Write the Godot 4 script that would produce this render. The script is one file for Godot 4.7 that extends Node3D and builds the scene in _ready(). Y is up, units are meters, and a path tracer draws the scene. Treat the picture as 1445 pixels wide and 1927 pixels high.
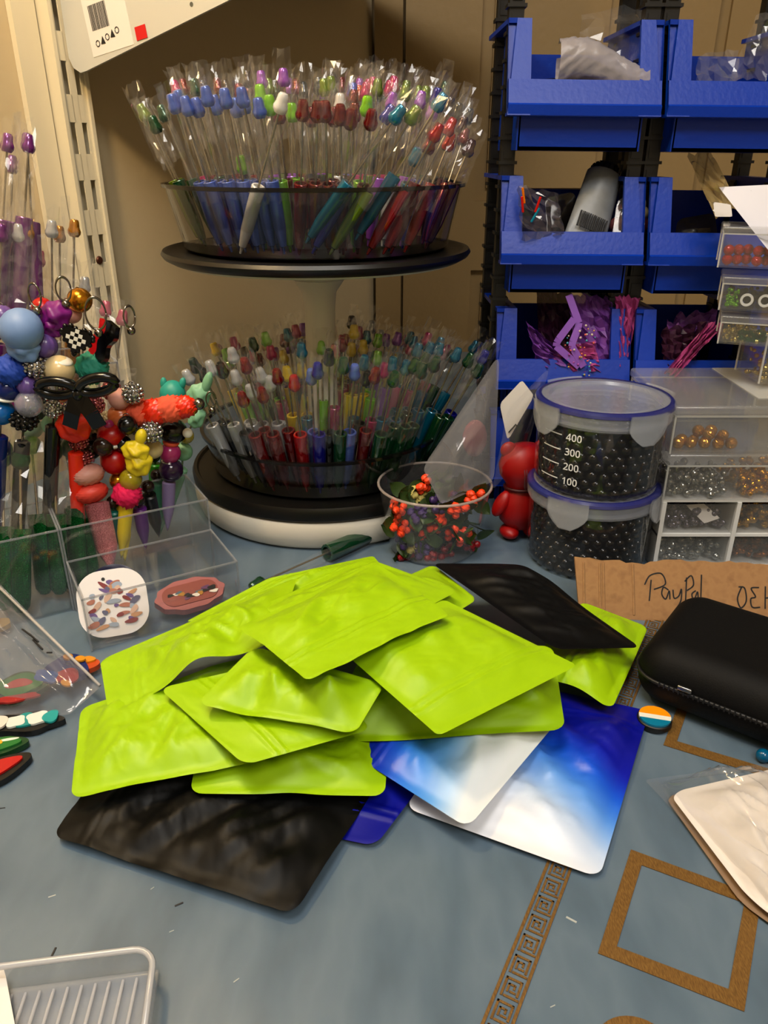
extends Node3D
# A crafter's work desk: foil pouches in a heap, beadable pens in a two-tier turntable, bins, jars and drawers.

var mats := {}
var taken := {}
var shared := {}

# ---------- naming and nodes ----------
func numbered(called: String) -> String:
	if not taken.has(called):
		taken[called] = 0
		return called
	taken[called] += 1
	return "%s_%03d" % [called, taken[called]]

func thing(called, label, category, at = Vector3.ZERO, basis = Basis(), group = ""):
	var o := Node3D.new()
	o.name = numbered(called)
	add_child(o)
	o.transform = Transform3D(basis, at)
	o.set_meta("label", label)
	o.set_meta("category", category)
	if group != "":
		o.set_meta("group", group)
	return o

func part(parent, called, mesh, m, at = Vector3.ZERO, basis = Basis(), label = ""):
	var o := MeshInstance3D.new()
	o.name = called
	o.mesh = mesh
	o.material_override = m
	o.transform = Transform3D(basis, at)
	o.cast_shadow = GeometryInstance3D.SHADOW_CASTING_SETTING_ON
	parent.add_child(o, true)
	if label != "":
		o.set_meta("label", label)
	return o

func single(called, label, category, mesh, m, at = Vector3.ZERO, basis = Basis(), group = ""):
	var o = part(self, numbered(called), mesh, m, at, basis)
	o.set_meta("label", label)
	o.set_meta("category", category)
	if group != "":
		o.set_meta("group", group)
	return o

func structure(called, label, category, mesh, m, at = Vector3.ZERO, basis = Basis()):
	var o = single(called, label, category, mesh, m, at, basis)
	o.set_meta("kind", "structure")
	return o

func stuff(parent, called, label, category, mesh, m, places: Array, colors = []):
	var mm := MultiMesh.new()
	mm.transform_format = MultiMesh.TRANSFORM_3D
	mm.use_colors = colors.size() > 0
	mm.mesh = mesh
	mm.instance_count = places.size()
	for i in places.size():
		mm.set_instance_transform(i, places[i])
		if colors.size() > 0:
			mm.set_instance_color(i, colors[i % colors.size()])
	var o := MultiMeshInstance3D.new()
	o.multimesh = mm
	o.material_override = m
	o.name = numbered(called) if parent == self else called
	parent.add_child(o, true)
	o.set_meta("kind", "stuff")
	o.set_meta("label", label)
	if parent == self:
		o.set_meta("category", category)
	return o

# ---------- materials ----------
func mat(key: String, c: Color = Color.WHITE, rough := 0.5, metal := 0.0, spec := 0.5) -> StandardMaterial3D:
	if not mats.has(key):
		var m := StandardMaterial3D.new()
		m.resource_name = key
		m.albedo_color = c
		m.roughness = rough
		m.metallic = metal
		m.metallic_specular = spec
		if c.a < 1.0:
			m.transparency = BaseMaterial3D.TRANSPARENCY_ALPHA
			m.cull_mode = BaseMaterial3D.CULL_DISABLED
		mats[key] = m
	return mats[key]

func noise_tex(freq: float, ramp: Array, size := 512, kind := FastNoiseLite.TYPE_SIMPLEX_SMOOTH, seed_ := 1, normal := false, bump := 4.0) -> NoiseTexture2D:
	var n := FastNoiseLite.new()
	n.noise_type = kind
	n.frequency = freq
	n.seed = seed_
	n.fractal_octaves = 4
	var t := NoiseTexture2D.new()
	t.width = size
	t.height = size
	t.seamless = true
	t.noise = n
	if normal:
		t.as_normal_map = true
		t.bump_strength = bump
	elif ramp.size() > 0:
		var g := Gradient.new()
		g.offsets = PackedFloat32Array(range(ramp.size()).map(func(i): return float(i) / (ramp.size() - 1)))
		g.colors = PackedColorArray(ramp)
		t.color_ramp = g
	return t

func triplanar(m: StandardMaterial3D, scale: float, world := false):
	m.uv1_triplanar = true
	m.uv1_world_triplanar = world
	m.uv1_scale = Vector3.ONE * scale

func relief(m: StandardMaterial3D, tex: Texture2D, cm: float):
	m.heightmap_enabled = true
	m.heightmap_texture = tex
	m.heightmap_scale = cm

func glitter(key: String, dark: Color, mid: Color, bright: Color) -> StandardMaterial3D:
	if not mats.has(key):
		var m := mat(key, Color.WHITE, 0.3, 0.85)
		m.albedo_texture = noise_tex(0.09, [dark, dark, mid, mid, bright], 256, FastNoiseLite.TYPE_CELLULAR, 3)
		if not shared.has("glitter_normal"):
			shared["glitter_normal"] = noise_tex(0.12, [], 256, FastNoiseLite.TYPE_CELLULAR, 8, true, 14.0)
		m.normal_enabled = true
		m.normal_texture = shared["glitter_normal"]
		m.normal_scale = 1.6
		triplanar(m, 60.0)
	return mats[key]

# ---------- mesh building: corners are given counter-clockwise from outside, Godot wants them clockwise ----------
func st_new() -> SurfaceTool:
	var st := SurfaceTool.new()
	st.begin(Mesh.PRIMITIVE_TRIANGLES)
	return st

func done(st: SurfaceTool) -> ArrayMesh:
	st.generate_normals()
	return st.commit()

func tri(st, a, b, c):
	st.add_vertex(a)
	st.add_vertex(c)
	st.add_vertex(b)

func quad(st, a, b, c, d):
	tri(st, a, b, c)
	tri(st, a, c, d)

func flat(st):
	st.set_smooth_group(0xFFFFFFFF)

func box(st, lo: Vector3, hi: Vector3, xf := Transform3D()):
	flat(st)
	var p := []
	for i in 8:
		p.append(xf * Vector3(hi.x if i & 1 else lo.x, hi.y if i & 2 else lo.y, hi.z if i & 4 else lo.z))
	quad(st, p[0], p[2], p[3], p[1])
	quad(st, p[4], p[5], p[7], p[6])
	quad(st, p[0], p[4], p[6], p[2])
	quad(st, p[1], p[3], p[7], p[5])
	quad(st, p[0], p[1], p[5], p[4])
	quad(st, p[2], p[6], p[7], p[3])

func box_mesh(lo: Vector3, hi: Vector3) -> ArrayMesh:
	var st := st_new()
	box(st, lo, hi)
	return done(st)

# a box with rounded edges of radius r, centred
func rbox(size: Vector3, r: float, nu := 20, nv := 12) -> ArrayMesh:
	var v := PackedVector3Array()
	var n := PackedVector3Array()
	var ix := PackedInt32Array()
	var h := size / 2 - Vector3.ONE * r
	var rows := 0
	for j in nv + 1:
		for s in ([1.0, -1.0] if j * 2 == nv else [1.0 if j * 2 < nv else -1.0]):
			var th: float = PI * j / nv
			for i in nu + 1:
				var ph: float = TAU * (i + 0.5) / nu
				var d := Vector3(sin(th) * cos(ph), cos(th), sin(th) * sin(ph))
				v.append(Vector3(signf(cos(ph)) * h.x, s * h.y, signf(sin(ph)) * h.z) + d * r)
				n.append(d)
			rows += 1
	for j in rows - 1:
		for i in nu:
			var a := j * (nu + 1) + i
			var b := a + nu + 1
			ix.append_array([a, b, a + 1, a + 1, b, b + 1])
	for s in [1.0, -1.0]:
		var k := v.size()
		v.append(Vector3(0, s * size.y / 2, 0))
		n.append(Vector3(0, s, 0))
		var first: int = 0 if s > 0 else (rows - 1) * (nu + 1)
		for i in nu:
			ix.append_array([k, first + i, first + i + 1] if s > 0 else [k, first + i + 1, first + i])
	return arrays(v, n, PackedVector2Array(), ix)

func arrays(v, n, uv, ix) -> ArrayMesh:
	var a := []
	a.resize(Mesh.ARRAY_MAX)
	a[Mesh.ARRAY_VERTEX] = v
	a[Mesh.ARRAY_NORMAL] = n
	if uv.size() > 0:
		a[Mesh.ARRAY_TEX_UV] = uv
	a[Mesh.ARRAY_INDEX] = ix
	var m := ArrayMesh.new()
	m.add_surface_from_arrays(Mesh.PRIMITIVE_TRIANGLES, a)
	return m

# profile of (radius, height) turned about y; corners sharper than 35 degrees stay sharp
func lathe(st, prof: Array, seg := 24, xf := Transform3D(), squash := 1.0):
	var g := 1
	for k in prof.size() - 1:
		var a: Vector2 = prof[k]
		var b: Vector2 = prof[k + 1]
		if a.distance_to(b) < 1e-7:
			continue
		if k > 0:
			var p: Vector2 = prof[k] - prof[k - 1]
			if absf(p.angle_to(b - a)) > 0.61:
				g += 1
		st.set_smooth_group(g)
		for i in seg:
			var t0: float = TAU * i / seg
			var t1: float = TAU * (i + 1) / seg
			var p00 := xf * Vector3(a.x * cos(t0), a.y, a.x * sin(t0) * squash)
			var p01 := xf * Vector3(a.x * cos(t1), a.y, a.x * sin(t1) * squash)
			var p10 := xf * Vector3(b.x * cos(t0), b.y, b.x * sin(t0) * squash)
			var p11 := xf * Vector3(b.x * cos(t1), b.y, b.x * sin(t1) * squash)
			if a.x > 1e-6:
				tri(st, p00, p11, p01)
			if b.x > 1e-6:
				tri(st, p00, p10, p11)

func lathe_mesh(prof: Array, seg := 24, squash := 1.0) -> ArrayMesh:
	var st := st_new()
	lathe(st, prof, seg, Transform3D(), squash)
	return done(st)

func along(dir: Vector3) -> Basis:
	var y := dir.normalized()
	var x := y.cross(Vector3(0.13, 0.2, 0.97)).normalized()
	return Basis(x, y, x.cross(y))

func tube(st, path: Array, r, seg := 6, group := 1):
	st.set_smooth_group(group)
	var rings := []
	var n := path.size()
	var up := Vector3(0.21, 0.93, 0.3).normalized()
	for i in n:
		var d: Vector3 = (path[mini(i + 1, n - 1)] - path[maxi(i - 1, 0)]).normalized()
		var x := d.cross(up)
		if x.length() < 0.05:
			x = d.cross(Vector3.RIGHT)
		x = x.normalized()
		var y := x.cross(d)
		var rad: float = r[i] if r is Array else r
		var ring := []
		for k in seg:
			ring.append(path[i] + (x * cos(TAU * k / seg) + y * sin(TAU * k / seg)) * rad)
		rings.append(ring)
	for i in n - 1:
		for k in seg:
			quad(st, rings[i][k], rings[i + 1][k], rings[i + 1][(k + 1) % seg], rings[i][(k + 1) % seg])
	for k in range(1, seg - 1):
		tri(st, rings[0][0], rings[0][k], rings[0][k + 1])
		tri(st, rings[n - 1][0], rings[n - 1][k + 1], rings[n - 1][k])

func tube_mesh(path: Array, r, seg := 6) -> ArrayMesh:
	var st := st_new()
	tube(st, path, r, seg)
	return done(st)

func ring_path(radius: float, n := 16, share := 1.0) -> Array:
	var p := []
	for i in n + 1:
		var a: float = TAU * share * i / n
		p.append(Vector3(cos(a) * radius, sin(a) * radius, 0))
	return p

# a flat outline in x, y given thickness from z = 0 to z = depth
func slab(st, outline: PackedVector2Array, depth: float, xf := Transform3D()):
	var poly := outline
	var mirrored := xf.basis.determinant() < 0
	if Geometry2D.is_polygon_clockwise(poly):
		poly.reverse()
	var ix := Geometry2D.triangulate_polygon(poly)
	flat(st)
	for k in range(0, ix.size(), 3):
		var a := poly[ix[k]]
		var b := poly[ix[k + 1]]
		var c := poly[ix[k + 2]]
		if ((b - a).cross(c - a) < 0) != mirrored:
			var s := b
			b = c
			c = s
		tri(st, xf * Vector3(a.x, a.y, depth), xf * Vector3(b.x, b.y, depth), xf * Vector3(c.x, c.y, depth))
		tri(st, xf * Vector3(a.x, a.y, 0), xf * Vector3(c.x, c.y, 0), xf * Vector3(b.x, b.y, 0))
	for i in poly.size():
		var a := poly[i]
		var b := poly[(i + 1) % poly.size()]
		if mirrored:
			var s := a
			a = b
			b = s
		quad(st, xf * Vector3(a.x, a.y, 0), xf * Vector3(b.x, b.y, 0), xf * Vector3(b.x, b.y, depth), xf * Vector3(a.x, a.y, depth))

func slab_mesh(outline: PackedVector2Array, depth: float) -> ArrayMesh:
	var st := st_new()
	slab(st, outline, depth)
	return done(st)

func round_rect(w: float, h: float, r: float, n := 5) -> PackedVector2Array:
	var p := PackedVector2Array()
	for c in 4:
		var cx: float = (w / 2 - r) * (1 if c in [0, 3] else -1)
		var cy: float = (h / 2 - r) * (1 if c < 2 else -1)
		for k in n + 1:
			var a: float = PI / 2 * (c + float(k) / n)
			p.append(Vector2(cx + r * cos(a), cy + r * sin(a)))
	return p

func blob_outline(w: float, h: float, lobes: int, depth: float, n := 48, turn := 0.0) -> PackedVector2Array:
	var p := PackedVector2Array()
	for i in n:
		var a: float = TAU * i / n
		var k := 1.0 + depth * cos(a * lobes + turn)
		p.append(Vector2(cos(a) * w / 2 * k, sin(a) * h / 2 * k))
	return p

# smooth sphere-like body; bump(dir) scales the radius
func ball(r: float, nu := 20, nv := 12, bump = null, facets := false) -> ArrayMesh:
	var st := st_new()
	if facets:
		flat(st)
	else:
		st.set_smooth_group(1)
	var p := []
	for j in nv + 1:
		var row := []
		for i in nu:
			var th: float = PI * j / nv
			var ph: float = TAU * (i + (0.5 if j % 2 and facets else 0.0)) / nu
			var d := Vector3(sin(th) * cos(ph), cos(th), sin(th) * sin(ph))
			row.append(d * r * (bump.call(d) if bump != null else 1.0))
		p.append(row)
	for j in nv:
		for i in nu:
			var k := (i + 1) % nu
			if j > 0:
				tri(st, p[j][i], p[j][k], p[j + 1][i])
			if j < nv - 1:
				tri(st, p[j][k], p[j + 1][k], p[j + 1][i])
	return done(st)

func bead_mesh(kind: String) -> ArrayMesh:
	if not shared.has(kind):
		var m: ArrayMesh
		if kind == "round":
			m = ball(1.0, 20, 12)
		elif kind == "small":
			m = ball(1.0, 10, 6)
		elif kind == "crystal":
			m = ball(1.0, 14, 9, null, true)
		elif kind == "ribbed":
			m = ball(1.0, 36, 12, func(d): return 1.0 + 0.06 * cos(12.0 * atan2(d.z, d.x)) * (1.0 - absf(d.y)))
		elif kind == "fluff":
			var rng := RandomNumberGenerator.new()
			rng.seed = 5
			m = ball(1.0, 40, 24, func(_d): return 0.86 + 0.28 * rng.randf() * rng.randf())
		elif kind == "lumpy":
			m = ball(1.0, 28, 18, func(d): return 0.92 + 0.12 * sin(5.0 * d.x + 1.0) * cos(6.0 * d.y) + 0.1 * sin(7.0 * d.z + 2.0 * d.y))
		elif kind == "rose":
			m = ball(1.0, 30, 20, func(d): return 0.9 + 0.16 * absf(sin(4.0 * atan2(d.z, d.x) + 7.0 * d.y)))
		elif kind == "studded":
			var st := st_new()
			for j in 7:
				var th: float = PI * (j + 0.5) / 7
				var cnt := maxi(3, int(13 * sin(th)))
				for i in cnt:
					var ph: float = TAU * (i + 0.5 * (j % 2)) / cnt
					var c := Vector3(sin(th) * cos(ph), cos(th), sin(th) * sin(ph)) * 0.86
					lathe(st, [Vector2(0, -0.2), Vector2(0.17, -0.1), Vector2(0.19, 0.0), Vector2(0.13, 0.13), Vector2(0, 0.19)], 6, Transform3D(along(c), c))
			lathe(st, [Vector2(0, -0.8), Vector2(0.57, -0.57), Vector2(0.8, 0), Vector2(0.57, 0.57), Vector2(0, 0.8)], 12)
			m = done(st)
		elif kind == "hoop":
			m = tube_mesh(ring_path(1.0, 20), 0.13, 6)
		shared[kind] = m
	return shared[kind]

# ---------- sheets ----------
# A pouch of film. c: the four corners, opening end first (c[0], c[1]), then the closed end (c[2] under c[1], c[3] under c[0]).
func pouch_mesh(c: Array, o: Dictionary) -> ArrayMesh:
	var nu: int = o.get("nu", 44)
	var nv: int = o.get("nv", 72)
	var w: float = (c[1].distance_to(c[0]) + c[2].distance_to(c[3])) / 2
	var l: float = (c[3].distance_to(c[0]) + c[2].distance_to(c[1])) / 2
	var rc: float = o.get("round", 0.006)
	var dome: float = o.get("dome", 0.004)
	var wr: float = o.get("wrinkle", 0.0016) * o.get("crumple", 1.0)
	var flop: float = o.get("flop", 0.0)
	var zip: bool = o.get("zip", true)
	var bumps: Array = o.get("bumps", [])
	var low: float = o.get("floor", 0.0009)
	var ridge := FastNoiseLite.new()
	ridge.noise_type = FastNoiseLite.TYPE_SIMPLEX_SMOOTH
	ridge.fractal_type = FastNoiseLite.FRACTAL_RIDGED
	ridge.fractal_octaves = 2
	ridge.frequency = o.get("freq", 17.0)
	ridge.seed = o.get("seed", 1)
	var soft := FastNoiseLite.new()
	soft.noise_type = FastNoiseLite.TYPE_SIMPLEX_SMOOTH
	soft.frequency = 9.0
	soft.seed = o.get("seed", 1) + 50
	var turn: float = o.get("turn", 0.6)
	var nrm: Vector3 = (c[3] - c[0]).cross(c[1] - c[0]).normalized()
	if nrm.y < 0 and not o.has("normal"):
		nrm = -nrm
	nrm = o.get("normal", nrm).normalized()
	var top := PackedVector3Array()
	var bot := PackedVector3Array()
	var uv := PackedVector2Array()
	for j in nv + 1:
		for i in nu + 1:
			var u: float = float(i) / nu
			var v: float = float(j) / nv
			var x := u * w
			var y := v * l
			var fx := minf(x, w - x)
			var fy := minf(y, l - y)
			if fx < rc and fy < rc:
				var q := Vector2(rc - fx, rc - fy)
				var m := maxf(q.x, q.y)
				var k := m / maxf(q.length(), 1e-9)
				q *= k
				x = rc - q.x if u < 0.5 else w - rc + q.x
				y = rc - q.y if v < 0.5 else l - rc + q.y
			var uu := x / w
			var vv := y / l
			var p: Vector3 = c[0].lerp(c[1], uu).lerp(c[3].lerp(c[2], uu), vv)
			var e := smoothstep(0.0, 0.016, fx - 0.004) * smoothstep(0.0, 0.02, fy - 0.004)
			if zip:
				e *= 0.25 + 0.75 * smoothstep(0.02, 0.034, y)
			var a := x * cos(turn) + y * sin(turn)
			var b := -x * sin(turn) + y * cos(turn)
			var lift := flop * soft.get_noise_2d(x * 1.2, y * 1.2)
			for q in bumps:
				lift += q[4] * exp(-pow((uu - q[0]) / q[2], 2) - pow((vv - q[1]) / q[3], 2))
			var h := dome * sqrt(e) + wr * (0.15 + 0.85 * e) * (ridge.get_noise_2d(a * 0.55, b * 1.5) * 0.8 + 0.8 * soft.get_noise_2d(b * 4.0 + 3.0, a * 2.5))
			if zip:
				h += 0.0008 * (exp(-pow((y - 0.017) / 0.0011, 2)) + exp(-pow((y - 0.0215) / 0.0011, 2)))
			var edge := minf(1.0, minf(fx, fy) / 0.0006)
			var t := p + nrm * (lift + h * edge)
			var d := p + nrm * (lift - (0.0006 + 0.3 * dome * e) * edge)
			t.y = maxf(t.y, low)
			d.y = maxf(minf(d.y, t.y - 0.0003 * edge), low - 0.0003)
			top.append(t)
			bot.append(d)
			uv.append(Vector2(uu, vv))
	var both: bool = o.get("single", false) == false
	return sheets(top, bot if both else PackedVector3Array(), uv, nu, nv, (c[3] - c[0]).cross(c[1] - c[0]).dot(nrm) < 0)

func sheets(top, bot, uv, nu, nv, flip := false) -> ArrayMesh:
	var ix := PackedInt32Array()
	var v: PackedVector3Array = top.duplicate()
	var n := PackedVector3Array()
	var uvs: PackedVector2Array = uv.duplicate()
	n.resize(v.size())
	for pass_ in (2 if bot.size() > 0 else 1):
		var off: int = pass_ * top.size()
		if pass_ == 1:
			v.append_array(bot)
			uvs.append_array(uv)
			n.resize(v.size())
		for j in nv:
			for i in nu:
				var a: int = off + j * (nu + 1) + i
				var b: int = a + 1
				var c: int = a + nu + 1
				var d: int = c + 1
				var q := [a, b, c, b, d, c] if (pass_ == 0) != flip else [a, c, b, b, c, d]
				ix.append_array(q)
				for k in [0, 3]:
					var f: Vector3 = (v[q[k + 2]] - v[q[k]]).cross(v[q[k + 1]] - v[q[k]])
					for s in 3:
						n[q[k + s]] += f
	for i in n.size():
		n[i] = n[i].normalized() if n[i].length() > 1e-14 else Vector3.UP
	return arrays(v, n, uvs, ix)

func pouch(called, label, group, c, m, o = {}):
	var mid: Vector3 = (c[0] + c[1] + c[2] + c[3]) / 4.0
	mid.y = minf(minf(c[0].y, c[1].y), minf(c[2].y, c[3].y))
	var r: Array = c.map(func(p): return p - mid)
	var oo: Dictionary = o.duplicate()
	oo["floor"] = o.get("floor", 0.0009) - mid.y
	return single(called, label, "pouch", pouch_mesh(r, oo), m, mid, Basis(), group)

# crumpled clear sleeve: a flat tube of film about y, from height y0 to y1
func sleeve_mesh(width: float, y0: float, y1: float, seed_: int, rows := 8) -> ArrayMesh:
	var rng := RandomNumberGenerator.new()
	rng.seed = seed_
	var st := st_new()
	flat(st)
	var cols := 6
	var fold := []
	for i in cols + 1:
		fold.append(rng.randf_range(-0.0022, 0.0022))
	var rows_p := []
	for j in rows + 1:
		var y: float = lerpf(y0, y1, float(j) / rows)
		var row := []
		for i in cols + 1:
			var x: float = width * (float(i) / cols - 0.5) + rng.randf_range(-0.0005, 0.0005)
			row.append(Vector3(x, y + rng.randf_range(-0.03, 0.03), 0.0062 + fold[i] + rng.randf_range(-0.0009, 0.0009) * (1.0 + 2.5 * maxf(0.0, float(j) / rows - 0.6)) * 1.6 - absf(x) * 0.45))
		rows_p.append(row)
	for j in rows:
		for i in cols:
			tri(st, rows_p[j][i], rows_p[j][i + 1], rows_p[j + 1][i + 1])
			tri(st, rows_p[j][i], rows_p[j + 1][i + 1], rows_p[j + 1][i])
	return done(st)

# crumpled film between four corners, creased into flat facets
func crumple_mesh(c: Array, nu: int, nv: int, amp: float, seed_: int) -> ArrayMesh:
	var rng := RandomNumberGenerator.new()
	rng.seed = seed_
	var n: Vector3 = (c[1] - c[0]).cross(c[3] - c[0]).normalized()
	var st := st_new()
	flat(st)
	var fold := []
	for i in nu + 1:
		fold.append(rng.randf_range(-1.0, 1.0))
	var rows := []
	for j in nv + 1:
		var row := []
		for i in nu + 1:
			var u := clampf((i + rng.randf_range(-0.4, 0.4) * (1.0 if i > 0 and i < nu else 0.0)) / nu, 0.0, 1.0)
			var v := clampf((j + rng.randf_range(-0.4, 0.4)) / nv, -0.04, 1.04)
			var p: Vector3 = c[0].lerp(c[1], u).lerp(c[3].lerp(c[2], u), v)
			row.append(p + n * amp * (0.6 * fold[i] + 0.8 * rng.randf_range(-1.0, 1.0)))
		rows.append(row)
	for j in nv:
		for i in nu:
			var a: Vector3 = rows[j][i]
			var b: Vector3 = rows[j][i + 1]
			var d: Vector3 = rows[j + 1][i + 1]
			var e: Vector3 = rows[j + 1][i]
			tri(st, a, b, d)
			tri(st, a, d, e)
	return done(st)

func crumpled(called, label, category, c: Array, m, nu: int, nv: int, amp: float, seed_: int):
	return single(called, label, category, crumple_mesh(c.map(func(p): return p - c[3]), nu, nv, amp, seed_), m, c[3])

# ---------- camera, light, order of building ----------
const BULB_AT := Vector3(-0.27, 0.62, -0.37)
const LAMP_COLOR := Color(1.0, 0.98, 0.95)
# place, size, energy, label
const LAMPS := [
	[Vector3(-0.25, 1.6, 0.0), Vector2(0.5, 0.5), 1.25, "flat white ceiling panel lamp over the desk"],
	[Vector3(0.4, 1.6, 0.85), Vector2(0.7, 0.7), 1.9, "flat white ceiling panel lamp away from the desk"],
]

func _ready():
	var cam := Camera3D.new()
	cam.name = "camera"
	cam.fov = 67.3
	cam.near = 0.01
	cam.position = Vector3(0, 0.28, 0)
	cam.rotation = Vector3(deg_to_rad(-25.0), 0, 0)
	add_child(cam)
	cam.current = true
	var we := WorldEnvironment.new()
	we.name = "environment"
	var env := Environment.new()
	env.background_mode = Environment.BG_COLOR
	env.background_color = Color(0.02, 0.018, 0.016)
	env.tonemap_mode = Environment.TONE_MAPPER_LINEAR
	env.tonemap_exposure = 1.0
	env.sdfgi_enabled = true
	env.ssao_enabled = true
	env.ssil_enabled = true
	we.environment = env
	add_child(we)
	for l in LAMPS:
		var lamp := AreaLight3D.new()
		lamp.name = "ceiling_lamp_light"
		lamp.area_size = l[1]
		lamp.light_color = LAMP_COLOR
		lamp.light_energy = l[2]
		lamp.shadow_enabled = true
		lamp.position = l[0] + Vector3(0, 0.02, 0)
		lamp.rotation = Vector3(-PI / 2, 0, 0)
		lamp.set("area_range", 6.0)
		add_child(lamp, true)
	var bulb := OmniLight3D.new()
	bulb.name = "wall_lamp_light"
	bulb.light_color = Color(1.0, 0.86, 0.64)
	bulb.light_energy = 0.14
	bulb.light_size = 0.028
	bulb.omni_range = 6.0
	bulb.omni_attenuation = 2.0
	bulb.shadow_enabled = true
	bulb.position = BULB_AT
	add_child(bulb)
	mat("cellophane", Color(0.85, 0.85, 0.85, 0.028), 0.08)
	mat("clear_film", Color(0.75, 0.75, 0.76, 0.07), 0.08)
	mat("milky_film", Color(0.6, 0.6, 0.63, 0.22), 0.1)
	mat("gold_film", Color(0.62, 0.54, 0.36, 0.6), 0.12)
	build_room()
	build_rail()
	build_desk()
	build_turntable()
	build_bins()
	build_drawers()
	build_pouches()
	build_jars()
	build_case()
	build_cardboard()
	build_cup()
	build_red_figure()
	build_organizer()
	build_pens()
	build_charms()
	build_left()
	build_bin_contents()
	build_packet()
	build_badge()

# ---------- the room ----------
const WALL_AT := Vector3(-0.2881, 0, -0.78)
const WALL_DIR := Vector3(0.5, 0, -0.866)
const WALL_OUT := Vector3(0.866, 0, 0.5)

func build_room():
	var paint := mat("cream_wall_paint", Color(0.74, 0.67, 0.53), 0.75)
	relief(paint, noise_tex(0.05, [Color.BLACK, Color.WHITE], 512), 0.03)
	triplanar(paint, 3.0, true)
	var door_paint := mat("tan_door_paint", Color(0.56, 0.46, 0.29), 0.55)
	relief(door_paint, shared_noise(), 0.02)
	triplanar(door_paint, 4.0, true)
	var ceil_paint := mat("white_ceiling_paint", Color(0.85, 0.83, 0.78), 0.9)
	var floor_m := mat("brown_floor", Color(0.35, 0.25, 0.18), 0.5)
	floor_m.albedo_texture = noise_tex(0.02, [Color(0.7, 0.6, 0.5), Color.WHITE], 256)
	triplanar(floor_m, 1.0, true)
	structure("floor", "brown floor under the desk", "floor", box_mesh(Vector3(-2.0, -0.84, -1.45), Vector3(1.7, -0.74, 1.7)), floor_m)
	structure("ceiling", "white ceiling over the desk", "ceiling", box_mesh(Vector3(-2.0, 1.66, -1.45), Vector3(1.7, 1.76, 1.7)), ceil_paint)
	var wb := Basis(WALL_DIR, Vector3.UP, WALL_OUT)
	structure("wall_left", "cream painted wall with the slotted shelf rail", "wall", box_mesh(Vector3(-2.7, -0.74, -0.1), Vector3(0.5426, 1.66, 0.0)), paint, WALL_AT, wb)
	structure("wall_back", "wall of tan paint around the panelled door", "wall", box_mesh(Vector3(-0.1, -0.74, -1.4), Vector3(1.6, 1.66, -1.27)), door_paint)
	structure("wall_right", "cream wall beyond the blue bins", "wall", box_mesh(Vector3(1.5, -0.74, -1.27), Vector3(1.6, 1.66, 1.5)), paint)
	structure("wall_front", "cream wall facing the desk", "wall", box_mesh(Vector3(-1.75, -0.74, 1.5), Vector3(1.6, 1.66, 1.6)), paint)
	# door with casing; the door leaf has recessed panels with mouldings
	structure("trim_1", "tan upright door casing beside the wall corner", "trim", box_mesh(Vector3(-0.013, -0.74, -1.27), Vector3(0.026, 1.3, -1.235)), door_paint)
	structure("trim_2", "tan head casing over the door", "trim", box_mesh(Vector3(-0.013, 1.3, -1.27), Vector3(0.9, 1.34, -1.235)), door_paint)
	var d := Node3D.new()
	d.name = "door_1"
	add_child(d)
	d.position = Vector3(0.03, -0.74, -1.27)
	d.set_meta("label", "tan panelled door behind the turntable and blue bins")
	d.set_meta("category", "door")
	d.set_meta("kind", "structure")
	var st := st_new()
	box(st, Vector3(0, 0, 0.0), Vector3(0.8, 2.03, 0.014))
	part(d, "door_core", done(st), door_paint)
	for r in [[0.0, 0.105, 0.0, 2.03], [0.30, 0.43, 0.0, 2.03], [0.68, 0.8, 0.0, 2.03]]:
		part(d, "stile", box_mesh(Vector3(r[0], r[2], 0.014), Vector3(r[1], r[3], 0.026)), door_paint)
	for y in [0.0, 0.62, 0.855, 1.9]:
		for s in [[0.105, 0.30], [0.43, 0.68]]:
			part(d, "rail", box_mesh(Vector3(s[0], y, 0.014), Vector3(s[1], y + 0.10, 0.026)), door_paint)
	for py in [[0.1, 0.62], [0.72, 0.855], [0.955, 1.9]]:
		for s in [[0.105, 0.30], [0.43, 0.68]]:
			var q := st_new()
			flat(q)
			var b := 0.018
			var a0 := Vector3(s[0], py[0], 0.0155)
			var a1 := Vector3(s[1], py[1], 0.0155)
			box(q, Vector3(a0.x, a0.y, 0.014), Vector3(a1.x, a1.y, 0.0145))
			box(q, Vector3(a0.x + b, a0.y + b, 0.014), Vector3(a1.x - b, a1.y - b, 0.021))
			part(d, "panel", done(q), door_paint)
	# ceiling lamp: a glowing panel and a light of the same size just under it
	var glow := mat("lamp_glow", Color(1, 0.97, 0.93), 0.6)
	glow.emission_enabled = true
	glow.emission = LAMP_COLOR
	glow.emission_energy_multiplier = 3.0
	for l in LAMPS:
		var h: Vector2 = l[1] / 2
		var lampn = thing("ceiling_lamp", l[3], "lamp", l[0] + Vector3(0, 0.03, 0))
		part(lampn, "lamp_housing", box_mesh(Vector3(-h.x - 0.02, 0.004, -h.y - 0.02), Vector3(h.x + 0.02, 0.0295, h.y + 0.02)), mat("white_plastic", Color(0.86, 0.85, 0.82), 0.4))
		part(lampn, "lamp_diffuser", box_mesh(Vector3(-h.x, -0.004, -h.y), Vector3(h.x, 0.004, h.y)), glow)

	# small lamp on an arm from the wall, out of view above the organizer
	var wl = thing("wall_lamp", "small white wall lamp on an arm above the organizer", "lamp", BULB_AT)
	var wg := mat("bulb_glow", Color(1, 0.93, 0.82), 0.5)
	wg.emission_enabled = true
	wg.emission = Color(1.0, 0.86, 0.64)
	wg.emission_energy_multiplier = 8.0
	part(wl, "bulb", ball(0.03, 20, 14), wg)
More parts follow.
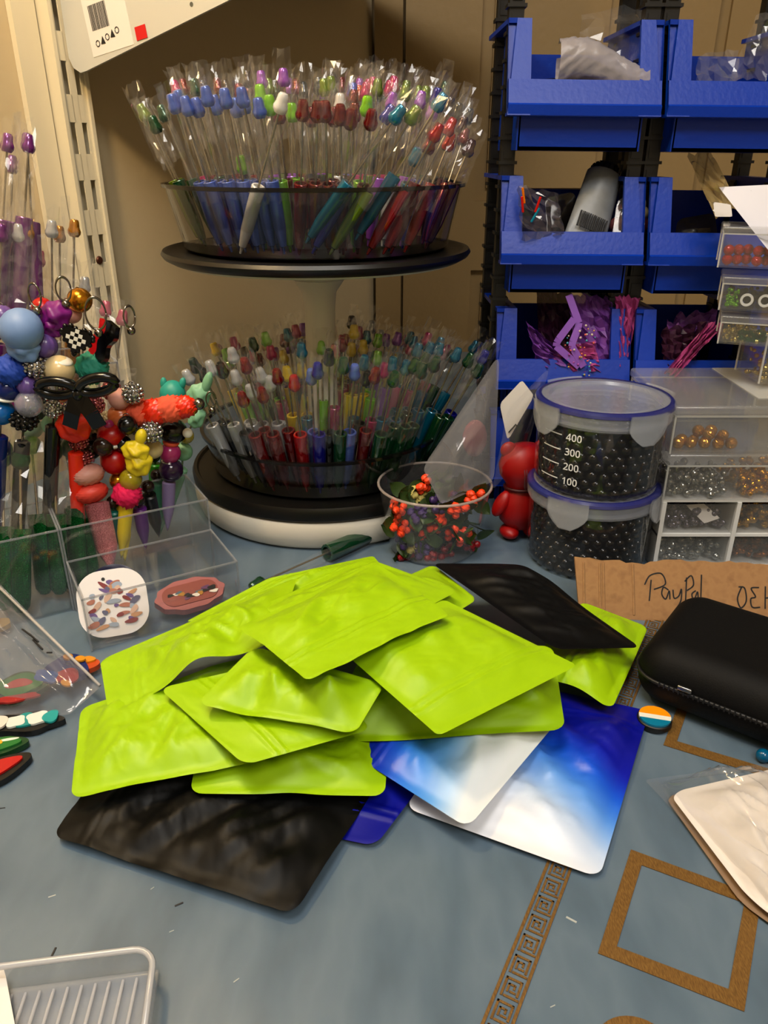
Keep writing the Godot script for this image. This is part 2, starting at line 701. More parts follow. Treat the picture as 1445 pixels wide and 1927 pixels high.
	part(wl, "lamp_shade", lathe_mesh([Vector2(0.062, 0.0), Vector2(0.05, 0.03), Vector2(0.024, 0.062), Vector2(0.012, 0.07), Vector2(0.012, 0.068), Vector2(0.022, 0.06), Vector2(0.048, 0.028), Vector2(0.060, 0.0)], 32), mat("white_plastic"))
	var foot := WALL_AT - WALL_DIR * 0.36
	foot.y = 0.72
	part(wl, "arm", tube_mesh([Vector3(0, 0.07, 0), Vector3(-0.02, 0.12, -0.01), foot - BULB_AT + Vector3(0.05, 0.02, 0.03), foot - BULB_AT + WALL_OUT * 0.006], 0.006, 10), mat("white_plastic"))

func shared_noise() -> Texture2D:
	if not shared.has("noise"):
		shared["noise"] = noise_tex(0.03, [Color.BLACK, Color.WHITE], 512, FastNoiseLite.TYPE_SIMPLEX_SMOOTH, 7)
	return shared["noise"]

func build_rail():
	var cream := mat("cream_metal", Color(0.83, 0.79, 0.68), 0.4)
	var b := Basis(WALL_DIR, Vector3.UP, WALL_OUT)
	var r = thing("slotted_rail", "cream metal slotted shelf rail screwed to the wall", "rail", WALL_AT + WALL_OUT * 0.0005, b)
	part(r, "back_plate", box_mesh(Vector3(-0.015, 0.02, 0), Vector3(0.015, 0.95, 0.0015)), cream)
	var st := st_new()
	for s in [-1, 1]:
		box(st, Vector3(s * 0.0145 - 0.0018, 0.02, 0.0015), Vector3(s * 0.0145 + 0.0018, 0.95, 0.019))
	box(st, Vector3(-0.0035, 0.02, 0.0150), Vector3(0.0035, 0.95, 0.0165))
	# bridges between the slots, both columns
	var y := 0.02
	while y < 0.94:
		for s in [-1, 1]:
			box(st, Vector3(s * 0.0078 - 0.005, y, 0.0150), Vector3(s * 0.0078 + 0.005, y + 0.022, 0.0165))
			box(st, Vector3(s * 0.0112 - 0.0018, y + 0.022, 0.0150), Vector3(s * 0.0112 + 0.0018, y + 0.048, 0.0165))
		y += 0.0475
	part(r, "channel", done(st), cream)
	var sc := lathe_mesh([Vector2(0, 0.002), Vector2(0.003, 0.0016), Vector2(0.004, 0)], 12)
	for h in [0.187, 0.62]:
		part(r, "screw", sc, mat("rusty_screw", Color(0.3, 0.16, 0.1), 0.5, 0.6), Vector3(0, h, 0.0165), Basis(Vector3.RIGHT, PI / 2))
	var bt = thing("wall_batten", "narrow cream batten on the wall beside the slotted rail", "batten", WALL_AT + WALL_OUT * 0.0005, b)
	part(bt, "board", box_mesh(Vector3(-0.042, 0.02, 0), Vector3(-0.0185, 1.2, 0.006)), cream)
	# bracket: a tapering plate standing out from the rail, with hole, price sticker and red sticker
	var bracket = thing("shelf_bracket", "white metal shelf bracket with a barcode sticker and red dot", "bracket", WALL_AT + Vector3(0, 0.343, 0) + WALL_OUT * 0.0195, Basis(WALL_OUT, Vector3.UP, WALL_OUT.cross(Vector3.UP)))
	var white := mat("bracket_white", Color(0.74, 0.74, 0.71), 0.35)
	var outline := PackedVector2Array([Vector2(0.0, 0.012), Vector2(0.004, 0.004), Vector2(0.012, 0.0), Vector2(0.02, 0.0012), Vector2(0.18, 0.0395), Vector2(0.235, 0.0545), Vector2(0.235, 0.135), Vector2(0.0, 0.135)])
	part(bracket, "plate", slab_mesh(outline, 0.0024), white)
	part(bracket, "bottom_flange", box_mesh(Vector3(0.0, 0.1305, -0.006), Vector3(0.235, 0.1345, 0.008)), white)
	var hole := lathe_mesh([Vector2(0.0042, 0.0), Vector2(0.0042, 0.0006), Vector2(0.0034, 0.0006), Vector2(0.0034, 0.0002), Vector2(0, 0.0002)], 18)  # grey disc painting in the dark of an open bolt hole
	part(bracket, "hole_shade_disc", hole, mat("hole_shade_grey", Color(0.4, 0.42, 0.41), 0.35, 0.6), Vector3(0.011, 0.064, 0.0024), Basis(Vector3.RIGHT, PI / 2))
	part(bracket, "hole_shade_disc", hole, mat("hole_shade_grey"), Vector3(0.145, 0.040, 0.0024), Basis(Vector3.RIGHT, PI / 2).scaled(Vector3.ONE * 0.4))
	var paper := mat("sticker_paper", Color(0.86, 0.84, 0.82), 0.6)
	var ink := mat("ink_black", Color(0.06, 0.06, 0.07), 0.6)
	var slope := Basis(Vector3(0, 0, 1), 0.14)
	var sticker = part(bracket, "sticker", box_mesh(Vector3(0, 0, 0), Vector3(0.049, 0.047, 0.0003)), paper, Vector3(0.031, 0.0105, 0.0024), slope, "white paper sticker with barcode")
	var bars := st_new()
	var rng := RandomNumberGenerator.new()
	rng.seed = 3
	var x := 0.006
	while x < 0.026:
		var wdt := rng.randf_range(0.0003, 0.0009)
		box(bars, Vector3(x, 0.018, 0.0003), Vector3(x + wdt, 0.036, 0.0005))
		x += wdt + rng.randf_range(0.0003, 0.0007)
	part(sticker, "barcode", done(bars), ink)
	for k in 5:
		var icon := st_new()
		if k % 2 == 0:
			tube(icon, ring_path(0.0022, 10), 0.0004, 4)
		else:
			slab(icon, PackedVector2Array([Vector2(-0.0025, -0.0025), Vector2(0.003, -0.0028), Vector2(0.0005, 0.003)]), 0.0002)
		part(sticker, "printed_mark", done(icon), ink, Vector3(0.009 + 0.0062 * k, 0.0085 + 0.0012 * k, 0.0004))
	part(sticker, "print_line", print_lines(), ink, Vector3(0.005, 0.041, 0.0002), Basis().scaled(Vector3(0.8, 0.55, 1)))
	part(bracket, "red_dot", box_mesh(Vector3(0, 0, 0), Vector3(0.012, 0.0095, 0.0003)), mat("sticker_red", Color(0.75, 0.03, 0.05), 0.5), Vector3(0.084, 0.0195, 0.0027), slope, "small red sticker")
	# the board that the bracket carries, above the view
	var sb = thing("wall_shelf", "cream board shelf carried by the white bracket", "shelf", WALL_AT + Vector3(0, 0.4785, 0), b)
	part(sb, "board", box_mesh(Vector3(-0.02, 0, 0.002), Vector3(0.5, 0.018, 0.25)), cream)

func build_desk():
	var m := mat("slate_desk_paint", Color.WHITE, 0.42)
	var base := Color(0.315, 0.385, 0.445)
	m.albedo_texture = noise_tex(0.012, [base.darkened(0.10), base, base.lightened(0.06), base], 1024, FastNoiseLite.TYPE_SIMPLEX_SMOOTH, 12)
	m.uv1_triplanar = true
	m.uv1_world_triplanar = true
	m.uv1_scale = Vector3(2.2, 2.2, 0.9)
	m.roughness_texture = noise_tex(0.02, [Color(0.7, 0.7, 0.7), Color(1, 1, 1)], 512, FastNoiseLite.TYPE_SIMPLEX_SMOOTH, 4)
	relief(m, noise_tex(0.07, [Color.BLACK, Color.WHITE], 512, FastNoiseLite.TYPE_SIMPLEX_SMOOTH, 33), 0.012)
	var desk = thing("desk", "slate blue painted desk with gold border decoration", "desk", Vector3(0, -0.03, 0))
	var st := st_new()
	slab(st, PackedVector2Array([Vector2(-0.025, -1.19), Vector2(0.9, -1.19), Vector2(0.9, 0.25), Vector2(-0.86, 0.25)]), 0.03, Transform3D(Basis(Vector3.RIGHT, Vector3(0, 0, 1), Vector3(0, 1, 0)), Vector3.ZERO))
	part(desk, "tabletop", done(st), m)
	for p in [Vector3(-0.75, -0.71, 0.16), Vector3(0.82, -0.71, 0.16), Vector3(0.82, -0.71, -1.1), Vector3(0.05, -0.71, -1.1)]:
		part(desk, "leg", box_mesh(Vector3(-0.03, 0, -0.03), Vector3(0.03, 0.71, 0.03)), m, p)
	# gold leaf decoration: key border, square frames, round medallion
	var gold := mat("gold_leaf", Color.WHITE, 0.45, 0.35)
	gold.albedo_texture = noise_tex(0.05, [Color(0.36, 0.25, 0.11), Color(0.47, 0.34, 0.16), Color(0.56, 0.43, 0.22)], 512, FastNoiseLite.TYPE_SIMPLEX_SMOOTH, 21)
	triplanar(gold, 14.0, true)
	gold.uv1_scale = Vector3(60.0, 30.0, 12.0)
	var y := 0.0302
	var a: Vector3 = Vector3(0.0404, 0, -0.1706)
	var b: Vector3 = Vector3(0.0754, 0, -0.2362)
	var dir := (b - a).normalized()
	var side := dir.cross(Vector3.UP).normalized()
	var kb := Basis(side, Vector3.UP, -dir)
	var w := 0.0107
	var border = part(desk, "key_border", strip(a - dir * 0.03, dir, side, -w / 2, -w / 2 + 0.0012, 0.36), gold, Vector3(0, y, 0), Basis(), "gold Greek key border strip")
	part(border, "border_line", strip(a - dir * 0.03, dir, side, w / 2 - 0.0012, w / 2, 0.36), gold)
	var key := st_new()
	for q in [[-0.0032, 0.0033, -0.004, 0.0040, 0.0009], [-0.0016, 0.0014, -0.0018, 0.0018, 0.0008]]:
		box(key, Vector3(q[0], 0, q[2]), Vector3(q[0] + q[4], 0.0003, q[3]))
		box(key, Vector3(q[1] - q[4], 0, q[2]), Vector3(q[1], 0.0003, q[3] - 0.0015))
		box(key, Vector3(q[0], 0, q[2]), Vector3(q[1], 0.0003, q[2] + q[4]))
		box(key, Vector3(q[0] + 0.0012, 0, q[3] - q[4]), Vector3(q[1] + 0.0006, 0.0003, q[3]))
	var km := done(key)
	for i in 34:
		part(border, "key_motif", km, gold, a + dir * (-0.025 + i * 0.0098), kb)
	for f in [[Vector3(0.1094, 0, -0.2457), Vector3(0.1564, 0, -0.2215), Vector3(0.1295, 0, -0.1747), Vector3(0.0825, 0, -0.197)], [Vector3(0.1833, 0, -0.3763), Vector3(0.2332, 0, -0.3365), Vector3(0.1972, 0, -0.2853), Vector3(0.1457, 0, -0.3122)]]:
		var frame := st_new()
		flat(frame)
		var mid: Vector3 = (f[0] + f[1] + f[2] + f[3]) / 4.0
		for i in 4:
			var p0: Vector3 = f[i]
			var p1: Vector3 = f[(i + 1) % 4]
			var q0: Vector3 = p0 + (mid - p0).normalized() * 0.0085
			var q1: Vector3 = p1 + (mid - p1).normalized() * 0.0085
			var up := Vector3(0, 0.0003, 0)
			quad(frame, p0 + up, q0 + up, q1 + up, p1 + up)
			quad(frame, p0, p0 + up, p1 + up, p1)
			quad(frame, q0, q1, q1 + up, q0 + up)
		part(desk, "gold_frame", done(frame), gold, Vector3(0, y, 0), Basis(), "gold painted rectangle outline")
	var med := lathe_mesh([Vector2(0.0155, 0), Vector2(0.0155, 0.0003), Vector2(0.0, 0.0003)], 40)
	part(desk, "gold_medallion", med, gold, Vector3(0.0866, 0, -0.1577) + Vector3(0, y, 0), Basis(), "gold round medallion")
	# scuffs and specks of dried paint
	var scuff := mat("pale_scuff", Color(0.62, 0.64, 0.63), 0.5)
	var dark := mat("dark_speck", Color(0.05, 0.05, 0.08), 0.5)
	for s in [[Vector3(-0.138, 0, -0.2223), 0.003, 0.4, 0], [Vector3(-0.0843, 0, -0.2064), 0.002, 0.5, 0], [Vector3(-0.0973, 0, -0.2261), 0.0018, 0.8, 0], [Vector3(-0.0843, 0, -0.2185), 0.0036, 0.5, 1], [Vector3(-0.1277, 0, -0.1976), 0.0040, 1.5, 1], [Vector3(0.0755, 0, -0.2115), 0.0045, -0.6, 0], [Vector3(0.0611, 0, -0.1768), 0.0022, 0.4, 0], [Vector3(-0.0551, 0, -0.1864), 0.0025, 0.7, 0], [Vector3(-0.1799, 0, -0.2698), 0.0025, 0.2, 1], [Vector3(-0.1938, 0, -0.3352), 0.0016, 0.2, 0]]:
		part(desk, "paint_speck", rbox(Vector3(s[1], 0.0004, s[1] * 0.22), 0.00018, 8, 4), dark if s[3] else scuff, s[0] + Vector3(0, 0.0301, 0), Basis(Vector3.UP, s[2]))

func strip(a: Vector3, dir: Vector3, side: Vector3, s0: float, s1: float, length: float) -> ArrayMesh:
	var st := st_new()
	var b := Basis(side, Vector3.UP, -dir)
	box(st, Vector3(s0, 0, -length), Vector3(s1, 0.0003, 0), Transform3D(b, a))
	return done(st)

# ---------- turntable ----------
func build_turntable():
	var white := mat("turntable_white", Color(0.84, 0.82, 0.77), 0.35)
	var black := mat("turntable_black", Color(0.018, 0.016, 0.014), 0.38)
	var t = thing("tiered_turntable", "white two-tier turntable with black round platters", "turntable", Vector3(AX.x, 0.0005, AX.z))
	part(t, "base", lathe_mesh([Vector2(0, 0), Vector2(0.108, 0), Vector2(0.1115, 0.003), Vector2(0.114, 0.012), Vector2(0.1145, 0.020), Vector2(0.1135, 0.0235), Vector2(0, 0.0235)], 72), white)
	part(t, "lower_platter", lathe_mesh([Vector2(0, 0.0235), Vector2(0.1115, 0.0235), Vector2(0.1145, 0.026), Vector2(0.115, 0.033), Vector2(0.1135, 0.0365), Vector2(0.111, 0.0365), Vector2(0.1095, 0.0345), Vector2(0, 0.0345)], 72), black)
	part(t, "column", lathe_mesh([Vector2(0.030, 0.0345), Vector2(0.018, 0.040), Vector2(0.0135, 0.055), Vector2(0.0125, 0.11), Vector2(0.0125, 0.165), Vector2(0.014, 0.178), Vector2(0.021, 0.188), Vector2(0.04, 0.1935), Vector2(0.075, 0.1985), Vector2(0.108, 0.2025), Vector2(0.1125, 0.2045), Vector2(0, 0.2045)], 60), white)
	part(t, "upper_platter", lathe_mesh([Vector2(0, 0.2045), Vector2(0.113, 0.2045), Vector2(0.1185, 0.2075), Vector2(0.1205, 0.2105), Vector2(0.119, 0.213), Vector2(0.115, 0.2135), Vector2(0.113, 0.2125), Vector2(0, 0.2125)], 72), black)
	var smoke := mat("smoked_plastic", Color(0.05, 0.045, 0.04, 0.4), 0.07)
	var rim := mat("smoked_rim", Color(0.06, 0.055, 0.05, 0.75), 0.1)
	for s in [[0.2132, 0.103, 0.1125, 0.046, "smoky clear round bin on the upper platter, crowded with pens"], [0.0352, 0.096, 0.103, 0.034, "smoky clear round bin on the lower platter, crowded with pens"]]:
		var bin_ = thing("round_bin", s[4], "bin", Vector3(AX.x, s[0], AX.z))
		part(bin_, "wall", lathe_mesh([Vector2(s[1] - 0.004, 0.0), Vector2(s[1], 0.003), Vector2(s[2], s[3])], 64), smoke)
		part(bin_, "bottom", lathe_mesh([Vector2(0.028, 0.002), Vector2(s[1] - 0.002, 0.002), Vector2(s[1] - 0.004, 0.0), Vector2(0.028, 0.0)], 64), mat("smoked_floor", Color(0.03, 0.03, 0.03), 0.3))
		part(bin_, "rim", lathe_mesh([Vector2(s[2], s[3] - 0.002), Vector2(s[2] + 0.0022, s[3] - 0.0015), Vector2(s[2] + 0.0024, s[3] + 0.001), Vector2(s[2] - 0.0006, s[3] + 0.001), Vector2(s[2] - 0.001, s[3] - 0.002), Vector2(s[2], s[3] - 0.002)], 64), rim)

const AX := Vector3(-0.0525, 0, -0.64)

# ---------- pens ----------
const TINT := {
	"periwinkle": [Color(0.28, 0.38, 0.72), 0.3, 0.35], "lime": [Color(0.45, 0.72, 0.03), 0.25, 0.2], "olive": [Color(0.36, 0.45, 0.06), 0.3, 0.3],
	"forest": [Color(0.03, 0.24, 0.13), 0.28, 0.4], "brown": [Color(0.16, 0.08, 0.05), 0.3, 0.2], "purple": [Color(0.52, 0.24, 0.66), 0.3, 0.2],
	"white": [Color(0.82, 0.82, 0.82), 0.3, 0.1], "crimson": [Color(0.42, 0.012, 0.03), 0.25, 0.45], "magenta": [Color(0.65, 0.06, 0.35), 0.3, 0.2],
	"black": [Color(0.02, 0.02, 0.022), 0.2, 0.1], "navy": [Color(0.05, 0.05, 0.5), 0.25, 0.3], "teal": [Color(0.0, 0.42, 0.55), 0.25, 0.45],
	"red": [Color(0.62, 0.01, 0.04), 0.22, 0.45], "slate": [Color(0.16, 0.18, 0.2), 0.3, 0.2], "plum": [Color(0.2, 0.03, 0.1), 0.3, 0.3],
	"orange": [Color(0.8, 0.3, 0.06), 0.3, 0.1], "silver": [Color(0.68, 0.69, 0.71), 0.2, 0.3], "yellow": [Color(0.82, 0.7, 0.05), 0.3, 0.1],
	"pink": [Color(0.72, 0.3, 0.42), 0.3, 0.2], "gold": [Color(0.75, 0.5, 0.12), 0.25, 0.7], "green_glitter": [], "violet": [Color(0.4, 0.08, 0.45), 0.25, 0.4],
}

func tint(c: String) -> StandardMaterial3D:
	if c == "green_glitter":
		return glitter("green_glitter", Color(0.0, 0.12, 0.05), Color(0.0, 0.36, 0.14), Color(0.5, 1.0, 0.6))
	var m := mat("pen_" + c, TINT[c][0], TINT[c][1] * 0.7, TINT[c][2])
	m.clearcoat_enabled = true
	m.clearcoat = 0.8
	m.clearcoat_roughness = 0.06
	return m

func pen_meshes():
	shared["barrel"] = lathe_mesh([Vector2(0, 0), Vector2(0.0008, 0.0004), Vector2(0.0014, 0.005), Vector2(0.0026, 0.006), Vector2(0.0041, 0.017), Vector2(0.0041, 0.0178), Vector2(0.0043, 0.0182), Vector2(0.0047, 0.048), Vector2(0.0044, 0.0484), Vector2(0.0033, 0.0484), Vector2(0.0032, 0.042), Vector2(0, 0.042)], 14)
	shared["rod"] = lathe_mesh([Vector2(0.00075, 0), Vector2(0.00075, 1), Vector2(0, 1)], 6)
	shared["cap"] = lathe_mesh([Vector2(0, 0), Vector2(0.0030, 0.0002), Vector2(0.0044, 0.0022), Vector2(0.0046, 0.0042), Vector2(0.0036, 0.0066), Vector2(0.0035, 0.0082), Vector2(0.0032, 0.0105), Vector2(0.0024, 0.0118), Vector2(0, 0.0122)], 12)
	for k in 8:
		shared["sleeve%d" % k] = sleeve_mesh(0.0135 + 0.001 * (k % 3), 0.0, 1.0, 20 + k, 9)

func pen(base: Vector3, tip: Vector3, c: String, label: String, group: String, wrap_from: float, k: int, fat := 1.0, tall := 1.0):
	var d := tip - base
	var l := d.length()
	var basis := along(d)
	var p = thing("beadable_pen", label, "pen", base, basis, group)
	var m := tint(c)
	part(p, "barrel", shared["barrel"], m, Vector3.ZERO, Basis().scaled(Vector3(fat, tall, fat)))
	part(p, "rod", shared["rod"], mat("steel_rod", Color(0.62, 0.58, 0.5), 0.25, 0.9), Vector3(0, 0.042 * tall, 0), Basis().scaled(Vector3(1, maxf(0.006, l - 0.042 * tall - 0.012), 1)))
	part(p, "cap", shared["cap"], m, Vector3(0, l - 0.0122, 0))
	var y0 := wrap_from * l
	var w := basis.inverse() * Vector3(0, 0, 1)
	var spin := Basis(Vector3.UP, atan2(w.x, w.z) + (k % 7 - 3) * 0.3)
	part(p, "wrapper", shared["sleeve%d" % (k % 8)], mat("cellophane"), Vector3(0, y0, 0), spin * Basis().scaled(Vector3(1, l + 0.006 + 0.003 * (k % 3) - y0, 1)))
	return p

func build_pens():
	pen_meshes()
	var upper := [
		[Vector3(-0.1153, 0.2165, -0.5776), Vector3(-0.1359, 0.3147, -0.5553), "periwinkle"],
		[Vector3(-0.1075, 0.2165, -0.5706), Vector3(-0.1268, 0.3133, -0.5519), "periwinkle"],
		[Vector3(-0.0973, 0.2165, -0.5682), Vector3(-0.1122, 0.3186, -0.5473), "periwinkle"],
		[Vector3(-0.0878, 0.2165, -0.5636), Vector3(-0.0997, 0.3172, -0.5439), "periwinkle"],
		[Vector3(-0.0773, 0.2165, -0.5638), Vector3(-0.0887, 0.3176, -0.5415), "periwinkle"],
		[Vector3(-0.0688, 0.2165, -0.5576), Vector3(-0.0784, 0.3117, -0.5397), "periwinkle"],
		[Vector3(-0.1117, 0.2165, -0.5877), Vector3(-0.1327, 0.3171, -0.56), "periwinkle"],
		[Vector3(-0.104, 0.2165, -0.5805), Vector3(-0.1219, 0.3129, -0.56), "periwinkle"],
		[Vector3(-0.0935, 0.2165, -0.5802), Vector3(-0.1098, 0.3144, -0.56), "periwinkle"],
		[Vector3(-0.0851, 0.2165, -0.5739), Vector3(-0.0963, 0.3129, -0.56), "periwinkle"],
		[Vector3(-0.075, 0.2165, -0.5766), Vector3(-0.0918, 0.3147, -0.56), "periwinkle"],
		[Vector3(-0.1397, 0.2165, -0.6249), Vector3(-0.1745, 0.3121, -0.62), "olive"],
		[Vector3(-0.141, 0.2165, -0.64), Vector3(-0.1774, 0.31, -0.64), "olive"],
		[Vector3(-0.1148, 0.2165, -0.6322), Vector3(-0.1367, 0.3288, -0.63), "forest"],
		[Vector3(-0.1336, 0.2165, -0.6088), Vector3(-0.162, 0.3039, -0.6), "forest"],
		[Vector3(-0.1305, 0.2165, -0.64), Vector3(-0.1653, 0.3125, -0.64), "forest"],
		[Vector3(-0.0922, 0.2165, -0.6712), Vector3(-0.1061, 0.338, -0.68), "brown"],
		[Vector3(-0.0732, 0.2165, -0.587), Vector3(-0.0812, 0.3211, -0.57), "lime"],
		[Vector3(-0.0656, 0.2165, -0.5678), Vector3(-0.0721, 0.3135, -0.545), "lime"],
		[Vector3(-0.0594, 0.2165, -0.5932), Vector3(-0.0618, 0.311, -0.58), "lime"],
		[Vector3(-0.0213, 0.2165, -0.5695), Vector3(-0.0101, 0.3129, -0.545), "lime"],
		[Vector3(-0.0852, 0.2165, -0.5866), Vector3(-0.0973, 0.2789, -0.57), "lime"],
		[Vector3(-0.0819, 0.2165, -0.6556), Vector3(-0.0923, 0.3363, -0.66), "purple"],
		[Vector3(-0.0661, 0.2165, -0.6244), Vector3(-0.0709, 0.3345, -0.62), "purple"],
		[Vector3(-0.0121, 0.2165, -0.6088), Vector3(0.0064, 0.3185, -0.6), "purple"],
		[Vector3(0.0122, 0.2165, -0.6088), Vector3(0.035, 0.3121, -0.6), "purple"],
		[Vector3(-0.0988, 0.2173, -0.5542), Vector3(-0.0601, 0.3132, -0.527), "white"],
		[Vector3(-0.0367, 0.2165, -0.6244), Vector3(-0.0311, 0.3191, -0.62), "white"],
		[Vector3(-0.0016, 0.2165, -0.6088), Vector3(0.0119, 0.3133, -0.6), "white"],
		[Vector3(-0.0582, 0.2165, -0.5532), Vector3(-0.0488, 0.3095, -0.525), "crimson"],
		[Vector3(-0.0477, 0.2165, -0.5531), Vector3(-0.0402, 0.3089, -0.525), "crimson"],
		[Vector3(-0.0383, 0.2165, -0.5576), Vector3(-0.0354, 0.3089, -0.525), "crimson"],
		[Vector3(-0.0281, 0.2165, -0.5549), Vector3(-0.0265, 0.3072, -0.525), "crimson"],
		[Vector3(-0.0309, 0.2165, -0.5651), Vector3(-0.0198, 0.3046, -0.525), "crimson"],
		[Vector3(-0.0186, 0.2165, -0.5594), Vector3(-0.0072, 0.3044, -0.525), "crimson"],
		[Vector3(-0.0643, 0.2165, -0.5782), Vector3(-0.0686, 0.3093, -0.56), "crimson"],
		[Vector3(-0.0485, 0.2165, -0.5776), Vector3(-0.0471, 0.3075, -0.56), "crimson"],
		[Vector3(-0.0378, 0.2165, -0.5776), Vector3(-0.032, 0.3075, -0.56), "crimson"],
		[Vector3(-0.0273, 0.2165, -0.5781), Vector3(-0.0186, 0.3099, -0.56), "crimson"],
		[Vector3(-0.0325, 0.2165, -0.64), Vector3(-0.0442, 0.3296, -0.64), "olive"],
		[Vector3(-0.0325, 0.2165, -0.64), Vector3(-0.0388, 0.3312, -0.64), "olive"],
		[Vector3(-0.0033, 0.2165, -0.64), Vector3(0.0165, 0.3262, -0.64), "olive"],
		[Vector3(0.0072, 0.2165, -0.6413), Vector3(0.0256, 0.3125, -0.64), "olive"],
		[Vector3(-0.0167, 0.2165, -0.64), Vector3(-0.0041, 0.3296, -0.64), "olive"],
		[Vector3(-0.0168, 0.2165, -0.6505), Vector3(-0.0078, 0.3321, -0.66), "magenta"],
		[Vector3(-0.0104, 0.2165, -0.6588), Vector3(0.005, 0.3301, -0.66), "magenta"],
		[Vector3(-0.003, 0.2165, -0.6514), Vector3(0.0078, 0.3328, -0.66), "magenta"],
		[Vector3(-0.0258, 0.2165, -0.6559), Vector3(-0.013, 0.3287, -0.66), "magenta"],
		[Vector3(-0.0433, 0.2165, -0.7005), Vector3(-0.0422, 0.3403, -0.72), "black"],
		[Vector3(-0.033, 0.2165, -0.6762), Vector3(-0.024, 0.3305, -0.69), "periwinkle"],
		[Vector3(-0.0288, 0.2165, -0.6858), Vector3(-0.0197, 0.3294, -0.7), "orange"],
		[Vector3(-0.0485, 0.2186, -0.5426), Vector3(0.0058, 0.3074, -0.54), "navy"],
		[Vector3(0.0133, 0.2165, -0.5932), Vector3(0.0364, 0.3197, -0.58), "navy"],
		[Vector3(-0.0525, 0.2254, -0.5425), Vector3(0.0121, 0.3062, -0.527), "teal"],
		[Vector3(-0.0196, 0.2268, -0.5482), Vector3(0.0383, 0.3141, -0.545), "teal"],
		[Vector3(-0.0368, 0.2178, -0.5438), Vector3(0.0213, 0.3064, -0.532), "olive"],
		[Vector3(0.0068, 0.2165, -0.6309), Vector3(0.0277, 0.3211, -0.63), "purple"],
		[Vector3(0.003, 0.2165, -0.5776), Vector3(0.0225, 0.2837, -0.56), "teal"],
		[Vector3(-0.0118, 0.2169, -0.5514), Vector3(0.0365, 0.2974, -0.55), "red"],
		[Vector3(-0.0009, 0.2165, -0.5573), Vector3(0.0465, 0.3012, -0.57), "red"],
		[Vector3(0.0141, 0.2165, -0.5688), Vector3(0.0466, 0.2926, -0.58), "red"],
		[Vector3(0.0046, 0.2165, -0.561), Vector3(0.0321, 0.2909, -0.56), "crimson"],
		[Vector3(0.0295, 0.2165, -0.6326), Vector3(0.0548, 0.3137, -0.63), "black"],
		[Vector3(0.0345, 0.2165, -0.6418), Vector3(0.0637, 0.3107, -0.64), "slate"],
		[Vector3(0.019, 0.2165, -0.6323), Vector3(0.0489, 0.317, -0.63), "brown"],
		[Vector3(0.0292, 0.2165, -0.6221), Vector3(0.0581, 0.3047, -0.62), "plum"],
		[Vector3(0.03, 0.2165, -0.5881), Vector3(0.0625, 0.289, -0.6), "plum"],
		[Vector3(0.03, 0.2165, -0.588), Vector3(0.0596, 0.2962, -0.62), "crimson"],
		[Vector3(0.0304, 0.2165, -0.6556), Vector3(0.0595, 0.3135, -0.66), "slate"],
		[Vector3(-0.1337, 0.2165, -0.6752), Vector3(-0.1648, 0.3319, -0.6877), "magenta"],
		[Vector3(-0.1289, 0.2165, -0.6846), Vector3(-0.1609, 0.3338, -0.6985), "crimson"],
		[Vector3(-0.1214, 0.2165, -0.6689), Vector3(-0.1445, 0.3253, -0.6755), "brown"],
		[Vector3(-0.1154, 0.2165, -0.6603), Vector3(-0.1385, 0.3304, -0.6674), "slate"],
		[Vector3(-0.1155, 0.2165, -0.6899), Vector3(-0.1342, 0.3349, -0.7048), "crimson"],
		[Vector3(-0.1051, 0.2165, -0.6725), Vector3(-0.1236, 0.3317, -0.6817), "brown"],
		[Vector3(-0.1054, 0.2165, -0.6928), Vector3(-0.1259, 0.3298, -0.707), "slate"],
		[Vector3(-0.0957, 0.2165, -0.6605), Vector3(-0.1109, 0.3283, -0.6663), "crimson"],
		[Vector3(-0.095, 0.2165, -0.6943), Vector3(-0.1116, 0.3334, -0.7093), "crimson"],
		[Vector3(-0.0853, 0.2165, -0.6795), Vector3(-0.0956, 0.3299, -0.689), "crimson"],
		[Vector3(-0.0792, 0.2165, -0.671), Vector3(-0.0899, 0.3328, -0.6814), "olive"],
		[Vector3(-0.0812, 0.2165, -0.7101), Vector3(-0.0912, 0.3336, -0.7298), "forest"],
		[Vector3(-0.0752, 0.2165, -0.695), Vector3(-0.0765, 0.3351, -0.7072), "purple"],
		[Vector3(-0.0659, 0.2165, -0.6902), Vector3(-0.0707, 0.3344, -0.7043), "crimson"],
		[Vector3(-0.0567, 0.2165, -0.6851), Vector3(-0.0647, 0.3319, -0.7012), "slate"],
		[Vector3(-0.0502, 0.2165, -0.6599), Vector3(-0.0495, 0.3323, -0.6643), "slate"],
		[Vector3(-0.0536, 0.2165, -0.7028), Vector3(-0.0506, 0.3319, -0.7203), "purple"],
		[Vector3(-0.0438, 0.2165, -0.6807), Vector3(-0.0408, 0.3337, -0.6921), "olive"],
		[Vector3(-0.0387, 0.2165, -0.7099), Vector3(-0.035, 0.3373, -0.7275), "crimson"],
		[Vector3(-0.0361, 0.2165, -0.6581), Vector3(-0.0226, 0.324, -0.6613), "crimson"],
		[Vector3(-0.0279, 0.2165, -0.6963), Vector3(-0.0193, 0.3347, -0.7056), "purple"],
		[Vector3(-0.0209, 0.2165, -0.6789), Vector3(-0.0118, 0.3331, -0.6911), "magenta"],
		[Vector3(-0.0179, 0.2165, -0.6662), Vector3(-0.0047, 0.3277, -0.6711), "olive"],
		[Vector3(-0.0112, 0.2165, -0.6749), Vector3(0.0032, 0.3299, -0.6856), "brown"],
		[Vector3(-0.002, 0.2165, -0.6799), Vector3(0.0148, 0.329, -0.6908), "slate"],
		[Vector3(0.0014, 0.2165, -0.6612), Vector3(0.0176, 0.3302, -0.6642), "olive"],
		[Vector3(0.006, 0.2165, -0.7064), Vector3(0.0292, 0.331, -0.7279), "olive"],
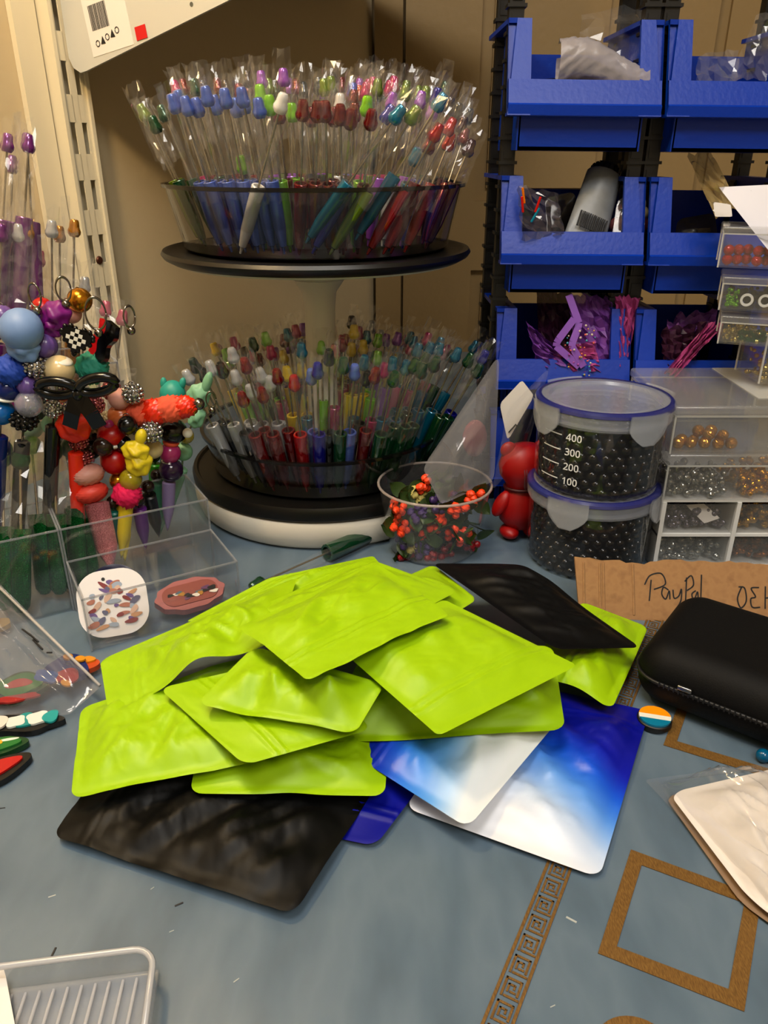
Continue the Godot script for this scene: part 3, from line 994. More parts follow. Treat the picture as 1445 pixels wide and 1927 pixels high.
		[Vector3(0.0111, 0.2165, -0.6732), Vector3(0.0334, 0.3277, -0.6825), "olive"],
		[Vector3(0.015, 0.2165, -0.6973), Vector3(0.0396, 0.3302, -0.7142), "silver"],
		[Vector3(0.0218, 0.2165, -0.6666), Vector3(0.0478, 0.3302, -0.6741), "forest"],
	]
	var k := 0
	for p in upper:
		var front: bool = p[1].z > -0.585
		pen(p[0], p[1], p[2], "%s beadable pen in a clear sleeve in the upper bin" % p[2], "%s pens in the upper bin" % p[2], 0.36 if front else 0.62, k)
		k += 1
	var lower := [
		[Vector3(-0.117, 0.0385, -0.5772), Vector3(-0.1476, 0.1349, -0.56), "silver"],
		[Vector3(-0.103, 0.0385, -0.573), Vector3(-0.1296, 0.142, -0.56), "silver"],
		[Vector3(-0.0974, 0.0385, -0.583), Vector3(-0.112, 0.1514, -0.56), "silver"],
		[Vector3(-0.0907, 0.0385, -0.575), Vector3(-0.1114, 0.1349, -0.56), "silver"],
		[Vector3(-0.0845, 0.0385, -0.5836), Vector3(-0.1013, 0.1236, -0.56), "silver"],
		[Vector3(-0.1135, 0.0385, -0.5913), Vector3(-0.1428, 0.1424, -0.565), "black"],
		[Vector3(-0.1079, 0.0385, -0.5824), Vector3(-0.1368, 0.1352, -0.565), "black"],
		[Vector3(-0.094, 0.0385, -0.5646), Vector3(-0.1161, 0.1467, -0.535), "black"],
		[Vector3(-0.0866, 0.0385, -0.5572), Vector3(-0.1028, 0.1255, -0.535), "crimson"],
		[Vector3(-0.0759, 0.0385, -0.5589), Vector3(-0.0882, 0.1286, -0.535), "crimson"],
		[Vector3(-0.0673, 0.0385, -0.5649), Vector3(-0.0771, 0.1408, -0.54), "crimson"],
		[Vector3(-0.0214, 0.0385, -0.5664), Vector3(-0.0055, 0.1416, -0.54), "crimson"],
		[Vector3(-0.0826, 0.0385, -0.567), Vector3(-0.0996, 0.1488, -0.54), "crimson"],
		[Vector3(-0.0807, 0.0385, -0.6756), Vector3(-0.0886, 0.1365, -0.68), "crimson"],
		[Vector3(-0.0916, 0.0385, -0.6324), Vector3(-0.1083, 0.1441, -0.63), "forest"],
		[Vector3(-0.0812, 0.0385, -0.6333), Vector3(-0.0976, 0.1484, -0.63), "lime"],
		[Vector3(-0.0506, 0.0385, -0.6181), Vector3(-0.0515, 0.1419, -0.63), "lime"],
		[Vector3(-0.0189, 0.0385, -0.6292), Vector3(-0.0046, 0.1332, -0.63), "lime"],
		[Vector3(-0.1057, 0.0385, -0.689), Vector3(-0.1288, 0.1203, -0.7), "brown"],
		[Vector3(-0.0336, 0.0385, -0.6807), Vector3(-0.0288, 0.1485, -0.7), "brown"],
		[Vector3(-0.0785, 0.0385, -0.6232), Vector3(-0.0925, 0.1398, -0.62), "magenta"],
		[Vector3(-0.0688, 0.0385, -0.5944), Vector3(-0.0749, 0.1326, -0.58), "yellow"],
		[Vector3(-0.0582, 0.0385, -0.5959), Vector3(-0.0634, 0.1354, -0.58), "yellow"],
		[Vector3(-0.0737, 0.0385, -0.6408), Vector3(-0.0586, 0.1384, -0.64), "yellow"],
		[Vector3(-0.0182, 0.0385, -0.6429), Vector3(-0.0174, 0.1397, -0.64), "yellow"],
		[Vector3(-0.033, 0.0385, -0.6447), Vector3(-0.0268, 0.1379, -0.64), "yellow"],
		[Vector3(-0.0265, 0.0385, -0.6364), Vector3(-0.0247, 0.1524, -0.64), "yellow"],
		[Vector3(-0.0585, 0.0385, -0.5854), Vector3(-0.0617, 0.1531, -0.57), "teal"],
		[Vector3(-0.0313, 0.0385, -0.5892), Vector3(-0.0141, 0.1436, -0.57), "teal"],
		[Vector3(-0.0108, 0.0385, -0.5872), Vector3(0.0073, 0.1424, -0.57), "teal"],
		[Vector3(-0.0003, 0.0385, -0.5867), Vector3(0.0173, 0.14, -0.57), "teal"],
		[Vector3(-0.0052, 0.0385, -0.6095), Vector3(0.028, 0.146, -0.6), "teal"],
		[Vector3(0.0048, 0.0385, -0.6127), Vector3(0.0371, 0.1468, -0.6), "teal"],
		[Vector3(0.0132, 0.0385, -0.6065), Vector3(0.0446, 0.1468, -0.6), "teal"],
		[Vector3(0.021, 0.0385, -0.6135), Vector3(0.0589, 0.1422, -0.6), "teal"],
		[Vector3(-0.0534, 0.0385, -0.5632), Vector3(-0.0516, 0.1421, -0.535), "periwinkle"],
		[Vector3(-0.0307, 0.0385, -0.5615), Vector3(-0.0204, 0.1455, -0.535), "periwinkle"],
		[Vector3(-0.0499, 0.0385, -0.5524), Vector3(-0.0465, 0.1479, -0.53), "navy"],
		[Vector3(0.0328, 0.0385, -0.6155), Vector3(0.0806, 0.1402, -0.6), "navy"],
		[Vector3(-0.0432, 0.0385, -0.5606), Vector3(-0.0381, 0.1572, -0.53), "black"],
		[Vector3(-0.0607, 0.0385, -0.5556), Vector3(-0.0636, 0.1389, -0.53), "red"],
		[Vector3(-0.0361, 0.0385, -0.5526), Vector3(-0.028, 0.1512, -0.532), "forest"],
		[Vector3(-0.0119, 0.0385, -0.5619), Vector3(0.008, 0.141, -0.532), "forest"],
		[Vector3(-0.0064, 0.0385, -0.5757), Vector3(0.0238, 0.1448, -0.555), "forest"],
		[Vector3(0.0032, 0.0385, -0.5716), Vector3(0.0293, 0.1413, -0.555), "forest"],
		[Vector3(0.0087, 0.0385, -0.5806), Vector3(0.0389, 0.146, -0.555), "forest"],
		[Vector3(0.0041, 0.0385, -0.6004), Vector3(0.033, 0.1408, -0.59), "forest"],
		[Vector3(0.0244, 0.0385, -0.5962), Vector3(0.0683, 0.1404, -0.59), "forest"],
		[Vector3(0.0285, 0.0385, -0.6059), Vector3(0.0757, 0.1317, -0.59), "forest"],
		[Vector3(-0.0716, 0.0385, -0.6703), Vector3(-0.0856, 0.1412, -0.68), "teal"],
		[Vector3(0.0289, 0.0385, -0.6677), Vector3(0.0829, 0.13, -0.68), "teal"],
		[Vector3(-0.0233, 0.0385, -0.6705), Vector3(-0.0147, 0.1393, -0.68), "teal"],
		[Vector3(0.0068, 0.0385, -0.6684), Vector3(0.0274, 0.1347, -0.68), "teal"],
		[Vector3(-0.066, 0.0385, -0.6822), Vector3(-0.0735, 0.1419, -0.7), "purple"],
		[Vector3(-0.0171, 0.0385, -0.6822), Vector3(0.0031, 0.1323, -0.7), "purple"],
		[Vector3(-0.0611, 0.0385, -0.6702), Vector3(-0.0784, 0.1444, -0.68), "pink"],
		[Vector3(-0.0446, 0.0385, -0.6655), Vector3(-0.0367, 0.1356, -0.68), "pink"],
		[Vector3(-0.0337, 0.0385, -0.669), Vector3(-0.0217, 0.143, -0.68), "pink"],
		[Vector3(-0.0036, 0.0385, -0.6671), Vector3(0.0251, 0.1291, -0.68), "pink"],
		[Vector3(-0.0279, 0.0385, -0.7009), Vector3(-0.0106, 0.1403, -0.72), "silver"],
		[Vector3(-0.0111, 0.0385, -0.6598), Vector3(0.0131, 0.14, -0.67), "purple"],
		[Vector3(-0.0207, 0.0385, -0.6552), Vector3(-0.0043, 0.1408, -0.66), "lime"],
		[Vector3(-0.0432, 0.0385, -0.6096), Vector3(-0.0384, 0.1452, -0.6), "magenta"],
		[Vector3(-0.0676, 0.0385, -0.5802), Vector3(-0.0928, 0.1365, -0.56), "silver"],
		[Vector3(-0.0772, 0.0385, -0.576), Vector3(-0.0858, 0.1305, -0.56), "silver"],
		[Vector3(-0.0265, 0.0385, -0.5771), Vector3(-0.0128, 0.1345, -0.56), "black"],
		[Vector3(-0.0212, 0.0385, -0.5862), Vector3(0.001, 0.1379, -0.57), "magenta"],
		[Vector3(-0.1171, 0.0385, -0.6639), Vector3(-0.1498, 0.1304, -0.6711), "yellow"],
		[Vector3(-0.1195, 0.0385, -0.692), Vector3(-0.154, 0.1203, -0.7084), "crimson"],
		[Vector3(-0.1104, 0.0385, -0.6558), Vector3(-0.1386, 0.1272, -0.6633), "lime"],
		[Vector3(-0.1114, 0.0385, -0.7027), Vector3(-0.1517, 0.1022, -0.7361), "lime"],
		[Vector3(-0.1048, 0.0385, -0.6653), Vector3(-0.1317, 0.136, -0.6689), "magenta"],
		[Vector3(-0.098, 0.0385, -0.6573), Vector3(-0.1237, 0.1192, -0.6651), "lime"],
		[Vector3(-0.1045, 0.0385, -0.7106), Vector3(-0.1315, 0.106, -0.7335), "purple"],
		[Vector3(-0.1012, 0.0385, -0.6795), Vector3(-0.1198, 0.12, -0.6937), "pink"],
		[Vector3(-0.0912, 0.0385, -0.6763), Vector3(-0.1143, 0.1162, -0.6917), "crimson"],
		[Vector3(-0.094, 0.0385, -0.7112), Vector3(-0.1141, 0.1262, -0.7309), "lime"],
		[Vector3(-0.0898, 0.0385, -0.687), Vector3(-0.1089, 0.1289, -0.6993), "yellow"],
		[Vector3(-0.0855, 0.0385, -0.7049), Vector3(-0.1077, 0.1138, -0.7281), "forest"],
		[Vector3(-0.085, 0.0385, -0.6643), Vector3(-0.0965, 0.1255, -0.6758), "purple"],
		[Vector3(-0.0751, 0.0385, -0.6604), Vector3(-0.0893, 0.1241, -0.6707), "yellow"],
		[Vector3(-0.0768, 0.0385, -0.6863), Vector3(-0.0872, 0.1252, -0.703), "purple"],
		[Vector3(-0.0769, 0.0385, -0.6983), Vector3(-0.0834, 0.1283, -0.7111), "pink"],
		[Vector3(-0.0715, 0.0385, -0.7122), Vector3(-0.0791, 0.1303, -0.7352), "yellow"],
		[Vector3(-0.0681, 0.0385, -0.6925), Vector3(-0.0755, 0.1259, -0.7085), "teal"],
		[Vector3(-0.058, 0.0385, -0.6898), Vector3(-0.0664, 0.1223, -0.706), "yellow"],
		[Vector3(-0.0611, 0.0385, -0.7132), Vector3(-0.0678, 0.117, -0.7361), "purple"],
		[Vector3(-0.0579, 0.0385, -0.7007), Vector3(-0.0607, 0.1264, -0.7189), "magenta"],
		[Vector3(-0.0536, 0.0385, -0.66), Vector3(-0.0494, 0.1316, -0.6669), "crimson"],
		[Vector3(-0.0531, 0.0385, -0.6783), Vector3(-0.049, 0.1244, -0.6892), "purple"],
		[Vector3(-0.0475, 0.0385, -0.6887), Vector3(-0.0436, 0.118, -0.706), "yellow"],
		[Vector3(-0.039, 0.0385, -0.6566), Vector3(-0.036, 0.1371, -0.66), "pink"],
		[Vector3(-0.0429, 0.0385, -0.6758), Vector3(-0.0335, 0.135, -0.686), "pink"],
		[Vector3(-0.0395, 0.0385, -0.6955), Vector3(-0.0287, 0.1352, -0.7014), "yellow"],
		[Vector3(-0.0373, 0.0385, -0.7058), Vector3(-0.0265, 0.1171, -0.7246), "brown"],
		[Vector3(-0.0302, 0.0385, -0.6907), Vector3(-0.0189, 0.121, -0.7053), "pink"],
		[Vector3(-0.0286, 0.0385, -0.7143), Vector3(-0.014, 0.1277, -0.7371), "lime"],
		[Vector3(-0.0198, 0.0385, -0.6923), Vector3(-0.008, 0.1156, -0.7048), "teal"],
		[Vector3(-0.0182, 0.0385, -0.713), Vector3(-0.0021, 0.1303, -0.7275), "silver"],
		[Vector3(-0.0174, 0.0385, -0.7025), Vector3(-0.0009, 0.1103, -0.7248), "silver"],
		[Vector3(-0.0094, 0.0385, -0.6928), Vector3(0.0096, 0.1124, -0.7085), "yellow"],
		[Vector3(-0.0069, 0.0385, -0.7031), Vector3(0.0094, 0.1225, -0.7229), "silver"],
		[Vector3(-0.0082, 0.0385, -0.6766), Vector3(0.0172, 0.1167, -0.6884), "teal"],
		[Vector3(-0.0037, 0.0385, -0.713), Vector3(0.0226, 0.1229, -0.7369), "magenta"],
		[Vector3(-0.0017, 0.0385, -0.6848), Vector3(0.025, 0.1356, -0.6936), "teal"],
		[Vector3(0.0071, 0.0385, -0.6789), Vector3(0.0324, 0.1198, -0.6906), "teal"],
		[Vector3(0.007, 0.0385, -0.6907), Vector3(0.0377, 0.1278, -0.7078), "forest"],
		[Vector3(0.0064, 0.0385, -0.6579), Vector3(0.039, 0.1409, -0.6639), "magenta"],
		[Vector3(0.0036, 0.0385, -0.7048), Vector3(0.046, 0.1092, -0.7256), "teal"],
		[Vector3(0.0166, 0.0385, -0.6555), Vector3(0.0498, 0.1376, -0.661), "teal"],
		[Vector3(0.0175, 0.0385, -0.6906), Vector3(0.0565, 0.1186, -0.7036), "pink"],
		[Vector3(0.013, 0.0385, -0.7001), Vector3(0.0623, 0.1137, -0.7357), "magenta"],
		[Vector3(0.023, 0.0385, -0.6816), Vector3(0.0644, 0.1155, -0.7065), "forest"],
	]
	for p in lower:
		var front: bool = p[1].z > -0.585
		pen(p[0], p[1], p[2], "%s beadable pen in a clear sleeve in the lower bin" % p[2], "%s pens in the lower bin" % p[2], 0.4 if front else 0.66, k, 1.12, 1.12)
		k += 1
	# one loose pen on the desk between the turntable and the green pouches
	pen(Vector3(0.0032, 0.0075, -0.5575), Vector3(-0.093, 0.0075, -0.4611), "forest", "forest green pen in a clear sleeve lying loose on the desk", "", 0.0, 3, 1.5, 1.35)

# ---------- blue bins on black posts ----------
# local axes: x across, y up, z towards the front; the origin is at the foot of the bin's front lip, mid width
func bin_meshes(w: float) -> Dictionary:
	var out := {}
	var h := 0.060
	var dep := 0.115
	var hw := w / 2
	var iw := hw - 0.011
	var t := 0.0022
	var st := st_new()
	# body: floor, two sides, back, lower front
	box(st, Vector3(-iw, -0.022, -dep), Vector3(iw, -0.0195, -0.010))
	box(st, Vector3(-iw, -0.022, -dep), Vector3(iw, h * 0.8, -dep + t))
	box(st, Vector3(-iw, -0.022, -0.0125), Vector3(iw, 0.004, -0.010))
	for s in [-1, 1]:
		var side := PackedVector2Array([Vector2(-dep, -0.022), Vector2(-0.010, -0.022), Vector2(-0.010, 0.004), Vector2(-0.026, h), Vector2(-dep, h)])
		slab(st, side, t, Transform3D(Basis(Vector3(0, 0, 1), Vector3.UP, Vector3(-1, 0, 0)), Vector3(s * iw + t / 2, 0, 0)))
	out["body"] = done(st)
	# sloping front wall that ends in the lip, and the lip itself
	st = st_new()
	var ty := Vector3(0, 0.0, 0)
	var prof := [Vector3(0, 0.0, 0.0), Vector3(0, 0.0065, 0.0005), Vector3(0, 0.0075, -0.001), Vector3(0, 0.0225, -0.007), Vector3(0, 0.0225, -0.0095), Vector3(0, 0.002, -0.0035), Vector3(0, 0.0, -0.003)]
	flat(st)
	for i in prof.size():
		var a: Vector3 = prof[i] + ty
		var b: Vector3 = prof[(i + 1) % prof.size()] + ty
		quad(st, a + Vector3(-hw + 0.001, 0, 0), a + Vector3(hw - 0.001, 0, 0), b + Vector3(hw - 0.001, 0, 0), b + Vector3(-hw + 0.001, 0, 0))
	box(st, Vector3(-hw + 0.001, -0.0005, -0.012), Vector3(hw - 0.001, 0.0015, -0.0005))
	out["lip"] = done(st)
	# broad flanges running up the open front on both sides
	for s in [-1, 1]:
		st = st_new()
		flat(st)
		var x0: float = s * (hw - 0.0005)
		var x1: float = s * (hw - 0.0165)
		var lo := minf(x0, x1)
		var hi := maxf(x0, x1)
		var q := [Vector3(0, 0.0, 0.0003), Vector3(0, h, -0.0205), Vector3(0, h, -0.0235), Vector3(0, 0.0, -0.004)]
		for i in 4:
			var a: Vector3 = q[i]
			var b: Vector3 = q[(i + 1) % 4]
			var k := 0.006 if i == 0 else 0.0
			quad(st, Vector3(lo, a.y, a.z), Vector3(hi, a.y, a.z), Vector3(hi - (k if s > 0 else 0.0), b.y, b.z), Vector3(lo + (k if s < 0 else 0.0), b.y, b.z))
		for xx in [lo, hi]:
			quad(st, Vector3(xx, q[0].y, q[0].z), Vector3(xx, q[3].y, q[3].z), Vector3(xx, q[2].y, q[2].z), Vector3(xx, q[1].y, q[1].z))
		box(st, Vector3(lo, h - 0.003, -dep), Vector3(hi, h, -0.0205))
		out["flange%d" % s] = done(st)
	return out

func build_bins():
	var blue := mat("bin_blue", Color(0.0, 0.18, 0.60), 0.36)
	blue.metallic_specular = 0.38
	relief(blue, shared_noise(), 0.01)
	triplanar(blue, 12.0)
	var black := mat("post_black", Color(0.02, 0.02, 0.022), 0.45)
	var meshes := bin_meshes(0.1085)
	var row_word := ["top row", "second row", "third row", "bottom row"]
	var col_word := ["beside the turntable", "away from the turntable"]
	for row in 4:
		for col in 2:
			var y: float = [0.3036, 0.2045, 0.1085, 0.0245][row]
			var at := Vector3(0.139 + col * 0.1105 + [0.0, 0.0015, 0.004, 0.004][row], y - col * 0.001, -0.60)
			var b = thing("stacking_bin", "blue plastic stacking bin, %s, column %s" % [row_word[row], col_word[col]], "bin", at, Basis(Vector3.UP, 0.02) * Basis(Vector3(0, 0, 1), -0.01))
			part(b, "body", meshes["body"], blue)
			part(b, "front_lip", meshes["lip"], blue)
			part(b, "flange", meshes["flange-1"], blue)
			part(b, "flange", meshes["flange1"], blue)
	# posts with ribs
	var rack = thing("bin_rack", "black ribbed plastic posts holding up the blue bins", "rack", Vector3(0.139, 0.0, -0.60))
	var st := st_new()
	box(st, Vector3(-0.0052, 0, -0.0052), Vector3(0.0052, 0.50, 0.0052))
	var y := 0.008
	while y < 0.49:
		box(st, Vector3(-0.0068, y, -0.0068), Vector3(0.0068, y + 0.0022, 0.0068))
		box(st, Vector3(-0.0034, y + 0.004, 0.005), Vector3(0.0034, y + 0.013, 0.0058))
		y += 0.0165
	var post := done(st)
	for x in [-0.047, 0.0475, 0.0605, 0.157]:
		for z in [-0.034, -0.098]:
			part(rack, "post", post, black, Vector3(x, 0.0006, z))
	for z in [-0.034, -0.098]:
		part(rack, "cross_bar", box_mesh(Vector3(-0.047, 0.4, z - 0.003), Vector3(0.157, 0.406, z + 0.003)), black)

func clear_bag(called, label, c, o = {}, film := "clear_film"):
	return pouch(called, label, "", c, mat(film), {"zip": false, "dome": 0.006, "wrinkle": 0.004, "freq": 28.0, "single": true, "nu": 26, "nv": 30, "floor": -1.0}.merged(o, true))

func build_bin_contents():
	# top row, near column: a rolled frosted bag and a clear bag behind it
	var frost := mat("frosted_film", Color(0.62, 0.6, 0.62, 0.6), 0.3)
	var roll := []
	var o := {"zip": false, "dome": 0.004, "wrinkle": 0.003, "freq": 20.0, "floor": -1.0, "nu": 30, "nv": 30}
	var curl := tube_sheet(Vector3(0.1207, 0.337, -0.615), Vector3(0.1841, 0.3266, -0.615), 0.016, 0.0125)
	single("frosted_bag", "frosted plastic bag rolled over itself in a top row blue bin", "bag", curl, frost)
	crumpled("clear_bag", "tall clear bag standing behind the rolled frosted bag", "bag", [Vector3(0.145, 0.373, -0.665), Vector3(0.2121, 0.3795, -0.665), Vector3(0.2134, 0.3297, -0.655), Vector3(0.143, 0.3331, -0.655)], mat("clear_film"), 9, 8, 0.0035, 2)
	pouch("dark_bag", "dark shiny bag at the bottom of the top row bin", "", [Vector3(0.1094, 0.3278, -0.63), Vector3(0.1521, 0.3315, -0.635), Vector3(0.1811, 0.3214, -0.625), Vector3(0.1073, 0.3191, -0.625)], mat("dark_film", Color(0.05, 0.04, 0.04), 0.15), o.merged({"normal": Vector3(0, 0.3, 1)}))
	# top row, far column: clear zip bag on end
	crumpled("clear_bag", "clear zip bag standing on end with a white seal line", "bag", [Vector3(0.2611, 0.3688, -0.635), Vector3(0.2775, 0.3704, -0.635), Vector3(0.2694, 0.327, -0.62), Vector3(0.2452, 0.3274, -0.625)], mat("clear_film"), 6, 9, 0.0025, 3)
	part(get_node("clear_bag_001"), "seal", tube_mesh([Vector3(0.012, 0.002, 0.004), Vector3(0.027, 0.048, 0.002)], 0.0009, 5), mat("white_plastic"))
	crumpled("clear_bag", "slack clear bag lying behind the standing zip bag", "bag", [Vector3(0.2332, 0.3473, -0.66), Vector3(0.2624, 0.349, -0.66), Vector3(0.2568, 0.3252, -0.64), Vector3(0.2277, 0.3252, -0.64)], mat("milky_film"), 7, 6, 0.004, 4)
	# second row, near column: silver tube with barcode, holographic bag, bag of beads
	var tube_n = thing("squeeze_tube", "grey squeeze tube with a barcode lying in a blue bin", "tube", Vector3(0.1518, 0.219, -0.617), facing(Vector3(0.1693, 0.2647, -0.645) - Vector3(0.1523, 0.2209, -0.617)))
	var grey := mat("tube_grey", Color(0.52, 0.54, 0.56), 0.4)
	grey.albedo_texture = noise_tex(0.02, [Color(0.75, 0.75, 0.75), Color.WHITE], 256)
	triplanar(grey, 8.0)
	var body := st_new()
	var prof := []
	for k in 11:
		prof.append([0.056 * k / 10.0, 0.0165 - 0.0025 * k / 10.0, 0.0035 + 0.008 * pow(k / 10.0, 0.8)])
	body.set_smooth_group(1)
	for k in 10:
		for i in 20:
			var pts := []
			for q in [[k, i], [k, i + 1], [k + 1, i + 1], [k + 1, i]]:
				var a: float = TAU * q[1] / 20
				pts.append(Vector3(cos(a) * prof[q[0]][1], prof[q[0]][0], sin(a) * prof[q[0]][2]))
			quad(body, pts[0], pts[3], pts[2], pts[1])
	for i in range(1, 19):
		tri(body, Vector3(prof[10][1], prof[10][0], 0), Vector3(cos(TAU * (i + 1) / 20) * prof[10][1], prof[10][0], sin(TAU * (i + 1) / 20) * prof[10][2]), Vector3(cos(TAU * i / 20) * prof[10][1], prof[10][0], sin(TAU * i / 20) * prof[10][2]))
	part(tube_n, "tube_body", done(body), grey)
	part(tube_n, "crimp", rbox(Vector3(0.034, 0.007, 0.0045), 0.0015, 12, 6), mat("tube_white", Color(0.75, 0.76, 0.77), 0.4), Vector3(0, -0.002, 0))
	var cap := st_new()
	for i in 18:
		var a: float = TAU * i / 18
		box(cap, Vector3(-0.0012, 0, 0.010), Vector3(0.0012, 0.005, 0.0118), Transform3D(Basis(Vector3.UP, a), Vector3.ZERO))
	lathe(cap, [Vector2(0.0105, 0), Vector2(0.0105, 0.005), Vector2(0, 0.005)], 24)
	part(tube_n, "ribbed_cap", done(cap), mat("post_black"), Vector3(0, 0.0562, 0))
	var bars := st_new()
	var x := -0.0115
	var rng := RandomNumberGenerator.new()
	rng.seed = 12
	while x < 0.0115:
		var ww := rng.randf_range(0.0005, 0.0013)
		box(bars, Vector3(x, 0.006, 0.004 + 0.0035 * sqrt(1.0 - pow(x / 0.018, 2))), Vector3(x + ww, 0.0185, 0.0062 + 0.0022 * sqrt(1.0 - pow(x / 0.018, 2))))
		x += ww + rng.randf_range(0.0004, 0.0009)
	part(tube_n, "barcode", done(bars), mat("ink_black"))
	var holo := mat("holographic_film", Color(0.3, 0.28, 0.32, 0.45), 0.1)
	crumpled("holographic_bag", "crumpled bag with rainbow foil gleams in the second row bin", "bag", [Vector3(0.0967, 0.2603, -0.605), Vector3(0.1277, 0.253, -0.61), Vector3(0.1344, 0.2239, -0.606), Vector3(0.1019, 0.2218, -0.6)], mat("holographic_film"), 8, 9, 0.0035, 5)
	for q in [[Vector3(0.1008, 0.2523, -0.6005), Color(0.95, 0.5, 0.05), 0.2], [Vector3(0.1004, 0.2463, -0.6), Color(0.85, 0.1, 0.08), 0.15], [Vector3(0.1103, 0.2391, -0.6), Color(0.05, 0.55, 0.7), -0.5], [Vector3(0.1116, 0.2463, -0.6), Color(0.85, 0.45, 0.1), -0.3]]:
		part(get_node("holographic_bag"), "foil_fleck", rbox(Vector3(0.0018, 0.011, 0.0008), 0.0004, 8, 6), mat("foil_%d" % int(q[1].r * 100), q[1], 0.2, 0.6), q[0] - get_node("holographic_bag").position, Basis(Vector3(0, 0, 1), q[2]))
	pouch("dark_bag", "dark crinkled bag beside the grey squeeze tube", "", [Vector3(0.1229, 0.25, -0.635), Vector3(0.1481, 0.2535, -0.64), Vector3(0.1453, 0.2197, -0.63), Vector3(0.1251, 0.2205, -0.622)], mat("dark_film"), o.merged({"normal": Vector3(0, 0.2, 1), "seed": 4}))
	clear_bag("bead_bag", "clear bag of mauve and pearl beads beside the squeeze tube", [Vector3(0.1759, 0.2497, -0.625), Vector3(0.1974, 0.2505, -0.625), Vector3(0.1954, 0.2252, -0.612), Vector3(0.1714, 0.2195, -0.612)], {"normal": Vector3(0, 0.2, 1)})
	for q in [[Vector3(0.1923, 0.2445, -0.632), 0.008, "pearl"], [Vector3(0.1966, 0.2382, -0.63), 0.006, "pearl"], [Vector3(0.1851, 0.2387, -0.634), 0.0075, "mauve"], [Vector3(0.1904, 0.2337, -0.629), 0.008, "mauve"], [Vector3(0.1794, 0.2296, -0.627), 0.007, "mauve"], [Vector3(0.187, 0.2263, -0.625), 0.0072, "mauve"], [Vector3(0.1967, 0.2293, -0.626), 0.007, "mauve"]]:
		single("large_bead", "%s round bead inside the clear bag beside the squeeze tube" % q[2], "bead", bead_mesh("round"), mat("bead_pearl", Color(0.75, 0.68, 0.5), 0.2) if q[2] == "pearl" else mat("bead_mauve", Color(0.25, 0.1, 0.12), 0.25), q[0], Basis().scaled(Vector3.ONE * q[1]), "%s beads in the clear bag" % q[2])
	# second row, far column: dark bead bag, folded clear bag, paper leaflet
	pouch("dark_bag", "dark bag of shiny black beads in the second row, far column", "", [Vector3(0.2253, 0.2344, -0.63), Vector3(0.255, 0.2386, -0.635), Vector3(0.2538, 0.2181, -0.615), Vector3(0.2197, 0.2192, -0.615)], mat("dark_film"), o.merged({"normal": Vector3(0, 0.4, 1), "seed": 8, "wrinkle": 0.006, "freq": 40.0}))
	crumpled("clear_bag", "twisted clear bag of gold flakes hanging over a bin edge", "bag", [Vector3(0.2308, 0.2813, -0.65), Vector3(0.2449, 0.2831, -0.64), Vector3(0.26, 0.2427, -0.6), Vector3(0.2413, 0.2391, -0.6)], mat("gold_film"), 7, 10, 0.0045, 6)
	pouch("paper_leaflet", "white printed paper leaflet leaning over the small clear boxes", "", [Vector3(0.2305, 0.2589, -0.575), Vector3(0.2768, 0.2618, -0.56), Vector3(0.281, 0.2051, -0.535), Vector3(0.2542, 0.2221, -0.535)], mat("leaflet_paper", Color(0.8, 0.8, 0.84), 0.6), {"zip": false, "dome": 0.0, "wrinkle": 0.0004, "round": 0.0008, "floor": -1.0, "nu": 12, "nv": 12, "normal": Vector3(0, 0.3, 1)})
	part(get_node("paper_leaflet"), "print_lines", print_lines(), mat("ink_grey", Color(0.4, 0.4, 0.45), 0.6), Vector3(0.2496, 0.2559, -0.567) - get_node("paper_leaflet").position)
	pouch("white_tag", "small white card tag hanging in front of a blue bin", "", [Vector3(0.2365, 0.2484, -0.595), Vector3(0.2495, 0.2466, -0.595), Vector3(0.2509, 0.2386, -0.592), Vector3(0.2383, 0.2386, -0.592)], mat("sticker_paper"), {"zip": false, "dome": 0.0, "wrinkle": 0.0003, "round": 0.0008, "floor": -1.0, "nu": 8, "nv": 8, "normal": Vector3(0, 0.2, 1)})
	# third row: purple and pink organza bags
	var sheer := mat("purple_organza", Color(0.46, 0.24, 0.6, 0.8), 0.45)
	var pink := mat("pink_organza", Color(0.68, 0.26, 0.5, 0.85), 0.45)
	var dark := mat("plum_organza", Color(0.2, 0.05, 0.16, 0.9), 0.5)
	var k := 0
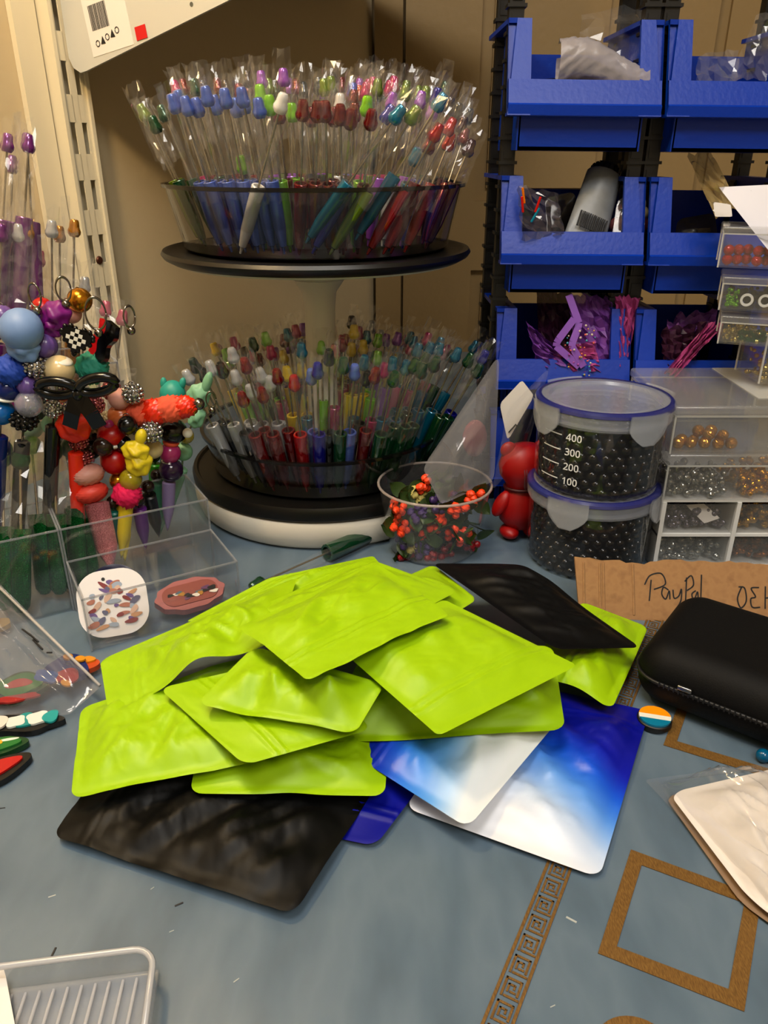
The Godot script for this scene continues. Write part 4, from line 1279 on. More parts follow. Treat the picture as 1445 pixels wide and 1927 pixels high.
	for q in [
		["plum_pouch", "plum organza pouch at the back of the third row bin", dark, [Vector3(0.1266, 0.1765, -0.655), Vector3(0.1587, 0.1743, -0.65), Vector3(0.1543, 0.1207, -0.625), Vector3(0.1277, 0.1251, -0.625)]],
		["purple_pouch", "lilac organza pouch folded over the bin edge, spilling confetti", sheer, [Vector3(0.1124, 0.1595, -0.615), Vector3(0.1299, 0.1454, -0.612), Vector3(0.1584, 0.1253, -0.607), Vector3(0.1223, 0.1253, -0.607)]],
		["purple_pouch", "purple organza pouch with a long folded ribbon edge", sheer, [Vector3(0.1474, 0.1783, -0.63), Vector3(0.1817, 0.1754, -0.63), Vector3(0.1897, 0.124, -0.612), Vector3(0.157, 0.1245, -0.61)]],
		["pink_pouch", "pink organza pouch standing up beside the posts", pink, [Vector3(0.1834, 0.1783, -0.625), Vector3(0.2025, 0.1768, -0.622), Vector3(0.1947, 0.1245, -0.61), Vector3(0.187, 0.1245, -0.61)]],
		["pink_pouch", "rose organza pouch low in the third row bin", pink, [Vector3(0.1349, 0.1369, -0.612), Vector3(0.1679, 0.1454, -0.612), Vector3(0.1732, 0.1215, -0.605), Vector3(0.1371, 0.1215, -0.605)]],
		["purple_pouch", "purple organza pouch with a puckered top in the far column", sheer, [Vector3(0.2326, 0.1567, -0.64), Vector3(0.2725, 0.1653, -0.64), Vector3(0.2653, 0.1501, -0.62), Vector3(0.2266, 0.1522, -0.62)]],
		["plum_pouch", "dark plum organza pouch in the far column bin", dark, [Vector3(0.2223, 0.1522, -0.62), Vector3(0.2574, 0.1585, -0.62), Vector3(0.2463, 0.121, -0.607), Vector3(0.225, 0.121, -0.607)]],
		["pink_pouch", "pink organza pouch leaning across the far column bin", pink, [Vector3(0.2562, 0.1601, -0.612), Vector3(0.2663, 0.1576, -0.61), Vector3(0.2315, 0.1185, -0.6), Vector3(0.2224, 0.1228, -0.6)]],
	]:
		crumpled(q[0], q[1], "pouch", q[3], q[2], 11, 12, 0.0048, 30 + k)
		k += 1
	var rib := mat("lilac_ribbon", Color(0.5, 0.3, 0.68), 0.5)
	for q in [[Vector3(0.1433, 0.1804, -0.612), Vector3(0.1529, 0.1588, -0.608), Vector3(0.1474, 0.143, -0.604), Vector3(0.1584, 0.1266, -0.602)], [Vector3(0.1481, 0.1631, -0.607), Vector3(0.1366, 0.1472, -0.604), Vector3(0.1349, 0.143, -0.604), Vector3(0.155, 0.1266, -0.602)]]:
		single("ribbon", "lilac satin ribbon edge trailing among the organza pouches", "ribbon", ribbon(q, 0.0055), rib, Vector3.ZERO, Basis(), "lilac ribbons in the third row bin")
	var bits := []
	for i in 48:
		var c: Vector3 = [Vector3(0.1522, 0.1341, -0.6025), Vector3(0.1487, 0.1467, -0.606), Vector3(0.1609, 0.1508, -0.6065), Vector3(0.1568, 0.1268, -0.601)][i % 4]
		bits.append(Transform3D(Basis().scaled(Vector3.ONE * rng.randf_range(0.0006, 0.001)), c + Vector3(rng.randf_range(-0.007, 0.007), rng.randf_range(-0.008, 0.008), rng.randf_range(-0.001, 0.0005))))
	var cm := mat("confetti", Color.WHITE, 0.4)
	cm.vertex_color_use_as_albedo = true
	stuff(self, "confetti", "tiny mixed confetti beads inside the organza pouches", "beads", bead_mesh("small"), cm, bits, [Color(0.6, 0.1, 0.08), Color(0.6, 0.5, 0.4), Color(0.05, 0.3, 0.4), Color(0.55, 0.3, 0.05), Color(0.3, 0.05, 0.3)])

func facing(up: Vector3) -> Basis:
	var y := up.normalized()
	var x := y.cross(Vector3(0, 0, 1)).normalized()
	return Basis(x, y, x.cross(y))

func print_lines() -> ArrayMesh:
	var st := st_new()
	for r in 3:
		var x := 0.0
		while x < 0.03 - 0.006 * r:
			box(st, Vector3(x + r * 0.006, -r * 0.0022, 0), Vector3(x + r * 0.006 + 0.0012, -r * 0.0022 + 0.0011, 0.0003))
			x += 0.0018
	return done(st)

func ribbon(path: Array, w: float) -> ArrayMesh:
	var st := st_new()
	var c := Curve3D.new()
	for i in path.size():
		var t: Vector3 = (path[mini(i + 1, path.size() - 1)] - path[maxi(i - 1, 0)]) / 5.0
		c.add_point(path[i], -t, t)
	var n := 16
	var pts := []
	for i in n + 1:
		pts.append(c.sample_baked(c.get_baked_length() * i / n))
	for side in [1, -1]:
		st.set_smooth_group(1 if side > 0 else 2)
		for i in n:
			var d: Vector3 = (pts[i + 1] - pts[i]).normalized()
			var x := d.cross(Vector3(0, 0.2, 1)).normalized() * w / 2
			var off: Vector3 = Vector3(0, 0, 0.0003) * side
			var q := [pts[i] - x + off, pts[i] + x + off, pts[i + 1] + x + off, pts[i + 1] - x + off]
			if side > 0:
				quad(st, q[0], q[1], q[2], q[3])
			else:
				quad(st, q[3], q[2], q[1], q[0])
	return done(st)

# a sheet rolled into a loose open tube between two points
func tube_sheet(a: Vector3, b: Vector3, r0: float, r1: float) -> ArrayMesh:
	var top := PackedVector3Array()
	var bot := PackedVector3Array()
	var uv := PackedVector2Array()
	var d := (b - a).normalized()
	var y := Vector3.UP
	var z := d.cross(y).normalized()
	var n := FastNoiseLite.new()
	n.frequency = 9.0
	for j in 25:
		for i in 33:
			var t := i / 32.0
			var ang: float = -0.6 + t * 5.6
			var s := j / 24.0
			var r: float = lerpf(r0, r1, s) * (1.0 - 0.25 * t) * (1.0 + 0.18 * n.get_noise_2d(t * 4.0, s * 3.0))
			var p := a.lerp(b, s) + (y * cos(ang) * 0.9 + z * sin(ang) * 0.55) * r + y * 0.004 * sin(s * 5.0)
			var q := (y * cos(ang) + z * sin(ang)) * 0.0004
			top.append(p + q)
			bot.append(p - q)
			uv.append(Vector2(t, s))
	return sheets(top, bot, uv, 32, 24)

# ---------- jars of black beads ----------
func build_jars():
	var clear := mat("jar_clear", Color(0.75, 0.76, 0.8, 0.025), 0.05)
	var frosty := mat("lid_clear", Color(0.66, 0.68, 0.74, 0.42), 0.22)
	var seal := mat("lid_seal_blue", Color(0.12, 0.14, 0.42, 0.8), 0.2)
	var clasp_m := mat("clasp_clear", Color(0.72, 0.74, 0.78, 0.38), 0.2)
	var bead_m := mat("black_bead", Color(0.2, 0.2, 0.205), 0.16, 0.95)
	var white := mat("scale_white", Color(0.85, 0.86, 0.88), 0.5)
	var R := 0.0445
	var made := 0
	for k in 2:
		var at := Vector3(0.1545 - 0.0005 * k, 0.0006 + 0.0634 * (1 - k), -0.522)
		var jar = thing("bead_jar", ["clear jar of black beads with scale marks, topmost of the stack", "clear jar of black beads under the other jar"][k], "jar", at, Basis(Vector3.UP, [0.28, 0.12][k]))
		part(jar, "jar_body", lathe_mesh([Vector2(0, 0.0), Vector2(R - 0.004, 0.0), Vector2(R - 0.001, 0.003), Vector2(R, 0.008), Vector2(R + 0.0008, 0.05)], 56), clear)
		part(jar, "jar_neck", lathe_mesh([Vector2(R + 0.001, 0.0495), Vector2(R + 0.0022, 0.0505), Vector2(R + 0.0022, 0.0535), Vector2(R - 0.001, 0.0535)], 56), frosty)
		var lid = part(jar, "lid", lathe_mesh([Vector2(R + 0.0028, 0.052), Vector2(R + 0.0032, 0.060), Vector2(R + 0.001, 0.0625), Vector2(R - 0.006, 0.0625), Vector2(R - 0.008, 0.0605), Vector2(R - 0.014, 0.0600), Vector2(0.0, 0.0606)], 56), frosty)
		part(lid, "seal_ring", lathe_mesh([Vector2(R - 0.0008, 0.0615), Vector2(R + 0.0014, 0.0615), Vector2(R + 0.0030, 0.0598), Vector2(R + 0.0036, 0.0598), Vector2(R + 0.0030, 0.0617), Vector2(R + 0.001, 0.0632), Vector2(R - 0.0008, 0.0632), Vector2(R - 0.0008, 0.0615)], 56), seal)
		for c in 4:
			var a: float = TAU * c / 4 + [0.11, 0.85][k]
			var cl := st_new()
			var n := 8
			for side in 2:
				cl.set_smooth_group(side + 1)
				for i in n:
					for j in 6:
						var q := []
						for e in [[i, j], [i + 1, j], [i + 1, j + 1], [i, j + 1]]:
							var s: float = e[0] / float(n) - 0.5
							var y: float = 0.0628 - 0.021 * e[1] / 6.0
							var halfw: float = 0.30 * (1.0 if e[1] < 4 else 0.86 if e[1] == 4 else 0.62 if e[1] == 5 else 0.3)
							var rr: float = R + 0.0042 + 0.0016 * side + (0.0009 if e[1] == 0 else 0.0)
							q.append(Vector3(sin(s * 2 * halfw) * rr, y, cos(s * 2 * halfw) * rr))
						if side == 1:
							quad(cl, q[3], q[2], q[1], q[0])
						else:
							quad(cl, q[0], q[1], q[2], q[3])
			part(jar, "clasp", done(cl), clasp_m, Vector3.ZERO, Basis(Vector3.UP, a))
		if k == 0:
			for i in 4:
				var y := 0.0125 + i * 0.0105
				var line := st_new()
				for s in 10:
					var a0 := -1.50 + s * 0.036
					var q := []
					for e in [[a0, -0.0004], [a0 + 0.036, -0.0004], [a0 + 0.036, 0.0004], [a0, 0.0004]]:
						q.append(Vector3(sin(e[0]) * (R + 0.0011), y + e[1], cos(e[0]) * (R + 0.0011)))
					flat(line)
					quad(line, q[0], q[1], q[2], q[3])
				part(jar, "scale_line", done(line), white)
				var num := TextMesh.new()
				num.text = str(100 * (i + 1))
				num.font_size = 16
				num.pixel_size = 0.00042
				num.depth = 0.0002
				part(jar, "scale_number", num, white, Vector3(sin(-0.93) * (R + 0.0013), y, cos(-0.93) * (R + 0.0013)), Basis(Vector3.UP, -0.93))
		# beads: the outer ones one by one, packed against the wall, those behind as a mass
		var rng := RandomNumberGenerator.new()
		rng.seed = 70 + k
		var br := 0.0040
		var mass := []
		var rows := 8
		for shell in 3:
			var r: float = R - 0.0012 - br - shell * 0.0068
			var cnt := int(TAU * r / (br * 2.03))
			for row in rows:
				for i in cnt:
					var a: float = TAU * (i + 0.5 * ((row + shell) % 2)) / cnt
					var jit := Vector3(rng.randf_range(-0.0005, 0.0005), rng.randf_range(-0.0006, 0.0006), rng.randf_range(-0.0005, 0.0005))
					var p := Vector3(sin(a) * r, 0.0047 + row * 0.0062, cos(a) * r) + jit - Vector3(sin(a), 0, cos(a)) * absf(jit.x)
					var seen: bool = shell == 0 and cos(a + [0.28, 0.12][k]) > 0.05 and (k == 0 or row >= 2)
					if seen and made < 300:
						single("black_bead", ["shiny black bead against the wall of the top jar", "shiny black bead against the wall of the lower jar"][k], "bead", bead_mesh("round"), bead_m, jar.transform * p, Basis().scaled(Vector3.ONE * br), ["black beads in the top jar", "black beads in the lower jar"][k])
						made += 1
					else:
						mass.append(Transform3D(Basis().scaled(Vector3.ONE * br), jar.transform * p))
		for i in 90:
			var a := rng.randf() * TAU
			var r := sqrt(rng.randf()) * (R - 0.018)
			mass.append(Transform3D(Basis().scaled(Vector3.ONE * br), jar.transform * Vector3(sin(a) * r, 0.0495 + rng.randf_range(-0.002, 0.0008), cos(a) * r)))
		stuff(self, "bead_mass", ["mass of black beads deep in the top jar", "mass of black beads deep in the lower jar"][k], "beads", bead_mesh("small"), bead_m, mass)

# ---------- clear boxes and drawers ----------
func clear_box(parent, called, lo: Vector3, hi: Vector3, t: float, m, edge = null):
	var st := st_new()
	box(st, lo, Vector3(hi.x, lo.y + t, hi.z))
	box(st, Vector3(lo.x, lo.y + t, lo.z), Vector3(lo.x + t, hi.y, hi.z))
	box(st, Vector3(hi.x - t, lo.y + t, lo.z), Vector3(hi.x, hi.y, hi.z))
	box(st, Vector3(lo.x + t, lo.y + t, lo.z), Vector3(hi.x - t, hi.y, lo.z + t))
	box(st, Vector3(lo.x + t, lo.y + t, hi.z - t), Vector3(hi.x - t, hi.y, hi.z))
	var o = part(parent, called, done(st), m)
	if edge != null:  # whitish bars paint in the bright gleam of clear plastic edges
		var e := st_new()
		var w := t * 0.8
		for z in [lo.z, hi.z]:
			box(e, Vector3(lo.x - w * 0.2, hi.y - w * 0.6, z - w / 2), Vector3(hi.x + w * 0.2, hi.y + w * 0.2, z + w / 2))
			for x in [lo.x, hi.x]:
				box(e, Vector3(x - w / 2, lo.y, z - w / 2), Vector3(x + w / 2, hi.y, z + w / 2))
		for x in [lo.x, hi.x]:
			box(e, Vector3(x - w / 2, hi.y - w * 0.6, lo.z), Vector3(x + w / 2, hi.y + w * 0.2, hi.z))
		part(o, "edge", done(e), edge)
	return o

func scatter(lo: Vector3, hi: Vector3, n: int, size: float, seed_: int) -> Array:
	var rng := RandomNumberGenerator.new()
	rng.seed = seed_
	var out := []
	for i in n:
		var f := rng.randf()
		out.append(Transform3D(Basis.from_euler(Vector3(rng.randf() * 6, rng.randf() * 6, rng.randf() * 6)).scaled(Vector3.ONE * size * rng.randf_range(0.6, 1.2)), Vector3(lerpf(lo.x, hi.x, rng.randf()), lerpf(lo.y, hi.y, f * f), lerpf(lo.z, hi.z, rng.randf()))))
	return out

func build_drawers():
	var clear := mat("box_clear", Color(0.72, 0.72, 0.7, 0.08), 0.1)
	var edge := mat("box_edge", Color(0.8, 0.8, 0.78, 0.55), 0.25)  # whiter than the sheet, edge brightness put into the colour
	var white := mat("drawer_frame_white", Color(0.85, 0.85, 0.84), 0.4)
	var X0 := 0.199
	var X1 := 0.345
	var Z1 := -0.500
	var Z0 := -0.60
	var cab = thing("drawer_cabinet", "white framed cabinet of small clear drawers under clear boxes", "cabinet", Vector3(X0, 0.0006, Z1))
	var w := X1 - X0
	var colw := 0.0535
	for y in [0.0, 0.026, 0.0535]:
		part(cab, "shelf", box_mesh(Vector3(0, y, -0.1), Vector3(w, y + 0.0022, -0.001)), white)
	for x in [0.0, colw, colw * 2, w - 0.003]:
		part(cab, "upright", box_mesh(Vector3(x, 0.0022, -0.1), Vector3(x + 0.003, 0.0535, 0.0)), white)
	var bit := bead_mesh("crystal")
	for row in 2:
		for col in 2:
			var lo := Vector3(0.0035 + col * colw, 0.0028 + row * 0.026, -0.09)
			var hi := Vector3(lo.x + colw - 0.0042, lo.y + 0.0222, -0.002)
			var dr = part(cab, "drawer", box_mesh(Vector3(lo.x, lo.y, hi.z - 0.0015), hi), clear)
			part(dr, "drawer_bottom", box_mesh(lo, Vector3(hi.x, lo.y + 0.001, hi.z)), clear)
			var names := [["silver chips in a lower drawer of the cabinet", "bronze chips in a lower drawer of the cabinet"], ["grey and lilac chips in an upper drawer of the cabinet", "gold and grey chips in an upper drawer of the cabinet"]]
			var m: StandardMaterial3D = [[mat("chip_silver", Color(0.6, 0.6, 0.58), 0.15, 0.9), mat("chip_bronze", Color(0.5, 0.28, 0.06), 0.2, 0.8)], [mat("chip_grey", Color(0.4, 0.38, 0.42), 0.2, 0.7), mat("chip_gold", Color(0.66, 0.5, 0.16), 0.18, 0.9)]][row][col]
			stuff(self, "metal_chips", names[row][col], "beads", bit, m, scatter(cab.position + lo + Vector3(0.004, 0.003, 0.04), cab.position + Vector3(hi.x - 0.004, lo.y + 0.015, hi.z - 0.004), 230, 0.0025, 40 + row * 2 + col))
	pouch("paper_slip", "folded white slip inside an upper drawer of the cabinet", "", [Vector3(0.2197, 0.0479, -0.51), Vector3(0.234, 0.0479, -0.512), Vector3(0.2449, 0.0391, -0.506), Vector3(0.2336, 0.0353, -0.505)], mat("sticker_paper"), {"zip": false, "dome": 0.0, "wrinkle": 0.0006, "round": 0.0005, "floor": -1.0, "nu": 8, "nv": 8, "normal": Vector3(0, 0.3, 1)})
	# two clear boxes standing on the cabinet
	var b2 = thing("compartment_box", "clear lidded box of silver chips directly on the white cabinet", "box", Vector3(X0 - 0.001, 0.0568, Z1 + 0.001))
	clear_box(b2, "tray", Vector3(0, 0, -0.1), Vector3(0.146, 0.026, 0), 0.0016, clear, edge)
	part(b2, "divider", box_mesh(Vector3(0.05, 0.0016, -0.098), Vector3(0.0512, 0.025, -0.002)), clear)
	part(b2, "lid", rbox(Vector3(0.149, 0.0085, 0.103), 0.002), mat("box_lid", Color(0.75, 0.75, 0.74, 0.16), 0.16), Vector3(0.073, 0.0306, -0.05))
	stuff(self, "metal_chips", "silver chips piled in the clear box on the cabinet", "beads", bit, mat("chip_silver"), scatter(b2.position + Vector3(0.004, 0.003, -0.04), b2.position + Vector3(0.046, 0.016, -0.003), 230, 0.0024, 61))
	stuff(self, "metal_chips", "gold chips piled in the clear box on the cabinet", "beads", bit, mat("chip_bright_gold", Color(0.8, 0.58, 0.14), 0.15, 0.95), scatter(b2.position + Vector3(0.054, 0.003, -0.04), b2.position + Vector3(0.1, 0.018, -0.003), 230, 0.0024, 62))
	var b1 = thing("compartment_box", "clear lidded box holding gold faceted beads, topmost of the large boxes", "box", Vector3(X0 - 0.002, 0.0922, Z1 + 0.002))
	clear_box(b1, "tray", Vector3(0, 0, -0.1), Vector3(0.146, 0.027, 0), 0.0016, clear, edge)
	part(b1, "divider", box_mesh(Vector3(0.056, 0.0016, -0.098), Vector3(0.0574, 0.026, -0.002)), clear)
	var lid = part(b1, "lid", rbox(Vector3(0.150, 0.007, 0.104), 0.002), mat("box_lid"), Vector3(0.073, 0.0308, -0.05))
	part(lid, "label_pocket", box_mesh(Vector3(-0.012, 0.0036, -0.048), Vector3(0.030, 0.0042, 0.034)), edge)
	var rng := RandomNumberGenerator.new()
	rng.seed = 5
	var gold := mat("bead_gold", Color(0.72, 0.5, 0.18), 0.14, 0.75)
	for i in 13:
		var p: Vector3 = b1.position + Vector3(0.008 + 0.0046 * (i % 9) + (0.016 if i > 8 else 0.0), 0.0048 if i < 9 else 0.011, -0.007 - 0.007 * (i % 2) - rng.randf() * 0.003)
		single("gold_bead", "large gold faceted bead in the topmost large box", "bead", bit, gold, p, Basis.from_euler(Vector3(i, i * 2.0, 0)).scaled(Vector3.ONE * rng.randf_range(0.0034, 0.0044)), "gold beads in the topmost large box")
	# small clear boxes on top of those
	var small := mat("small_box_clear", Color(0.7, 0.72, 0.7, 0.05), 0.1)
	var spots := [
		["clear small box of green chips and white rings", Vector3(0.2365, 0.1579, -0.545), Vector3(0.06, 0.019, 0.045), "green"],
		["clear small box showing two white rings beside green glitter", Vector3(0.2338, 0.1809, -0.547), Vector3(0.06, 0.022, 0.045), "rings"],
		["clear small box of red crystal beads under the paper leaflet", Vector3(0.2287, 0.2092, -0.549), Vector3(0.06, 0.026, 0.045), "red"]]
	for s in spots:
		var sb = thing("small_box", s[0], "box", s[1], Basis(Vector3.UP, -0.36))
		var tf: Transform3D = sb.transform
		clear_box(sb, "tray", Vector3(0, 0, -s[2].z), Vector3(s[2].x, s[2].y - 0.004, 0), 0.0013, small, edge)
		part(sb, "lid", rbox(Vector3(s[2].x + 0.002, 0.0045, s[2].z + 0.002), 0.0014), mat("box_lid"), Vector3(s[2].x / 2, s[2].y - 0.0018, -s[2].z / 2))
		var fill := func(lo, hi, n, size, seed_): return scatter(lo, hi, n, size, seed_).map(func(t): return tf * t)
		if s[3] == "red":
			for i in 18:
				var p := tf * Vector3(0.0055 + 0.0062 * (i % 9), 0.0048 + 0.0062 * int(i / 9), -0.005 - 0.004 * ((i * 7) % 3))
				single("red_bead", "red crystal bead in the small box under the leaflet", "bead", bit, mat("bead_red", Color(0.62, 0.0, 0.05), 0.1, 0.2), p, Basis.from_euler(Vector3(i * 1.3, i, 0)).scaled(Vector3.ONE * 0.0036), "red beads in the small box")
		elif s[3] == "rings":
			for i in 3:
				single("white_ring", "white plastic ring bead in the small clear box", "bead", lathe_mesh([Vector2(0.0028, 0), Vector2(0.0042, 0), Vector2(0.0044, 0.001), Vector2(0.0042, 0.002), Vector2(0.0028, 0.002), Vector2(0.0026, 0.001), Vector2(0.0028, 0)], 24), mat("ring_white", Color(0.85, 0.86, 0.86), 0.3), tf * Vector3(0.017 + 0.0115 * i, 0.0072, -0.0045), tf.basis * Basis(Vector3.RIGHT, PI / 2), "white rings in the small box")
			stuff(self, "glitter_chips", "lime green glitter chips beside the white rings", "beads", bit, mat("chip_lime", Color(0.35, 0.6, 0.04), 0.15, 0.6), fill.call(Vector3(0.004, 0.003, -0.012), Vector3(0.0115, 0.013, -0.003), 70, 0.0011, 77))
			stuff(self, "glitter_chips", "dark grey chips behind the white rings", "beads", bit, mat("chip_dark", Color(0.1, 0.12, 0.11), 0.2, 0.5), fill.call(Vector3(0.006, 0.003, -0.04), Vector3(0.055, 0.012, -0.01), 150, 0.0018, 78))
		else:
			stuff(self, "glitter_chips", "gold and silver glitter chips in the lowest small box", "beads", bit, mat("chip_champagne", Color(0.7, 0.62, 0.36), 0.15, 0.9), fill.call(Vector3(0.004, 0.0022, -0.035), Vector3(0.056, 0.009, -0.003), 220, 0.0014, 79))
			stuff(self, "glitter_chips", "emerald glitter chips in the lowest small box", "beads", bit, mat("chip_emerald", Color(0.02, 0.25, 0.08), 0.15, 0.6), fill.call(Vector3(0.014, 0.003, -0.012), Vector3(0.03, 0.009, -0.003), 60, 0.0016, 80))
	var tall = thing("small_box", "narrow clear box of champagne glitter beside the small stack", "box", Vector3(0.2666, 0.1314, -0.535))
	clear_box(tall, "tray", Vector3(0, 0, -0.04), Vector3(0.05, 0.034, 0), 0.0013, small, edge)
	stuff(self, "glitter_chips", "champagne glitter filling the narrow clear box", "beads", bit, mat("chip_champagne"), scatter(tall.position + Vector3(0.002, 0.002, -0.03), tall.position + Vector3(0.047, 0.032, -0.002), 260, 0.0016, 81))

# ---------- cardboard, case, badge ----------
func stroke(pts: Array, r := 0.00045) -> ArrayMesh:
	var c := Curve3D.new()
	c.bake_interval = 0.0006
	for i in pts.size():
		var p := Vector3(pts[i][0], pts[i][1], 0)
		var a: Array = pts[maxi(i - 1, 0)]
		var b: Array = pts[mini(i + 1, pts.size() - 1)]
		var t := Vector3(b[0] - a[0], b[1] - a[1], 0) / 6.0
		c.add_point(p, -t, t)
	var path := Array(c.get_baked_points())
	var st := st_new()
	flat(st)
	for i in path.size() - 1:
		var d: Vector3 = (path[i + 1] - path[i]).normalized()
		var s := Vector3(-d.y, d.x, 0) * r
		quad(st, path[i] - s - d * r * 0.5, path[i + 1] - s + d * r * 0.5, path[i + 1] + s + d * r * 0.5, path[i] + s - d * r * 0.5)
	return done(st)

func build_cardboard():
	var card := mat("kraft_cardboard", Color.WHITE, 0.85)
	card.albedo_texture = noise_tex(0.03, [Color(0.50, 0.36, 0.22), Color(0.58, 0.43, 0.27), Color(0.54, 0.395, 0.245)], 512, FastNoiseLite.TYPE_SIMPLEX_SMOOTH, 9)
	triplanar(card, 6.0)
	var bl: Vector3 = Vector3(0.1271, 0.0008, -0.4344)
	var tl: Vector3 = Vector3(0.1315, 0.033, -0.458)
	var br: Vector3 = Vector3(0.2645, -0.0203, -0.425)
	var xd := (br - bl)
	xd.y = 0
	xd = xd.normalized()
	var yd := (tl - bl).normalized()
	var n := xd.cross(yd).normalized()
	yd = n.cross(xd)
	var c = thing("cardboard_piece", "torn brown cardboard with handwritten black marker words", "cardboard", bl, Basis(xd, yd, n))
	var h := (tl - bl).length()
	var out := PackedVector2Array([Vector2(0.003, 0), Vector2(0.175, -0.004), Vector2(0.175, h * 0.93)])
	var rng := RandomNumberGenerator.new()
	rng.seed = 2
	var x := 0.17
	while x > 0.002:
		var base := h * (0.90 + 0.10 * smoothstep(0.03, 0.075, x) - 0.05 * smoothstep(0.10, 0.14, x))
		if x < 0.03:
			base = h * (0.94 + 0.06 * (0.03 - x) / 0.03)
		out.append(Vector2(x, base + rng.randf_range(-0.0012, 0.0012)))
		x -= 0.004
	out.append(Vector2(0.0, h))
	part(c, "sheet", slab_mesh(out, 0.0026), card, Vector3(0, 0, -0.0026))
	for gx in [0.0165, 0.019, 0.006, 0.0385]:
		part(c, "crease", rbox(Vector3(0.0016, h * 0.86, 0.0012), 0.0005, 8, 4), card, Vector3(gx, h * 0.48, 0.0))
	var pencil := mat("marker_black", Color(0.03, 0.03, 0.03), 0.6)
	var s := 0.017
	var words := [
		[0.046, 0.36, [[0.0, 0.55], [0.3, 0.95], [0.9, 1.05], [1.1, 0.6], [0.5, 0.35]]], [0.046, 0.36, [[0.35, 0.75], [0.22, -0.15]]],
		[0.046, 0.36, [[1.25, 0.35], [1.0, 0.45], [0.9, 0.15], [1.1, -0.05], [1.3, 0.3], [1.32, -0.05]]],
		[0.046, 0.36, [[1.5, 0.35], [1.55, 0.0], [1.8, 0.1], [1.95, 0.4], [1.9, -0.1], [1.6, -0.5]]],
		[0.046, 0.36, [[2.25, 0.9], [2.15, -0.1]]], [0.046, 0.36, [[2.15, 0.75], [2.5, 1.0], [2.6, 0.6], [2.25, 0.35]]],
		[0.046, 0.36, [[2.7, 0.35], [2.5, 0.2], [2.6, -0.05], [2.8, 0.3], [2.82, -0.05]]], [0.046, 0.36, [[3.05, 1.05], [2.95, -0.1]]],
		[0.106, 0.24, [[0.25, 0.9], [0.0, 0.4], [0.15, 0.0], [0.45, 0.3], [0.4, 0.85], [0.1, 0.9]]],
		[0.106, 0.24, [[1.15, 0.9], [0.75, 0.85], [0.95, 0.5], [0.7, 0.4], [0.75, 0.05], [1.15, 0.05]]],
		[0.106, 0.24, [[1.5, 0.95], [1.42, 0.0]]], [0.106, 0.24, [[1.45, 0.45], [1.85, 0.5]]], [0.106, 0.24, [[1.85, 0.75], [1.8, -0.1]]],
		[0.106, 0.24, [[2.25, 0.95], [2.2, -0.05]]],
	]
	for w in words:
		var pts: Array = w[2].map(func(p): return [w[0] + p[0] * s * 0.72, h * w[1] + p[1] * s * 0.9])
		part(c, "pen_stroke", stroke(pts), pencil, Vector3(0, 0, 0.00025))

func build_case():
	var fabric := mat("case_black", Color(0.008, 0.008, 0.009), 0.65, 0.0, 0.3)
	relief(fabric, shared_noise(), 0.008)
	triplanar(fabric, 60.0)
	var dir := Vector3(0.72, 0, 0.55).normalized()
	var c = thing("zip_case", "black soft zipped case lying beside the pouches", "case", Vector3(0.237, 0.0008, -0.324), Basis(dir, Vector3.UP, dir.cross(Vector3.UP)))
	var L := 0.19
	var W := 0.086
	var H := 0.038
	part(c, "shell", rbox(Vector3(L, H, W), 0.0172, 40, 20), fabric, Vector3(0, H / 2, 0))
	var zipm := mat("zip_tape", Color(0.025, 0.025, 0.028), 0.5)
	var path := []
	for p in round_rect(L + 0.0006, W + 0.0006, 0.017, 8):
		path.append(Vector3(p.x, H * 0.52, p.y))
	path.append(path[0])
	part(c, "zip_tape", tube_mesh(path, 0.0011, 6), zipm)
	var teeth := []
	for i in 60:
		var q: float = i / 60.0 * (L - 0.034)
		teeth.append(Vector3(-L / 2 + 0.017 + q, H * 0.52, W / 2 + 0.001))
	var st := st_new()
	for t in teeth:
		box(st, t - Vector3(0.0004, 0.0012, 0.0003), t + Vector3(0.0004, 0.0012, 0.0006))
	part(c, "zip_teeth", done(st), zipm)
	part(c, "zip_pull", rbox(Vector3(0.008, 0.003, 0.0025), 0.001, 12, 6), mat("pull_steel", Color(0.5, 0.5, 0.5), 0.25, 1.0), Vector3(-L / 2 + 0.03, H * 0.6, W / 2 + 0.001))

